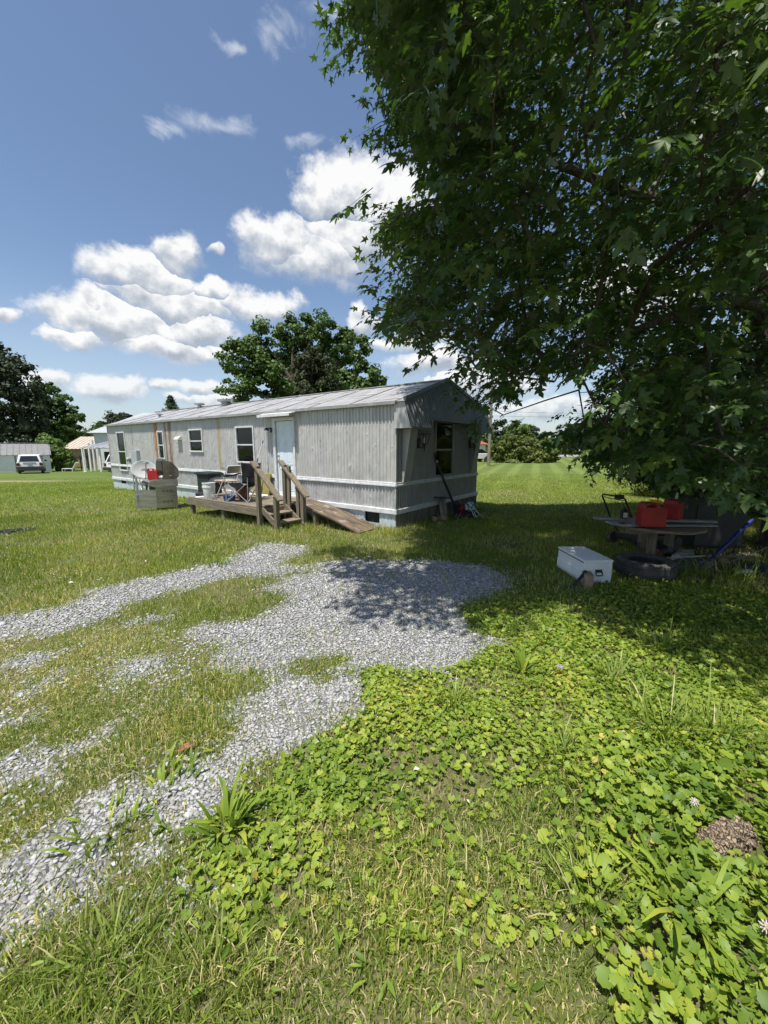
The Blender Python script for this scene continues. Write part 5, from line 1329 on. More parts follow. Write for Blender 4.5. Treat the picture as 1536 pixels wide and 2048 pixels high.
for k, (dz_, rz_, lab) in enumerate(((0.0, -0.35, 'tan block under the others at the foot of the white chest'), (0.06, -0.28, 'tan block in the middle of the small stack by the white chest'), (0.12, -0.31, 'tan block on top of the small stack by the white chest'))):
    o = place(brick, 'block', None, (bs0[0], bs0[1], dz_), (0, 0, rz_))
    if not brick.materials: brick.materials.append(M['brick_tan'])
    tag(o, lab, 'block', 'stacked tan blocks')
fl = thing('flashlight', 'long black flashlight propped on the stacked tan blocks', 'flashlight', (2.40, 4.66, 0.0), 0.35)
MB().tube([(-0.06, -0.02, 0.03), (0.15, 0.0, 0.20)], 0.020, 10).build('barrel', M['black_plastic'], fl, smooth=True)
MB().tube([(-0.09, -0.023, 0.012), (-0.05, -0.02, 0.042)], [0.032, 0.022], 10).build('head', M['black_plastic'], fl, smooth=True)

# ================================================================== junk under the maple
TBL = np.array([4.16, 5.85])
tbl = thing('round_table', 'old round wooden table of grey planks under the maple', 'table', (TBL[0], TBL[1], 0))
TZ = 0.58
rad = 0.62
npl = 9
for i in range(npl):
    x0 = -rad + i * 2 * rad / npl; x1 = x0 + 2 * rad / npl - 0.008
    xm = (x0 + x1) / 2; hl = math.sqrt(max(0.02, rad * rad - xm * xm))
    h0 = math.sqrt(max(0.004, rad * rad - x0 * x0)); h1 = math.sqrt(max(0.004, rad * rad - x1 * x1))
    MB().prism([(h0 * -1, x0), (h0, x0), (h1, x1), (-h1, x1)], TZ - 0.035 + 0.004 * (i % 2), TZ + 0.004 * (i % 2), 'z').build('plank', M['old_wood_x'], tbl)
for (x, y) in ((-0.12, -0.12), (0.42, 0.25), (0.12, 0.45)):
    MB().box((x, y, TZ / 2 - 0.02), (0.09, 0.09, TZ - 0.03)).build('leg', M['old_wood_z'], tbl)
MB().mm(-0.5, 0.5, -0.16, -0.075, TZ - 0.12, TZ - 0.037).build('apron', M['old_wood_x'], tbl)
def plank(p, q, w, h, mat, label, name='loose_plank'):
    c = [(a + b_) / 2 for a, b_ in zip(p, q)]
    o = MB().bar([a - b_ for a, b_ in zip(p, c)], [a - b_ for a, b_ in zip(q, c)], w, h).build(name, M[mat], loc=c, bevel=0.004)
    return tag(o, label, 'plank', 'boards on the round table')
zt = TZ + 0.006
M['grey_board'] = pm('grey_board', (0.34, 0.35, 0.34), (0.22, 0.23, 0.22), 6, 0.8, 0.2, stretch=(1, 8, 8))
plank((3.30, 6.02, zt + 0.05), (4.95, 5.72, zt + 0.05), 0.11, 0.035, 'grey_board', 'long pale grey plank on top across the round table')
plank((3.62, 5.62, zt + 0.015), (4.86, 5.60, zt + 0.015), 0.10, 0.022, 'grey_board', 'lower greenish plank along the front of the round table')
plank((3.50, 6.16, zt + 0.016), (4.70, 6.10, zt + 0.016), 0.09, 0.024, 'old_wood_x', 'brown plank at the back of the round table')
hub = tag(MB().lathe([(0.0, 0), (0.22, 0.0), (0.25, 0.02), (0.24, 0.028), (0.0, 0.026)], (3.62, 5.78, zt), 22).build('grey_disc', M['grey_box'], smooth=True), 'flat grey disc lying on the left of the round table', 'disc')
gas_can('large red gas can with yellow spout on the round table', (3.83, 5.50, zt + 0.028), -0.12, (1.0, 1.35, 1.0), 'red gas cans on the round table', 'yellow')
gas_can('red gas can with pale spout on the grey plank', (4.42, 5.88, zt + 0.070), 0.75, (0.95, 1.6, 0.88), 'red gas cans on the round table', 'white')
bt = thing('oil_bottle', 'small black oil bottle with pale label on the round table', 'bottle', (3.66, 5.86, zt + 0.072), 0.1)
MB().mm(-0.045, 0.045, -0.03, 0.03, 0, 0.12).prism([(-0.045, 0.12), (0.045, 0.12), (0.02, 0.15), (-0.02, 0.15)], -0.028, 0.028, 'y').lathe([(0.018, 0.15), (0.018, 0.18), (0, 0.18)], n=10).build('body', M['black_plastic'], bt, bevel=0.006)
MB().mm(-0.032, 0.032, -0.032, -0.0305, 0.02, 0.095).build('paper_label', M['white_plastic'], bt)
pl_ = thing('pliers', 'pliers with dark red grips lying on the grey disc', 'pliers', (3.58, 5.66, zt + 0.03), 0.2)
MB().tube([(0, 0, 0.012), (-0.10, -0.02, 0.012)], 0.010, 6).tube([(0, 0, 0.012), (-0.10, 0.03, 0.012)], 0.010, 6).build('grips', pm('grip_red', (0.20, 0.03, 0.025), None, 6, 0.5), pl_)
MB().tube([(0, 0, 0.012), (0.09, 0.005, 0.012)], [0.014, 0.006], 6).build('jaws', M['steel_dull'], pl_)

# push mower
mw_ = thing('lawn_mower', 'dirty push mower with black handle parked behind the round table', 'lawn mower', (4.62, 6.72, 0), 0.28)
MB().prism([(-0.42, -0.26), (0.30, -0.26), (0.42, -0.12), (0.42, 0.12), (0.30, 0.26), (-0.42, 0.26)], 0.12, 0.24, 'z').build('deck_shell', M['black_metal'], mw_, bevel=0.03)
MB().mm(-0.40, -0.25, -0.285, -0.245, 0.10, 0.22).build('red_corner', M['red_plastic'], mw_, bevel=0.015)
MB().lathe([(0.16, 0.24), (0.16, 0.34), (0.13, 0.40), (0.05, 0.42), (0.0, 0.42)], n=18).mm(-0.13, 0.13, -0.24, -0.13, 0.26, 0.36).build('engine', M['black_plastic'], mw_, smooth=True)
for (x, y, r_) in ((-0.40, -0.31, 0.115), (-0.40, 0.31, 0.115), (0.36, -0.29, 0.10), (0.36, 0.29, 0.10)):
    wh = MB().lathe([(r_ * 0.62, -0.022), (r_, -0.024), (r_ * 1.02, 0), (r_, 0.024), (r_ * 0.62, 0.022)], (x, y, r_), 22, Matrix.Rotation(math.pi / 2, 4, 'X')).build('wheel', M['rubber'], mw_, smooth=True)
    MB().lathe([(0.0, -0.028), (0.02, -0.028), (0.025, -0.016), (r_ * 0.64, -0.014), (r_ * 0.64, 0.014), (0.0, 0.016)], (x, y, r_), 18, Matrix.Rotation(math.pi / 2, 4, 'X')).build('hub', M['grey_box'], wh, smooth=True)
hz = 0.93
MB().tube([(-0.36, -0.23, 0.22), (-0.58, -0.23, 0.52), (-0.80, -0.23, hz - 0.03), (-0.82, -0.20, hz), (-0.82, 0.20, hz), (-0.80, 0.23, hz - 0.03), (-0.58, 0.23, 0.52), (-0.36, 0.23, 0.22)], 0.014, 8).build('handle', M['black_metal'], mw_, smooth=True)
MB().tube([(-0.78, -0.21, hz - 0.04), (-0.72, -0.15, hz - 0.07), (-0.72, 0.15, hz - 0.07), (-0.78, 0.21, hz - 0.04)], 0.007, 6).mm(-0.80, -0.70, -0.12, -0.02, hz - 0.05, hz + 0.02).build('bail_lever', M['black_plastic'], mw_)
MB().tube([(-0.75, -0.07, hz - 0.03), (-0.5, -0.02, 0.66), (-0.15, 0.0, 0.36)], 0.004, 5).build('pull_cord', M['black_plastic'], mw_)
MB().box((-0.66, -0.235, 0.62), (0.05, 0.03, 0.06), ry=0.6).build('clamp', M['black_plastic'], mw_)

# dark cabinet, blue pole, bars and scraps
cbn = thing('dark_cabinet', 'dark slate cabinet standing in the deepest shade of the maple', 'cabinet', (5.75, 6.55, 0), -0.06)
mc = pm('slate_dark', (0.030, 0.036, 0.038), (0.022, 0.026, 0.028), 4, 0.55)
MB().mm(-0.42, 0.42, 0, 0.45, 0.02, 0.82).build('body', mc, cbn, bevel=0.01)
MB().mm(-0.40, 0.40, -0.02, 0.0, 0.05, 0.76).build('front_panel', mc, cbn, bevel=0.008)
MB().mm(-0.44, 0.44, -0.03, 0.47, 0.82, 0.845).build('top', mc, cbn, bevel=0.006)
def rod(name, mat, pts, r, label, cat, n=8):
    c = Vector(pts[0]).copy(); c.z = 0
    return tag(MB().tube([Vector(p) - c for p in pts], r, n).build(name, M[mat] if isinstance(mat, str) else mat, loc=c, smooth=True), label, cat)
M['blue_pole'] = pm('blue_pole', (0.012, 0.020, 0.20), (0.012, 0.018, 0.14), 4, 0.4)
rod('blue_pole', 'blue_pole', [(4.86, 5.62, 0.06), (5.72, 5.95, 0.62)], 0.030, 'bright blue pole slanting up beside the dark cabinet', 'pole')
rod('metal_rod', 'galv', [(4.15, 5.62, 0.10), (4.95, 5.72, 0.11)], 0.014, 'pale metal rod lying in front of the dark cabinet', 'rod')
rod('wooden_pole', 'old_wood_x', [(4.85, 5.66, 0.115), (5.65, 5.74, 0.09)], 0.022, 'thin wooden pole lying behind the white shard', 'pole')
rod('wire', 'steel_dull', [(4.90, 5.45, 0.05), (5.4, 5.5, 0.22), (6.1, 5.6, 0.46)], 0.005, 'thin wire rising to the right below the blue pole', 'wire', 5)
rod('chrome_strip', 'steel', [(4.02, 5.05, 0.05), (4.10, 4.78, 0.03)], 0.012, 'shiny metal strip lying on the grass right of the tyre', 'strip')
rod('bent_hose', 'black_plastic', [(4.62, 5.35, 0.30), (4.60, 5.20, 0.18), (4.45, 5.02, 0.05), (4.22, 4.86, 0.03)], 0.018, 'bent length of black hose right of the tyre', 'hose')
tp = crumple('dark_tarp', pm('tarp_dark', (0.03, 0.033, 0.04), (0.10, 0.105, 0.115), 5, 0.5), (4.42, 5.42, 0.0), (0.34, 0.15, 0.09), 'folded dark tarp heaped under the metal rod', 'tarp', 8)
tag(MB().prism([(-0.16, 0), (0.10, -0.02), (0.17, 0.03), (0.12, 0.06), (0.0, 0.05), (-0.14, 0.03)], 0.0, 0.02, 'z').build('white_shard', M['white_plastic'], loc=(4.92, 5.10, 0.05), rz=0.25), 'broken white plastic shard on the bare dirt', 'shard')
tag(MB().lathe([(0.075, 0), (0.08, 0.03), (0.06, 0.08), (0.0, 0.10)], (4.50, 5.80, 0.0), 14).build('domed_cap', M['white_plastic'], smooth=True), 'small domed white cap among the scraps under the table', 'cap')
for k, (x, y, s) in enumerate(((4.30, 5.95, 0.09), (4.75, 5.95, 0.10), (4.55, 6.15, 0.13), (5.15, 5.75, 0.07))):
    crumple('scrap_heap', [M['rusty'], M['steel_dull'], M['black_plastic'], M['brick_tan']][k], (x, y, 0), (s * 1.5, s, s), ['rust brown scrap lump under the round table', 'dull metal scrap lump right of the table leg', 'black scrap heap behind the table leg', 'tan rubble lump beside the blue pole'][k], 'scrap', 20 + k, 2)
tag(MB().box((0, 0, 0.05), (0.30, 0.22, 0.10)).mm(-0.13, 0.13, -0.09, 0.09, 0.10, 0.103).build('plastic_crate', pm('crate_blue', (0.03, 0.05, 0.07), None, 5, 0.5), loc=(5.35, 5.30, 0), rz=0.3, bevel=0.01), 'low dark blue box on the dirt right of the white shard', 'box')

# black scrap of tarp on the lawn
p = gnd(8, 1066)
crumple('black_mat', pm('mat_black', (0.014, 0.014, 0.014), (0.05, 0.05, 0.05), 9, 0.9, spec=0.1), (p[0], p[1], 0.0), (0.42, 0.22, 0.035), 'scrap of black matting lying flat on the open lawn', 'mat', 12)
# fallen leaf, litter
fl_ = MB(); 
vs = [(-0.045, 0, 0.01), (-0.02, 0.018, 0.022), (0.02, 0.020, 0.026), (0.055, 0.0, 0.012), (0.02, -0.018, 0.018), (-0.02, -0.018, 0.014), (0.0, 0.0, 0.008)]
fl_.add(vs, [(6, 0, 1), (6, 1, 2), (6, 2, 3), (6, 3, 4), (6, 4, 5), (6, 5, 0)])
p = gnd(372, 1508); tag(fl_.build('fallen_leaf', pm('leaf_brown', (0.30, 0.13, 0.045), (0.035, 0.02, 0.016), 16, 0.7), loc=(p[0], p[1], 0.03), rz=0.6), 'curled orange brown dead leaf on the gravel', 'dead leaf')
M['petal'] = pm('petal_white', (0.58, 0.53, 0.44), (0.46, 0.40, 0.31), 20, 0.7)
chip = MB(); chip.add([(-0.016, -0.006, 0.004), (0.010, -0.009, 0.010), (0.020, 0.004, 0.004), (-0.006, 0.009, 0.012)], [(0, 1, 2), (0, 2, 3)])
chip = chip.mesh('pale_chip', fix=False); chip.materials.append(M['petal'])
for k, (px, py, s) in enumerate(((832, 1555, 1.0), (1110, 1578, 0.8), (1248, 1480, 0.9), (560, 1415, 0.8), (292, 1128, 1.6), (143, 1172, 1.7), (196, 1166, 1.2), (985, 1455, 0.8), (1485, 1228, 1.4), (1425, 1240, 1.2), (1050, 1213, 1.0), (935, 1622, 0.7))):
    p = gnd(px, py); o = place(chip, 'pale_chip', None, (p[0], p[1], 0.05 if py > 1300 else 0.04), (0.2, 0.1, k * 1.3), (s, s, s))
    tag(o, 'small pale wood chip lying in the grass', 'chip', 'pale chips scattered in the grass')

# bark-covered log end, half buried in ivy
import bmesh
bm = bmesh.new()
Rl, Ll = 0.058, 0.30
nu, nv_ = 40, 30
grid = []
for j in range(nv_ + 1):
    row = []
    for i in range(nu):
        a = 2 * math.pi * i / nu; t = (j / nv_ - 0.5) * Ll
        ri = 0.009 * (math.sin(a * 9 + 3 * math.sin(t * 40)) * 0.5 + math.sin(t * 95 + 2.5 * math.sin(a * 4)) * 0.8) + random.uniform(-0.004, 0.004)
        endk = 1 - 0.35 * max(0, abs(j / nv_ - 0.5) * 2 - 0.7) / 0.3
        rr = (Rl + ri) * endk
        row.append(bm.verts.new((t, rr * math.cos(a), rr * math.sin(a))))
    grid.append(row)
for j in range(nv_):
    for i in range(nu):
        bm.faces.new((grid[j][i], grid[j][(i + 1) % nu], grid[j + 1][(i + 1) % nu], grid[j + 1][i]))
bm.faces.new(grid[0][::-1]); bm.faces.new(grid[-1])
bmesh.ops.recalc_face_normals(bm, faces=bm.faces)
me = bpy.data.meshes.new('log'); bm.to_mesh(me); bm.free()
m, N = new_mat('log_bark')
co = N.n('ShaderNodeTexCoord').outputs['Object']
vv = N.vm('MULTIPLY', N.vm('ADD', co, N.vm('SCALE', N.noise(co, 22, 3, 0.5, out=1), sc=0.02)), (1.7, 0.75, 0.75))
ed = N.vor(vv, 44, 'DISTANCE_TO_EDGE')
c = N.mix(N.ss(N.noise(co, 30, 4), 0.35, 0.65), (0.44, 0.35, 0.24), (0.30, 0.23, 0.16))
c = N.mix(N.ss(ed, 0.0, 0.16, 1.0, 0.0), c, (0.075, 0.052, 0.038))
finish(N, c, 0.95, 0, N.bump(N.m('ADD', ed, N.m('MULTIPLY', N.noise(co, 120, 4), 0.3)), 1.0, 0.03), 0.2)
me.materials.append(m)
tag(place(me, 'log', None, (LOG_C[0], LOG_C[1], 0.028), (0, 0, 0.35)), 'short rough-barked log half buried in the ivy', 'log')

# ================================================================== background structures
def ground_at(x, y): return float(gz(x, y))
def P_at(px, py_base, Y): 
    p = atY(px, py_base, Y); return p
M['shed_roof'] = pm('shed_roof', (0.24, 0.235, 0.23), (0.19, 0.185, 0.18), 3, 0.5, metal=0.2)
M['lap_white'] = pm('lap_white', (0.70, 0.71, 0.70), (0.62, 0.63, 0.62), 3, 0.6)
M['tan_roof'] = pm('tan_roof', (0.52, 0.45, 0.36), (0.46, 0.39, 0.31), 2, 0.5)
M['tan_wall'] = pm('tan_wall', (0.33, 0.24, 0.15), (0.27, 0.195, 0.125), 3, 0.75, stretch=(3, 3, 0.6))
M['metal_white_roof'] = pm('metal_white_roof', (0.50, 0.51, 0.53), (0.42, 0.43, 0.45), 2, 0.4, metal=0.3)
M['red_roof'] = pm('red_roof', (0.42, 0.07, 0.06), (0.34, 0.06, 0.05), 3, 0.6)
M['car_white'] = pm('car_white', (0.72, 0.72, 0.71), (0.66, 0.66, 0.65), 2, 0.25, spec=0.6)
M['tail_red'] = pm('tail_red', (0.14, 0.012, 0.012), (0.10, 0.01, 0.01), 3, 0.2)

# --- shed with ribbed grey roof: long axis along local x
SY = 41.0
cR = atY(104, 945, SY); cL = atY(-150, 945, SY)
zb = ground_at(-36, SY)
shed_w = 12.0
shed = thing('shed', 'white lap-sided shed with grey ribbed metal roof behind the parked SUV', 'shed', (cR[0] - shed_w / 2 * math.cos(0.70), SY - shed_w / 2 * math.sin(0.70), zb), 0.70)
wh_ = 1.85; rg_ = 2.95; dep = 4.2
hw = shed_w / 2
for i in range(12):                                   # lapped boards on the front
    z0 = i * wh_ / 12
    MB().add([(-hw, -0.03, z0), (hw, -0.03, z0), (hw, 0.0, z0 + wh_ / 12), (-hw, 0, z0 + wh_ / 12), (-hw, 0.05, z0), (hw, 0.05, z0), (hw, 0.05, z0 + wh_ / 12), (-hw, 0.05, z0 + wh_ / 12)],
             [(0, 1, 2, 3), (0, 4, 5, 1), (1, 5, 6, 2), (3, 2, 6, 7), (0, 3, 7, 4), (4, 7, 6, 5)]).build('lap_board', M['lap_white'], shed)
MB().prism([(0.05, 0), (dep, 0), (dep, wh_), (dep / 2, rg_ - 0.05), (0.05, wh_)], hw - 0.05, hw, 'x').mm(-hw, hw - 0.05, dep - 0.05, dep, 0, wh_).build('end_wall', M['lap_white'], shed)
rs = MB()
rs.add([(-hw - 0.1, -0.22, wh_ - 0.08), (hw + 0.12, -0.22, wh_ - 0.08), (hw + 0.12, dep / 2, rg_), (-hw - 0.1, dep / 2, rg_), (hw + 0.12, dep + 0.2, wh_ - 0.08), (-hw - 0.1, dep + 0.2, wh_ - 0.08)], [(0, 1, 2, 3), (3, 2, 4, 5)])
rs = rs.build('roof', M['shed_roof'], shed)
sl = math.atan2(rg_ - wh_ + 0.08, dep / 2 + 0.22)
for i in range(27):
    x = -hw + i * shed_w / 26
    MB().bar((x, -0.22, wh_ - 0.055), (x, dep / 2, rg_ + 0.02), 0.05, 0.05).build('roof_rib', M['shed_roof'], rs)
MB().bar((-hw, dep / 2, rg_ + 0.04), (hw + 0.12, dep / 2, rg_ + 0.04), 0.25, 0.05).build('ridge_cap', M['shed_roof'], rs)
gd = MB().mm(hw - 5.3, hw - 2.7, -0.06, -0.032, 0.0, 1.72).build('garage_door', M['white_paint'], shed)
for k in range(4):
    for j in range(4): MB().mm(hw - 5.22 + k * 0.64, hw - 4.68 + k * 0.64, -0.07, -0.061, 0.06 + j * 0.42, 0.40 + j * 0.42).build('door_panel', M['white_paint'], gd)
MB().mm(hw - 5.42, hw - 5.3, -0.08, -0.03, 0.0, 1.80).mm(hw - 2.7, hw - 2.6, -0.08, -0.03, 0.0, 1.80).build('door_trim', M['shed_roof'], shed)
for x in (hw - 1.35, hw - 6.6):
    wn = MB().mm(x - 0.42, x + 0.42, -0.06, -0.03, 0.72, 1.62).build('window', M['white_paint'], shed)
    for (a, b) in ((-0.36, -0.02), (0.02, 0.36)):
        for (c_, d_) in ((0.78, 1.15), (1.19, 1.56)): MB().mm(x + a, x + b, -0.066, -0.061, c_, d_).build('pane', M['dark_glass'], wn)
    for sx in (-1, 1): MB().mm(x + sx * 0.62 - 0.16, x + sx * 0.62 + 0.16, -0.065, -0.035, 0.68, 1.66).build('shutter', M['shed_roof'], shed)

# --- white SUVs
def suv(label, loc, rz):
    s = thing('suv', label, 'suv', loc, rz, None)       # local +y is forward, rear end at y = 0
    L, Wd = 4.5, 0.90
    bodyp = [(0.0, 0.48), (0.05, 0.95), (0.10, 1.02), (3.15, 1.06), (3.3, 1.04), (4.35, 0.96), (4.5, 0.80), (4.5, 0.42), (3.95, 0.36), (0.12, 0.36)]
    MB().prism(bodyp, -Wd, Wd, 'x').build('body', M['car_white'], s, bevel=0.06)
    def ring(y, z, w): return [(-w, y, z), (w, y, z)]
    cab = MB()
    lo = [(0.06, 1.0, 0.86), (3.15, 1.03, 0.86)]; hi = [(0.42, 1.66, 0.70), (2.35, 1.69, 0.70)]
    vs = [(-0.86, 0.06, 1.0), (0.86, 0.06, 1.0), (0.86, 3.15, 1.03), (-0.86, 3.15, 1.03), (-0.70, 0.36, 1.68), (0.70, 0.36, 1.68), (0.70, 2.35, 1.71), (-0.70, 2.35, 1.71)]
    cab.add(vs, [(3, 2, 1, 0), (4, 5, 6, 7), (0, 1, 5, 4), (1, 2, 6, 5), (2, 3, 7, 6), (3, 0, 4, 7)]).build('cabin', M['car_white'], s, bevel=0.05)
    def lerp(a, b, t): return tuple(x + (y - x) * t for x, y in zip(a, b))
    bl_, br_, tl_, tr_ = vs[0], vs[1], vs[4], vs[5]
    def rp(u, v): 
        p = lerp(lerp(bl_, br_, u), lerp(tl_, tr_, u), v); return (p[0], p[1] - 0.012, p[2] + 0.004)
    MB().quad(rp(0.09, 0.12), rp(0.91, 0.12), rp(0.88, 0.86), rp(0.12, 0.86)).build('rear_window', M['dark_glass'], s)
    for (i0, i1, j0, j1, sg) in ((0, 3, 4, 7, -1), (1, 2, 5, 6, 1)):
        for (u0, u1) in ((0.05, 0.27), (0.30, 0.55), (0.58, 0.86)):
            def sp(u, v): 
                p = lerp(lerp(vs[i0], vs[i1], u), lerp(vs[j0], vs[j1], u), v); return (p[0] + sg * 0.012, p[1], p[2])
            MB().quad(sp(u0, 0.14), sp(u1, 0.14), sp(u1, 0.84), sp(u0, 0.84)).build('side_window', M['dark_glass'], s)
    MB().mm(-0.92, 0.92, -0.10, 0.12, 0.40, 0.66).build('bumper', pm('bumper_grey', (0.03, 0.03, 0.032), (0.05, 0.05, 0.05), 4, 0.5), s, bevel=0.04)
    for sx in (-1, 1):
        MB().mm(sx * 0.66, sx * 0.895, -0.01, 0.10, 0.72, 0.98).build('tail_light', M['tail_red'], s, bevel=0.02)
        MB().box((sx * 1.03, 2.75, 1.10), (0.20, 0.12, 0.15)).build('mirror', M['black_plastic'], s, bevel=0.03)
        for y in (0.85, 3.65):
            w_ = MB().lathe([(0.19, -0.11), (0.34, -0.11), (0.36, -0.08), (0.36, 0.08), (0.34, 0.11), (0.19, 0.11)], (sx * 0.80, y, 0.36), 20, Matrix.Rotation(math.pi / 2, 4, 'Y')).build('wheel', M['rubber'], s, smooth=True)
            MB().lathe([(0.0, -0.08), (0.19, -0.10), (0.19, 0.10), (0.0, 0.08)], (sx * 0.80, y, 0.36), 14, Matrix.Rotation(math.pi / 2, 4, 'Y')).build('rim', M['galv'], w_)
    MB().mm(-0.16, 0.16, -0.006, 0.02, 0.78, 0.90).build('number_plate', M['grey_box'], s)
    MB().mm(-0.45, 0.45, 0.02, 0.05, 0.94, 0.985).build('badge_strip', M['shed_roof'], s)
    MB().mm(-0.75, 0.75, 0.20, 4.3, 0.26, 0.37).build('underbody', M['black_plastic'], s)
    return s
pL = atY(62, 946, 35.5)
az_s = math.atan2(pL[0], pL[1])
suv('white SUV parked with its back turned before the white shed', (pL[0], 35.5, ground_at(pL[0], 35.5)), -az_s * 0.92)
p2 = atY(226, 948, 31.5)
suv('white SUV with tinted rear glass half hidden behind the mobile home', (p2[0], 31.5, ground_at(p2[0], 31.5)), -0.30)

# --- tan barn
BY = 50.0
bl0 = atY(137, 940, BY); zb = ground_at(bl0[0], BY)
barn = thing('barn', 'tan board barn with pale peach metal roof beyond the carport', 'barn', (bl0[0], BY, zb), -0.08)
MB().mm(0, 9.5, 0, 0.1, 0, 2.55).build('front_wall', M['tan_wall'], barn)
MB().prism([(0.1, 0), (6.0, 0), (6.0, 2.55), (3.0, 3.95), (0.1, 2.55)], 0.0, 0.1, 'x').build('gable_wall', M['tan_wall'], barn)
MB().mm(0.1, 9.5, 5.9, 6.0, 0, 2.5).prism([(0.1, 0), (5.9, 0), (5.9, 2.5), (3.0, 3.9), (0.1, 2.5)], 9.4, 9.5, 'x').build('back_wall', M['tan_wall'], barn)
r_o = MB().add([(-0.4, -0.4, 2.42), (9.8, -0.4, 2.42), (9.8, 3.0, 4.0), (-0.4, 3.0, 4.0), (9.8, 6.4, 2.42), (-0.4, 6.4, 2.42)], [(0, 1, 2, 3), (3, 2, 4, 5)]).build('roof', M['tan_roof'], barn)
for i in range(20): MB().bar((-0.4 + i * 0.52, -0.4, 2.45), (-0.4 + i * 0.52, 3.0, 4.03), 0.05, 0.04).build('roof_rib', M['tan_roof'], r_o)
MB().mm(2.4, 3.4, -0.03, 0.0, 0.05, 1.9).build('door', pm('brown_door', (0.15, 0.10, 0.06), None, 4, 0.7), barn)
for i in range(16): MB().mm(0.15 + i * 0.6, 0.19 + i * 0.6, -0.03, -0.001, 0.0, 2.5).build('batten', M['tan_wall'], barn)

# --- house and its carport, mostly behind the home
HY = 47.0
h0 = atY(196, 940, HY); zb = ground_at(h0[0], HY)
hs = thing('house', 'white house with hipped light metal roof behind the mobile home', 'house', (h0[0], HY, zb), 0.0)
MB().mm(0, 11, 0, 8, 0, 4.35).build('walls', M['lap_white'], hs)
MB().add([(-0.5, -0.5, 4.3), (11.5, -0.5, 4.3), (11.5, 8.5, 4.3), (-0.5, 8.5, 4.3), (3.6, 4.0, 6.9), (7.6, 4.0, 6.9)], [(0, 1, 5, 4), (1, 2, 5), (2, 3, 4, 5), (3, 0, 4), (3, 2, 1, 0)]).build('roof', M['metal_white_roof'], hs)
MB().mm(1.0, 1.9, -0.05, 0.0, 0.9, 2.1).build('window', M['dark_glass'], hs)
cp_ = thing('carport', 'open carport with white posts and light ribbed metal roof', 'carport', (h0[0], HY, zb), 0.0)
x0c = atY(158, 896, 41.0)[0] - h0[0]; y0c = 41.0 - HY
ro = MB().add([(x0c, y0c, 2.62), (8.0, y0c, 2.62), (8.0, -0.55, 3.95), (x0c + 2.6, -0.55, 3.95), (x0c, y0c, 2.54), (8.0, y0c, 2.54), (8.0, -0.55, 3.87), (x0c + 2.6, -0.55, 3.87)],
         [(0, 1, 2, 3), (7, 6, 5, 4), (0, 4, 5, 1), (1, 5, 6, 2), (2, 6, 7, 3), (3, 7, 4, 0)]).build('roof', M['metal_white_roof'], cp_)
for i in range(16):
    xx = x0c + 0.5 + i * 0.65
    MB().bar((xx, y0c, 2.65), (xx + (2.6 if i == 0 else max(0, 2.6 - i * 0.65)), -0.6, 3.97), 0.05, 0.05).build('roof_rib', M['metal_white_roof'], ro)
for (px, Y) in ((170, 41.3), (183, 43.2), (191, 44.6), (203, 41.3)):
    q = atY(px, 940, Y)
    zt_ = 2.55 + (Y - 41.0) / 5.45 * 1.32
    MB().box((q[0] - h0[0], Y - HY, zt_ / 2 - 0.05), (0.16, 0.16, zt_ + 0.1)).build('post', M['white_paint'], cp_)
MB().tube([(x0c + 0.55, y0c - 0.1, 2.5), (x0c + 0.55, y0c - 0.1, 0.15), (x0c + 0.3, y0c - 0.3, 0.05)], 0.06, 8).build('downspout', M['white_paint'], cp_)

# white lawn chair and dark fence
q = atY(143, 939, 42.5)
lc = thing('lawn_chair', 'white reclining lawn chair on the grass by the carport', 'chair', (q[0], 42.5, ground_at(q[0], 42.5)), 0.2)
MB().box((-0.3, 0, 0.30), (1.0, 0.6, 0.06)).build('seat', M['white_plastic'], lc)
MB().box((0.42, 0, 0.62), (0.75, 0.6, 0.06), ry=-1.05).build('backrest', M['white_plastic'], lc)
for (x, y) in ((-0.75, -0.25), (-0.75, 0.25), (0.2, -0.25), (0.2, 0.25)):
    MB().box((x, y, 0.14), (0.06, 0.06, 0.30)).build('leg', M['white_plastic'], lc)
fq = atY(134, 939, 45.5); fz = ground_at(fq[0], 45.5)
fe = thing('wire_fence', 'dark open fence between the bush and the carport', 'fence', (fq[0], 45.5, fz), 0.0)
for i in range(4): MB().box((i * 0.85, 0, 0.8), (0.09, 0.09, 1.7)).build('post', M['black_metal'], fe)
for z in (0.3, 1.5): MB().box((1.27, 0, z), (2.6, 0.05, 0.07)).build('rail', M['black_metal'], fe)
for i in range(18): MB().box((0.1 + i * 0.14, 0, 0.85), (0.02, 0.02, 1.3)).build('picket', M['black_metal'], fe)

# --- right background: road, utility pole, red-roofed house, mailbox post
rd = MB().add([(-20, 66, 0.006), (300, 63, 0.006), (300, 76, 0.006), (-20, 80, 0.006)], [(0, 1, 2, 3)])
m, N = new_mat('asphalt'); co = N.n('ShaderNodeTexCoord').outputs['Object']
n = N.noise(co, 0.8, 5); finish(N, N.mix(N.ss(n, 0.35, 0.65), (0.30, 0.295, 0.285), (0.24, 0.235, 0.23)), 0.9)
tag(rd.build('road', m), kind='structure')
pq = atY(977, 932, 35.0)
up = thing('utility_pole', 'weathered wooden utility pole standing beside the bushes', 'utility pole', (pq[0], 35.0, 0))
MB().tube([(0, 0, -0.2), (0, 0, 9.0)], [0.15, 0.11], 10).build('pole', pm('pole_wood', (0.30, 0.24, 0.18), (0.20, 0.16, 0.12), 3, 0.9, stretch=(5, 5, 0.5)), up, smooth=True)
MB().box((0, 0, 8.6), (2.2, 0.12, 0.12), rz=0.6).build('crossarm', M['old_wood_x'], up)
lin = MB()
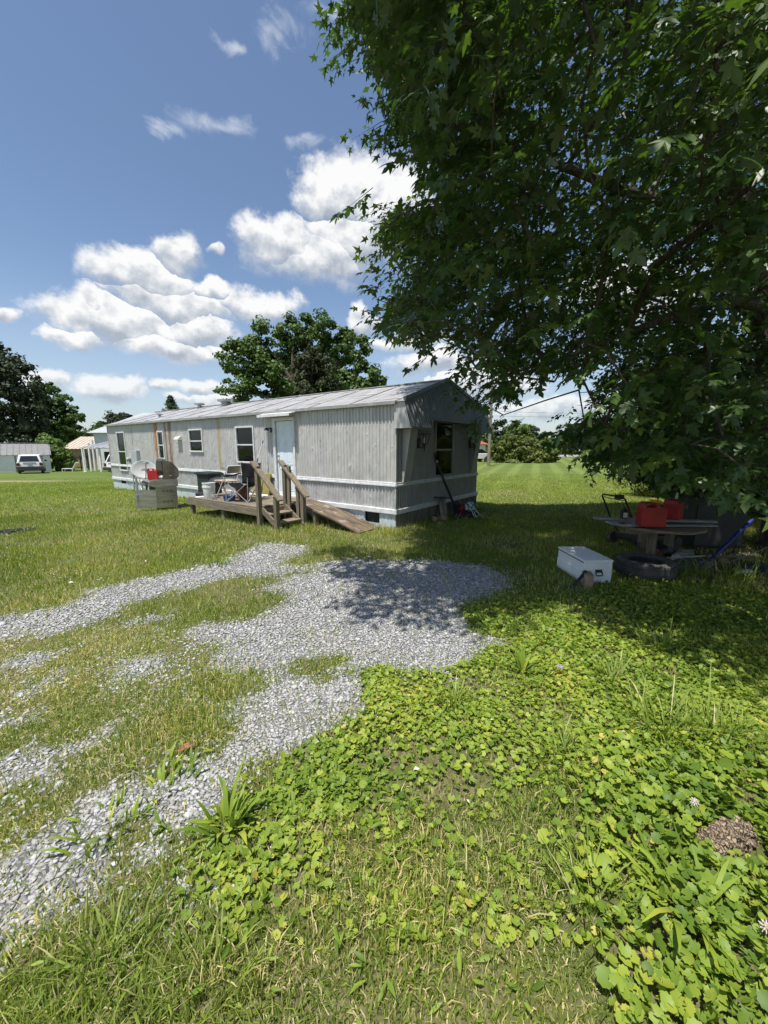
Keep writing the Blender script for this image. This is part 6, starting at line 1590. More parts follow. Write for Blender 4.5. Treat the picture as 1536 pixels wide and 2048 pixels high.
for dz_, off in ((4.35, -0.1), (4.75, 0.1)):
    A = Vector((pq[0] + off, 35.0, dz_))
    for B in (Vector((78, 84, dz_ + 5.0)),):
        lin.tube([A.lerp(B, t) - Vector((0, 0, 2.0 * 4 * t * (1 - t) * 0.35)) for t in np.linspace(0, 1, 14)], 0.011, 4)
tag(lin.build('power_lines', M['black_plastic']), 'thin power lines strung from the utility pole past the trees', 'power line')
rq = atY(962, 931, 52.0)
rh = thing('red_roof_house', 'small white house with red roof past the end of the home', 'house', (rq[0] - 3.4, 52.0, 0.0), 0.0)
MB().mm(-3, 3.9, 0, 5, 0, 2.05).build('walls', M['lap_white'], rh)
MB().add([(-3.4, -0.4, 2.0), (4.25, -0.4, 2.0), (4.25, 5.4, 2.0), (-3.4, 5.4, 2.0), (0, 2.5, 3.4), (1.2, 2.5, 3.4)], [(0, 1, 5, 4), (1, 2, 5), (2, 3, 4, 5), (3, 0, 4), (3, 2, 1, 0)]).build('roof', M['red_roof'], rh)
cq = atY(965, 931, 44.0)
cr = thing('parked_car', 'white car parked by the red-roofed house', 'car', (cq[0] - 1.2, 44.0, 0.0), -1.35)
MB().prism([(-2.1, 0.35), (-2.1, 0.8), (-1.2, 0.92), (1.3, 0.95), (2.1, 0.85), (2.15, 0.35)], -0.85, 0.85, 'x').build('body', M['car_white'], cr, bevel=0.05)
MB().prism([(-1.1, 0.92), (-0.5, 1.42), (0.9, 1.42), (1.6, 0.93)], -0.7, 0.7, 'x').build('cabin', M['dark_glass'], cr, bevel=0.04)
for (x, y) in ((-0.8, -1.35), (0.8, -1.35), (-0.8, 1.35), (0.8, 1.35)):
    MB().lathe([(0.0, -0.1), (0.32, -0.1), (0.32, 0.1), (0.0, 0.1)], (x, y, 0.32), 16, Matrix.Rotation(math.pi / 2, 4, 'Y')).build('wheel', M['rubber'], cr)
mq = atY(1159, 915, 60.0)
mbx = thing('marker_post', 'short pale roadside post at the edge of the mown lawn', 'post', (mq[0], 60.0, 0))
MB().box((0, 0, 0.45), (0.14, 0.14, 1.0)).build('post', M['tan_wall'], mbx)
MB().box((0, -0.05, 1.05), (0.30, 0.45, 0.34)).build('box', M['white_paint'], mbx, bevel=0.06)

# ================================================================== trees beyond the home
def unit(v): return v / np.maximum(np.linalg.norm(v, axis=-1, keepdims=True), 1e-9)
def leaf_faces(C, Nrm, size, aspect=0.75, jitter=0.6):
    """folded rhomb leaves: centres, preferred normals"""
    n = len(C)
    nn = unit(Nrm + RNG.normal(0, jitter, (n, 3)))
    a = unit(np.cross(nn, RNG.normal(0, 1, (n, 3)))); b = np.cross(nn, a)
    s = size[:, None] / 2
    Vv = np.stack([C - a * s, C - b * s * aspect + nn * s * 0.25, C + a * s, C + b * s * aspect + nn * s * 0.25], 1).reshape(-1, 3)
    o = (np.arange(n) * 4)[:, None]
    T = np.concatenate([o + np.array([[0, 1, 2]]), o + np.array([[0, 2, 3]])], 1).reshape(-1, 3)
    return Vv, T
def crown_points(lobes, n, puff=0.22, npuff=26, shell=0.5, up=0.35):
    """leaf centres in small puffs spread through the outer part of each lobe"""
    vol = np.array([l[3] * l[4] + l[4] * l[5] + l[3] * l[5] for l in lobes]); frac = vol / vol.sum()
    Cs, Ns, Rs = [], [], []
    for l, f in zip(lobes, frac):
        c, r = np.array(l[:3]), np.array(l[3:6])
        d = unit(RNG.normal(0, 1, (npuff, 3)))
        pc = c + d * r * (RNG.uniform(0.35, 1.0, (npuff, 1)) ** 0.6)
        pr = r.mean() * puff * RNG.uniform(0.7, 1.45, npuff)
        k = RNG.integers(0, npuff, int(n * f))
        dd = unit(RNG.normal(0, 1, (len(k), 3)))
        rad = RNG.random(len(k)) ** shell
        P = pc[k] + dd * (pr[k] * rad)[:, None] * np.array([1.15, 1.15, 0.8])
        Cs.append(P); Ns.append(dd + 0.5 * unit(P - c) + np.array([0, 0, up]))
        Rs.append(np.clip(0.5 + RNG.normal(0, 0.2, len(k)) + (RNG.random(npuff)[k] - 0.5) * 0.5, 0, 1))
    return np.concatenate(Cs), np.concatenate(Ns), np.concatenate(Rs)
def tree(name, label, base, lobes, n, leaf, mat, trunk=None, group=None, cat='tree', barkm='bark_far', **kw):
    base = np.array(base, float)
    t = thing(name, label, cat, tuple(base), 0.0, group)
    C, Nn, rr = crown_points(lobes, n, **kw)
    k = C[:, 2] > 0.05; C, Nn, rr = C[k], Nn[k], rr[k]
    Vv, T = leaf_faces(C, Nn, RNG.uniform(leaf * 0.6, leaf * 1.35, len(C)))
    o = np_mesh('crown', Vv, T, M[mat], t, {'rnd': np.repeat(rr, 4)}); tag(o, kind='stuff')
    if trunk:
        h, r0 = trunk
        tb_ = MB(); tb_.tube([(0, 0, -0.3), (0.05 * r0, 0, h * 0.35), (0.1, 0.05, h * 0.75), (0.0, 0.0, h)], [r0 * 1.2, r0, r0 * 0.7, r0 * 0.25], 9)
        tb_.build('trunk', M[barkm], t, smooth=True)
        for i, l in enumerate(lobes[:10]):
            zz = min(h * 0.85, max(h * 0.3, l[2] - 1.2))
            MB().tube([(0.05, 0, zz), (l[0] * 0.5, l[1] * 0.5, (zz + l[2]) / 2 + 0.2), (l[0], l[1], l[2])], [r0 * 0.42, r0 * 0.28, r0 * 0.08], 6).build('limb', M[barkm], t, smooth=True)
    return t
M['leaf_oak'] = leaf_mat('leaf_oak', [(0.0, (0.034, 0.068, 0.014)), (0.5, (0.070, 0.125, 0.026)), (1.0, (0.125, 0.185, 0.044))], 0.22, 0.5)
M['leaf_dark'] = leaf_mat('leaf_dark', [(0.0, (0.018, 0.030, 0.014)), (0.5, (0.034, 0.050, 0.022)), (1.0, (0.060, 0.078, 0.034))], 0.15, 0.6)
M['leaf_cedar'] = leaf_mat('leaf_cedar', [(0.0, (0.024, 0.034, 0.012)), (0.5, (0.042, 0.056, 0.019)), (1.0, (0.072, 0.084, 0.032))], 0.12, 0.7)
M['leaf_mid'] = leaf_mat('leaf_mid', [(0.0, (0.030, 0.065, 0.014)), (0.5, (0.065, 0.120, 0.026)), (1.0, (0.115, 0.180, 0.045))], 0.25, 0.5)
M['leaf_yellow'] = leaf_mat('leaf_yellow', [(0.0, (0.060, 0.085, 0.018)), (0.5, (0.120, 0.155, 0.032)), (1.0, (0.20, 0.23, 0.055))], 0.25, 0.55)
M['leaf_light'] = leaf_mat('leaf_light', [(0.0, (0.070, 0.125, 0.024)), (0.5, (0.120, 0.190, 0.038)), (1.0, (0.18, 0.26, 0.06))], 0.3, 0.5)
M['leaf_pine'] = leaf_mat('leaf_pine', [(0.0, (0.028, 0.050, 0.022)), (0.5, (0.050, 0.080, 0.034)), (1.0, (0.085, 0.115, 0.05))], 0.12, 0.6)

def lobes_px(spec, Y, base, dr=0.8):
    """(px, py, half width px, half height px, depth shift) -> lobes relative to base"""
    out = []
    for (px, py, hx, hy, ds) in spec:
        p = atY(px, py, Y + ds); q = atY(px + hx, py, Y + ds); u = atY(px, py - hy, Y + ds)
        rx, rz = q[0] - p[0], u[2] - p[2]
        out.append((p[0] - base[0], p[1] - base[1], p[2] - base[2], rx, max(rx, rz) * dr, rz))
    return out
# broadleaf behind the home
b0 = np.array([atY(590, 900, 30)[0], 30.0, -0.4])
spec = [(480, 720, 40, 48, 0), (470, 780, 36, 30, -1), (530, 690, 42, 50, 1), (520, 760, 50, 48, 0), (585, 670, 34, 42, 1), (575, 740, 46, 60, 2), (630, 665, 40, 42, 0.5), (680, 690, 34, 50, 1),
        (655, 740, 46, 56, 2), (715, 705, 26, 40, 0.5), (728, 755, 40, 34, 0), (690, 775, 44, 34, -0.5), (600, 790, 70, 36, 1), (752, 765, 18, 22, 0)]
tree('broadleaf_tree', 'broad leafy tree rising behind the middle of the mobile home', b0, lobes_px(spec, 30, b0), 30000, 0.25, 'leaf_oak', (8.0, 0.34), puff=0.30, npuff=24)
b0 = np.array([atY(625, 900, 25.5)[0], 25.5, -0.2])
spec = [(625, 720, 26, 30, 0), (608, 745, 26, 36, 0), (645, 750, 30, 40, 0), (630, 785, 46, 34, 0), (598, 795, 26, 26, 0), (665, 790, 26, 26, 0)]
tree('cedar_tree', 'dark brownish cedar standing in front of the broad leafy tree', b0, lobes_px(spec, 25.5, b0), 14000, 0.15, 'leaf_cedar', (6.0, 0.2), puff=0.26, npuff=30, up=0.1)
# left-hand group behind the shed
def pxY(px, Y): return atY(px, 930, Y)[0]
gl_ = 'trees behind the shed'
b0 = np.array([pxY(5, 54), 54.0, -1.0])
tree('shade_tree', 'tall dull green tree towering over the grey-roofed shed', b0, lobes_px([(-60, 760, 60, 70, 0), (5, 735, 36, 46, 0), (40, 760, 34, 50, 0), (10, 810, 60, 50, 0), (60, 820, 40, 46, 0), (-40, 850, 70, 50, 0), (35, 865, 60, 34, 0), (0, 710, 22, 24, 0)], 54, b0), 19000, 0.43, 'leaf_dark', (11.0, 0.45), gl_, puff=0.26, npuff=34)
b0 = np.array([pxY(112, 60), 60.0, -1.0])
tree('layered_tree', 'green layered tree with reaching branch tips right of the shed', b0, lobes_px([(88, 782, 28, 18, 0), (105, 800, 34, 18, 0), (125, 822, 34, 14, 0), (140, 838, 26, 10, 0), (110, 840, 46, 18, 0), (95, 862, 50, 18, 0), (135, 858, 28, 14, 0), (150, 832, 18, 5, 0), (120, 875, 50, 16, 0)], 60, b0, 0.7), 14000, 0.38, 'leaf_mid', (9.0, 0.3), gl_, puff=0.22, npuff=30)
b0 = np.array([pxY(112, 43.5), 43.5, -1.0])
tree('bush', 'bright green bush between the shed and the tan barn', b0, lobes_px([(112, 900, 20, 26, 0), (125, 915, 20, 22, 0), (108, 925, 22, 18, 0), (92, 880, 16, 14, 0), (130, 930, 16, 12, 0)], 43.5, b0), 9000, 0.24, 'leaf_light', (2.0, 0.1), None, 'bush', puff=0.3)
far_g = 'far trees on the skyline'
for k, (px, py, hx, hy, Y, mt_, lab) in enumerate(((190, 870, 24, 24, 90, 'leaf_mid', 'distant green tree seen over the tan barn roof'), (228, 842, 20, 20, 100, 'leaf_dark', 'distant dark tree above the hipped white roof'), (250, 834, 12, 12, 105, 'leaf_dark', 'distant small dark treetop over the mobile home roof end'), (165, 880, 14, 20, 80, 'leaf_light', 'distant bright green tree left of the carport roof'), (205, 856, 12, 14, 95, 'leaf_pine', 'distant pine-green tree behind the house'))):
    b0 = np.array([atY(px, 900, Y)[0], float(Y), -1.0])
    lb = lobes_px([(px, py, hx, hy, 0), (px - hx * 0.7, py + hy * 0.6, hx * 0.7, hy * 0.8, 0), (px + hx * 0.7, py + hy * 0.6, hx * 0.7, hy * 0.8, 0), (px, py + hy * 1.6, hx * 1.2, hy, 0)], Y, b0)
    tree('distant_tree', lab, b0, lb, 4500, 0.5, mt_, (max(2.0, lb[0][2]), 0.3), far_g, puff=0.3)
# pine tip over the roof
b0 = np.array([atY(350, 900, 38)[0], 38.0, -0.8])
top_z = atY(350, 795, 38)[2] - b0[2]
pn = thing('pine_tree', 'pine whose pointed top shows over the mobile home roof', 'tree', tuple(b0))
MB().tube([(0, 0, -0.3), (0, 0, top_z)], [0.22, 0.03], 8).build('trunk', M['bark_far'], pn, smooth=True)
Cp, Np = [], []
for z in np.arange(2.2, top_z, 0.22):
    rr_ = (top_z - z) * 0.42 + 0.15
    for k in range(11):
        a = RNG.uniform(0, 6.28); m_ = 26
        t = RNG.uniform(0.15, 1, m_)
        Cp.append(np.stack([np.cos(a) * rr_ * t, np.sin(a) * rr_ * t, z + rr_ * t * 0.55 + RNG.normal(0, 0.04, m_)], 1) + RNG.normal(0, 0.05, (m_, 3))); Np.append(np.tile([math.cos(a), math.sin(a), 0.6], (m_, 1)))
Cp, Np = np.concatenate(Cp), np.concatenate(Np)
Vv, T = leaf_faces(Cp, Np, RNG.uniform(0.12, 0.26, len(Cp)), 0.25)
tag(np_mesh('crown', Vv, T, M['leaf_pine'], pn, {'rnd': np.repeat(RNG.random(len(Cp)), 4)}), kind='stuff')

# right-hand bushes, tree belt beyond the road, shrub beside the lawn
gb_ = 'bushes at the far end of the lawn'
b0 = np.array([atY(1040, 930, 42)[0], 42.0, 0])
tree('bush', 'big rounded olive green bush at the far end of the lawn', b0, lobes_px([(1010, 905, 28, 24, 0), (1040, 895, 36, 30, 0), (1075, 900, 30, 26, 0), (1098, 912, 22, 16, 0), (1025, 920, 34, 14, -0.5), (1070, 920, 40, 12, -0.5), (990, 905, 14, 14, 0)], 42, b0), 15000, 0.24, 'leaf_yellow', (2.5, 0.1), gb_, 'bush', puff=0.26, npuff=30)
b0 = np.array([atY(1036, 930, 45)[0], 45.0, 0])
tree('young_tree', 'bright green young tree rising out of the big bush', b0, lobes_px([(1035, 858, 24, 18, 0), (1022, 868, 16, 14, 0), (1050, 866, 16, 16, 0), (1015, 878, 16, 14, 0), (1040, 882, 22, 14, 0)], 45, b0), 7000, 0.26, 'leaf_light', (4.2, 0.12), None, puff=0.32)
kb_ = 0
BELT = [(975, 872, 20, 34, 92, 'leaf_mid', 'tree of the far belt showing behind the utility pole'), (1000, 862, 22, 36, 95, 'leaf_dark', 'dark tree of the far belt left of the bright young tree'), (1062, 868, 22, 26, 96, 'leaf_dark', 'dark tree of the far belt right of the bright young tree'),
        (1084, 880, 16, 22, 90, 'leaf_mid', 'lower green tree of the far belt above the big bush'), (1110, 882, 20, 26, 84, 'leaf_mid', 'tree across the road just right of the big bush'), (1140, 876, 26, 32, 84, 'leaf_oak', 'tree across the road left of the roadside post'),
        (1175, 868, 28, 40, 86, 'leaf_oak', 'taller tree across the road behind the roadside post'), (1212, 862, 30, 44, 84, 'leaf_dark', 'dark tree across the road right of the roadside post'), (1255, 855, 34, 52, 86, 'leaf_oak', 'large tree across the road behind the lowest maple leaves'),
        (1305, 850, 40, 58, 88, 'leaf_dark', 'dark large tree across the road behind the maple'), (1365, 845, 44, 62, 86, 'leaf_oak', 'broad tree across the road deep behind the maple'), (1430, 840, 46, 66, 90, 'leaf_dark', 'dark broad tree across the road behind the maple trunk'), (1500, 835, 50, 70, 88, 'leaf_mid', 'tall tree across the road past the maple trunk')]
for (px, py, hx, hy, Y, mt_, lab) in BELT:
    b0 = np.array([atY(px, 915, Y)[0], float(Y), 0.0])
    lb = lobes_px([(px, py, hx * 0.8, hy * 0.7, 0), (px - hx * 0.6, py + hy * 0.5, hx * 0.75, hy * 0.6, -1), (px + hx * 0.6, py + hy * 0.5, hx * 0.75, hy * 0.6, -1), (px, py + hy * 0.9, hx * 1.2, hy * 0.5, -2)], Y, b0)
    tree('roadside_tree', lab, b0, lb, 3400, 0.66, mt_, (lb[0][2], 0.25), 'tree belt across the road', puff=0.28, npuff=22)
for (px, Y, lab) in ((1190, 78.5, 'small light shrub at the far road edge beneath the trees'), (1213, 79.0, 'small yellowish shrub at the far road edge beneath the trees')):
    b0 = np.array([atY(px, 912, Y)[0], Y, 0.0])
    tree('shrub', lab, b0, [(0, 0, 1.2, 1.3, 1.0, 1.1), (0.6, 0, 0.8, 0.9, 0.8, 0.8)], 1500, 0.3, 'leaf_light' if px == 1190 else 'leaf_yellow', (1.0, 0.06), None, 'shrub')
b0 = np.array([9.9, 13.6, 0])
tree('shrub', 'loose sunlit shrub growing where the lawn meets the maple shade', b0, [(-0.7, 0.2, 0.7, 0.75, 0.7, 0.7), (0.1, 0, 1.1, 0.9, 0.8, 0.9), (1.0, 0.3, 0.9, 0.9, 0.8, 0.8), (0.4, -0.3, 0.5, 0.9, 0.6, 0.5), (1.9, 0.4, 1.2, 1.0, 0.9, 1.1)], 16000, 0.085, 'leaf_yellow', (1.3, 0.05), None, 'shrub', puff=0.34, npuff=30)
gm_ = 'undergrowth trees behind the maple'
for k, (x, y, h_, mt_, lab) in enumerate(((15.5, 15.5, 4.6, 'leaf_mid', 'thicket tree close behind the loose sunlit shrub'), (13.0, 11.5, 4.0, 'leaf_light', 'thicket tree behind the dark cabinet'), (21, 22, 6.5, 'leaf_oak', 'thicket tree standing on the far right of the lawn'), (12.0, 8.2, 4.6, 'leaf_oak', 'thicket tree to the right of the maple trunk'), (27, 33, 8.0, 'leaf_mid', 'tall thicket tree beyond the lawn on the right'), (8.3, 10.4, 2.9, 'leaf_oak', 'low dark thicket behind the lawn mower'), (9.6, 9.4, 3.3, 'leaf_mid', 'leafy thicket crowding behind the maple trunk'), (10.6, 11.9, 3.8, 'leaf_oak', 'taller thicket between the maple trunk and the sunlit shrub'))):
    lb = [(RNG.uniform(-1, 1) * h_ * 0.28, RNG.uniform(-1, 1) * h_ * 0.22, h_ * q, h_ * 0.27, h_ * 0.25, h_ * 0.22) for q in (0.22, 0.35, 0.45, 0.5, 0.62, 0.72, 0.8, 0.3)]
    tree('thicket_tree', lab, (x, y, 0), lb, 6500, 0.10 + 0.008 * y, mt_, (h_ * 0.8, 0.10), gm_, puff=0.3)

# ================================================================== the big silver maple
MP = np.array([7.1, 6.6, 0.0])
maple = thing('maple_tree', 'huge silver maple whose leafy boughs overhang the junk and the home', 'tree', tuple(MP))
# where its leaves may be: outline against the sky seen from the drive, and the shade it throws on the yard
SIL = [(700, -400), (705, 25), (765, 100), (790, 190), (800, 270), (875, 320), (885, 400), (760, 430), (770, 478), (850, 515), (790, 570), (780, 645), (830, 668), (900, 665), (935, 690), (985, 745), (1000, 790),
       (1010, 790), (1030, 765), (1075, 742), (1165, 738), (1195, 735), (1198, 815), (1112, 866), (1180, 893), (1228, 946), (1258, 910), (1305, 942), (1350, 962), (1440, 985), (1536, 985), (2600, 990), (2600, -400)]
SHADE = [tuple(gnd(a, b)[:2]) for a, b in ((585, 1078), (690, 1118), (640, 1140), (720, 1165), (700, 1200), (690, 1240), (790, 1255), (930, 1250), (1050, 1275), (1075, 1215), (1190, 1215), (1170, 1265), (1235, 1308), (1400, 1338), (1536, 1388), (1900, 1500))] + [(9, 1.0), (16, 4), (16, 12.0), (7.5, 12.0), (5.0, 11.6), (2.9, 11.8), (1.5, 12.5), (-1.0, 11.2), (-2.2, 9.0), (-2.3, 7.6)]
def shadow_pt(P):
    k = P[:, 2:3] / TO_SUN[2]
    q = P - TO_SUN[None] * k
    return q[:, 0], q[:, 1]
def allowed(P, pad=0.0):
    px, py, d = project(P)
    vis = (d > 0.3) & (py > -380) & (px > -400) & (px < 2500)
    ok = np.where(vis, in_poly(px, py, SIL), True)
    sx, sy = shadow_pt(P)
    ok &= in_poly(sx, sy, SHADE)
    dist = np.linalg.norm(P - np.array([0, 0, CAM_H]), axis=1)
    return ok & (dist > 3.6)
# clumps
N_CL = 2000
cl = []
while len(cl) < N_CL:
    q = RNG.uniform([-3.2, 0.2, 1.0], [13.0, 12.0, 12.5], (6000, 3))
    e = ((q[:, 0] - 5.0) / 8.2) ** 2 + ((q[:, 1] - 5.6) / 6.4) ** 2 + ((q[:, 2] - 5.4) / 6.6) ** 2
    k = (e < 1)
    # leaves live in the outer part of the crown, and low skirts hang at its edge
    radial = np.hypot(q[:, 0] - MP[0] + 0.6, q[:, 1] - MP[1] + 0.2)
    k &= (q[:, 2] > 4.2 - 0.55 * np.clip(radial - 1.0, 0, 5)) | (radial > 1.7)
    k &= (RNG.random(len(q)) < np.clip(0.25 + e, 0, 1))
    k &= (q[:, 2] > 1.1)
    k &= RNG.random(len(q)) < np.where((q[:, 0] > 9.0), 0.35, 1.0)
    q = q[k]; q = q[allowed(q)]
    fx, fy, fd = project(q); inside = (fx > -40) & (fx < 1580) & (fy > -60) & (fd > 0.3)
    q = q[inside | (RNG.random(len(q)) < 0.30)]
    cl += list(q)
cl = np.array(cl[:N_CL])
# outermost bough tips, and the boughs that shade the end of the home and the strip of lawn before it
extra = []
for (a, b) in ((765, 448), (785, 456), (815, 450), (762, 600), (775, 640), (815, 655), (860, 665), (900, 675), (945, 725), (965, 775), (962, 815), (985, 832), (1005, 815), (1100, 775), (1160, 780), (1135, 864), (1165, 874),
               (1200, 895), (1222, 925), (722, 45), (745, 80), (765, 190), (780, 240), (755, 140), (730, 60), (790, 290), (1490, 620), (1515, 680), (1500, 740), (1525, 800), (1495, 850), (1520, 900), (1500, 945), (1470, 700), (1530, 740), (1000, 780), (950, 700)):
    for _ in range(2):
        extra.append(atY(a + RNG.normal(0, 9), b + RNG.normal(0, 9), RNG.uniform(5.0, 6.8)))
sp = np.array([gnd(RNG.uniform(600, 1010), RNG.uniform(1040, 1170)) for _ in range(260)])
sp = sp[(sp[:, 1] < 7.9) | (sp[:, 0] > 0.3)]
sp = np.vstack([sp, [np.array(H2W(RNG.uniform(0, 4), RNG.uniform(-0.3, 1.5), RNG.uniform(0.5, 3.2))) for _ in range(170)]])
sp = sp + TO_SUN[None] * RNG.uniform(3.5, 8.5, (len(sp), 1))
sp = sp[(sp[:, 2] > 3.6)]
sp = sp[allowed(sp)][:95]
cl = np.vstack([cl, sp, extra]); N_EX = len(extra); N_CL = len(cl)
# trunk and main limbs
limbs = {
    'trunk': [(7.1, 6.6, -0.2, 0.42), (7.0, 6.6, 0.5, 0.36), (6.75, 6.55, 1.6, 0.32), (6.45, 6.5, 2.5, 0.31)],
    'A': [(6.45, 6.5, 2.5, 0.22), (5.75, 6.45, 3.9, 0.19), (5.25, 6.4, 5.1, 0.17), (4.55, 6.3, 6.6, 0.13), (3.9, 6.1, 8.2, 0.09), (3.4, 5.9, 9.8, 0.05)],
    'B': [(6.45, 6.55, 2.5, 0.20), (6.0, 6.6, 3.8, 0.17), (5.6, 6.8, 5.2, 0.15), (5.3, 7.0, 6.8, 0.12), (5.2, 7.2, 9.0, 0.06)],
    'C': [(6.5, 6.5, 2.5, 0.20), (7.2, 6.2, 4.2, 0.16), (8.2, 5.8, 6.0, 0.12), (9.2, 5.4, 8.0, 0.07)],
    'D': [(6.4, 6.45, 2.6, 0.17), (5.6, 5.2, 4.3, 0.13), (4.8, 3.9, 5.8, 0.10), (4.0, 2.8, 7.2, 0.06)],
    'E': [(5.35, 6.4, 4.85, 0.09), (4.3, 6.15, 5.05, 0.075), (3.2, 5.9, 5.15, 0.06), (1.8, 5.6, 5.4, 0.04), (0.4, 5.3, 5.6, 0.02)],
    'F': [(6.0, 6.2, 3.2, 0.09), (5.0, 5.4, 3.5, 0.07), (3.9, 4.8, 3.4, 0.05), (2.7, 4.6, 3.0, 0.03), (1.7, 4.7, 2.6, 0.015)],
}
nodes = []; nrad = []; depth = []
for nm, pts in limbs.items():
    P_ = np.array(pts)
    MB().tube([tuple(p[:3] - MP) for p in P_], [float(p[3]) for p in P_], 12).build('trunk' if nm == 'trunk' else 'limb', M['bark'], maple, smooth=True)
    if nm == 'trunk': continue
    for a, b in zip(P_[:-1], P_[1:]):
        for t in np.linspace(0, 1, 5, endpoint=False):
            nodes.append(a[:3] + (b[:3] - a[:3]) * t); depth.append(0.0)
nodes = [np.array(x) for x in nodes]
# grow branches: each clump joins the nearest earlier node
order = np.argsort(np.linalg.norm(cl - np.array([5.6, 6.0, 4.8]), axis=1))
ND = np.array(nodes); DP = np.array(depth); PAR = -np.ones(len(ND), int); CNT = np.zeros(len(ND))
segs = []
for ci in order:
    c = cl[ci]
    d = np.linalg.norm(ND - c, axis=1) + 0.25 * DP
    j = int(np.argmin(d)); a = ND[j]
    L = np.linalg.norm(c - a)
    mid = a + (c - a) * 0.5 + np.array([0, 0, 0.10 * L]) + RNG.normal(0, 0.05 * L, 3)
    i0 = len(ND)
    ND = np.vstack([ND, mid, c]); DP = np.concatenate([DP, [DP[j] + L / 2, DP[j] + L]]); PAR = np.concatenate([PAR, [j, i0]])
    segs.append((j, i0, i0 + 1))
CNT = np.zeros(len(ND)); 
for (j, i0, i1) in segs: CNT[i1] += 1
for i in range(len(ND) - 1, -1, -1):
    if PAR[i] >= 0: CNT[PAR[i]] += CNT[i]
br = MB()
for (j, i0, i1) in segs:
    rj = 0.0065 * math.sqrt(max(1, CNT[i0])) + 0.002; r1 = 0.0065 * math.sqrt(max(1, CNT[i1]))
    br.tube([ND[j] - MP, ND[i0] - MP, ND[i1] - MP], [min(rj, 0.06), min(rj, 0.05) * 0.85, min(r1, 0.045) * 0.7], 4, caps=False)
tag(np_mesh('branches', np.array(br.v), np.array(br.f), M['bark'], maple), kind='stuff')
# twigs with pairs of five-lobed leaves
def maple_leaf():
    half = [(0.0, 0.0), (0.30, -0.02), (0.15, 0.20), (0.49, 0.50), (0.16, 0.45)]
    pts = half + [(0.0, 1.0)] + [(-x, y) for x, y in half[:0:-1]]
    P_ = np.array([(x, y, -0.35 * x * x + 0.05 * math.sin(y * 3) - 0.12 * y * y) for x, y in pts])
    n = len(P_)
    # fan from a point on the midrib
    P_ = np.vstack([P_, [(0, 0.22, 0.02)]])
    F_ = [(n, i, (i + 1) % n) for i in range(n)]
    return P_, np.array(F_)
MLV, MLF = maple_leaf()
def maple_leaf_near():
    half = [(0.0, 0.0), (0.17, -0.07), (0.33, 0.04), (0.20, 0.17), (0.34, 0.27), (0.50, 0.50), (0.30, 0.47), (0.15, 0.44), (0.20, 0.66)]
    pts = half + [(0.0, 1.0)] + [(-x, y) for x, y in half[:0:-1]]
    P_ = np.array([(x, y, -0.38 * x * x + 0.05 * math.sin(y * 3) - 0.12 * y * y) for x, y in pts] + [(0, 0.22, 0.03)])
    n = len(P_) - 1
    return P_, np.array([(n, i, (i + 1) % n) for i in range(n)])
NLV, NLF = maple_leaf_near()
per = 6; lp = 12
n_tw = N_CL * per
tc = np.repeat(cl, per, 0) + RNG.normal(0, 0.24, (n_tw, 3)) * np.array([1.1, 1.1, 0.85])
k = allowed(tc) | (RNG.random(n_tw) < 0.16)
k &= np.linalg.norm(tc - np.array([0, 0, CAM_H]), axis=1) > 3.4
sx, sy = shadow_pt(tc); k &= in_poly(sx, sy, SHADE) | (np.arange(n_tw) >= n_tw - N_EX * per)
tc = tc[k]; n_tw = len(tc)
out = unit(tc - np.array([6.2, 6.4, 5.0])) * np.array([1, 1, 0.4])
td = unit(out * 0.8 + RNG.normal(0, 0.5, (n_tw, 3)) + np.array([0, 0, -0.30]))
tl_ = RNG.uniform(0.28, 0.55, n_tw)
tz = MB()
A_ = tc - td * tl_[:, None] * 0.5; B_ = tc + td * tl_[:, None] * 0.5 + np.array([0, 0, -0.04])
w_ = unit(np.cross(td, RNG.normal(0, 1, (n_tw, 3)))) * 0.004
w2 = np.cross(td, w_)
TV = np.stack([A_ + w_, A_ - w_ * 0.5 + w2, A_ - w_ * 0.5 - w2, B_], 1).reshape(-1, 3)
o = (np.arange(n_tw) * 4)[:, None]
TT = np.concatenate([o + np.array([[0, 1, 3]]), o + np.array([[1, 2, 3]]), o + np.array([[2, 0, 3]])], 0)
tag(np_mesh('twigs', TV - MP, TT, M['bark'], maple), kind='stuff')
# leaves
lt = np.tile(np.linspace(0.05, 1.0, lp), n_tw)
ti = np.repeat(np.arange(n_tw), lp)
sidev = unit(np.cross(td, np.array([0, 0, 1.0]) + RNG.normal(0, 0.25, (n_tw, 3))))
sgn = np.tile(np.where(np.arange(lp) % 2 == 0, 1.0, -1.0), n_tw)
base_ = A_[ti] + (B_ - A_)[ti] * lt[:, None]
ldir = unit(sidev[ti] * sgn[:, None] * 0.8 + td[ti] * 0.55 + np.array([0, 0, -0.38]) + RNG.normal(0, 0.33, (len(ti), 3)))
pet = RNG.uniform(0.03, 0.08, len(ti))
org = base_ + ldir * pet[:, None]
lnr = unit(np.array([0, 0, 1.0]) + out[ti] * 0.45 + RNG.normal(0, 0.42, (len(ti), 3)))
xx = unit(np.cross(ldir, lnr)); zz = np.cross(xx, ldir)
sz = np.clip(RNG.lognormal(-2.23, 0.26, len(ti)), 0.05, 0.155)
rot = np.stack([xx, ldir, zz], 2)                       # columns
dist = np.linalg.norm(org - np.array([0, 0, CAM_H]), axis=1)
px, py, d_ = project(org)
infr = (px > 0) & (px < 1536) & (py > 0) & (py < 2048) & (d_ > 0.3)
rnd_l = np.clip(0.42 + RNG.normal(0, 0.17, len(ti)) + np.repeat(RNG.normal(0, 0.13, n_tw), lp), 0, 1)
rnd_l = np.where(np.repeat(RNG.random(n_tw) < 0.05, lp), np.clip(rnd_l + 0.45, 0, 1), rnd_l)
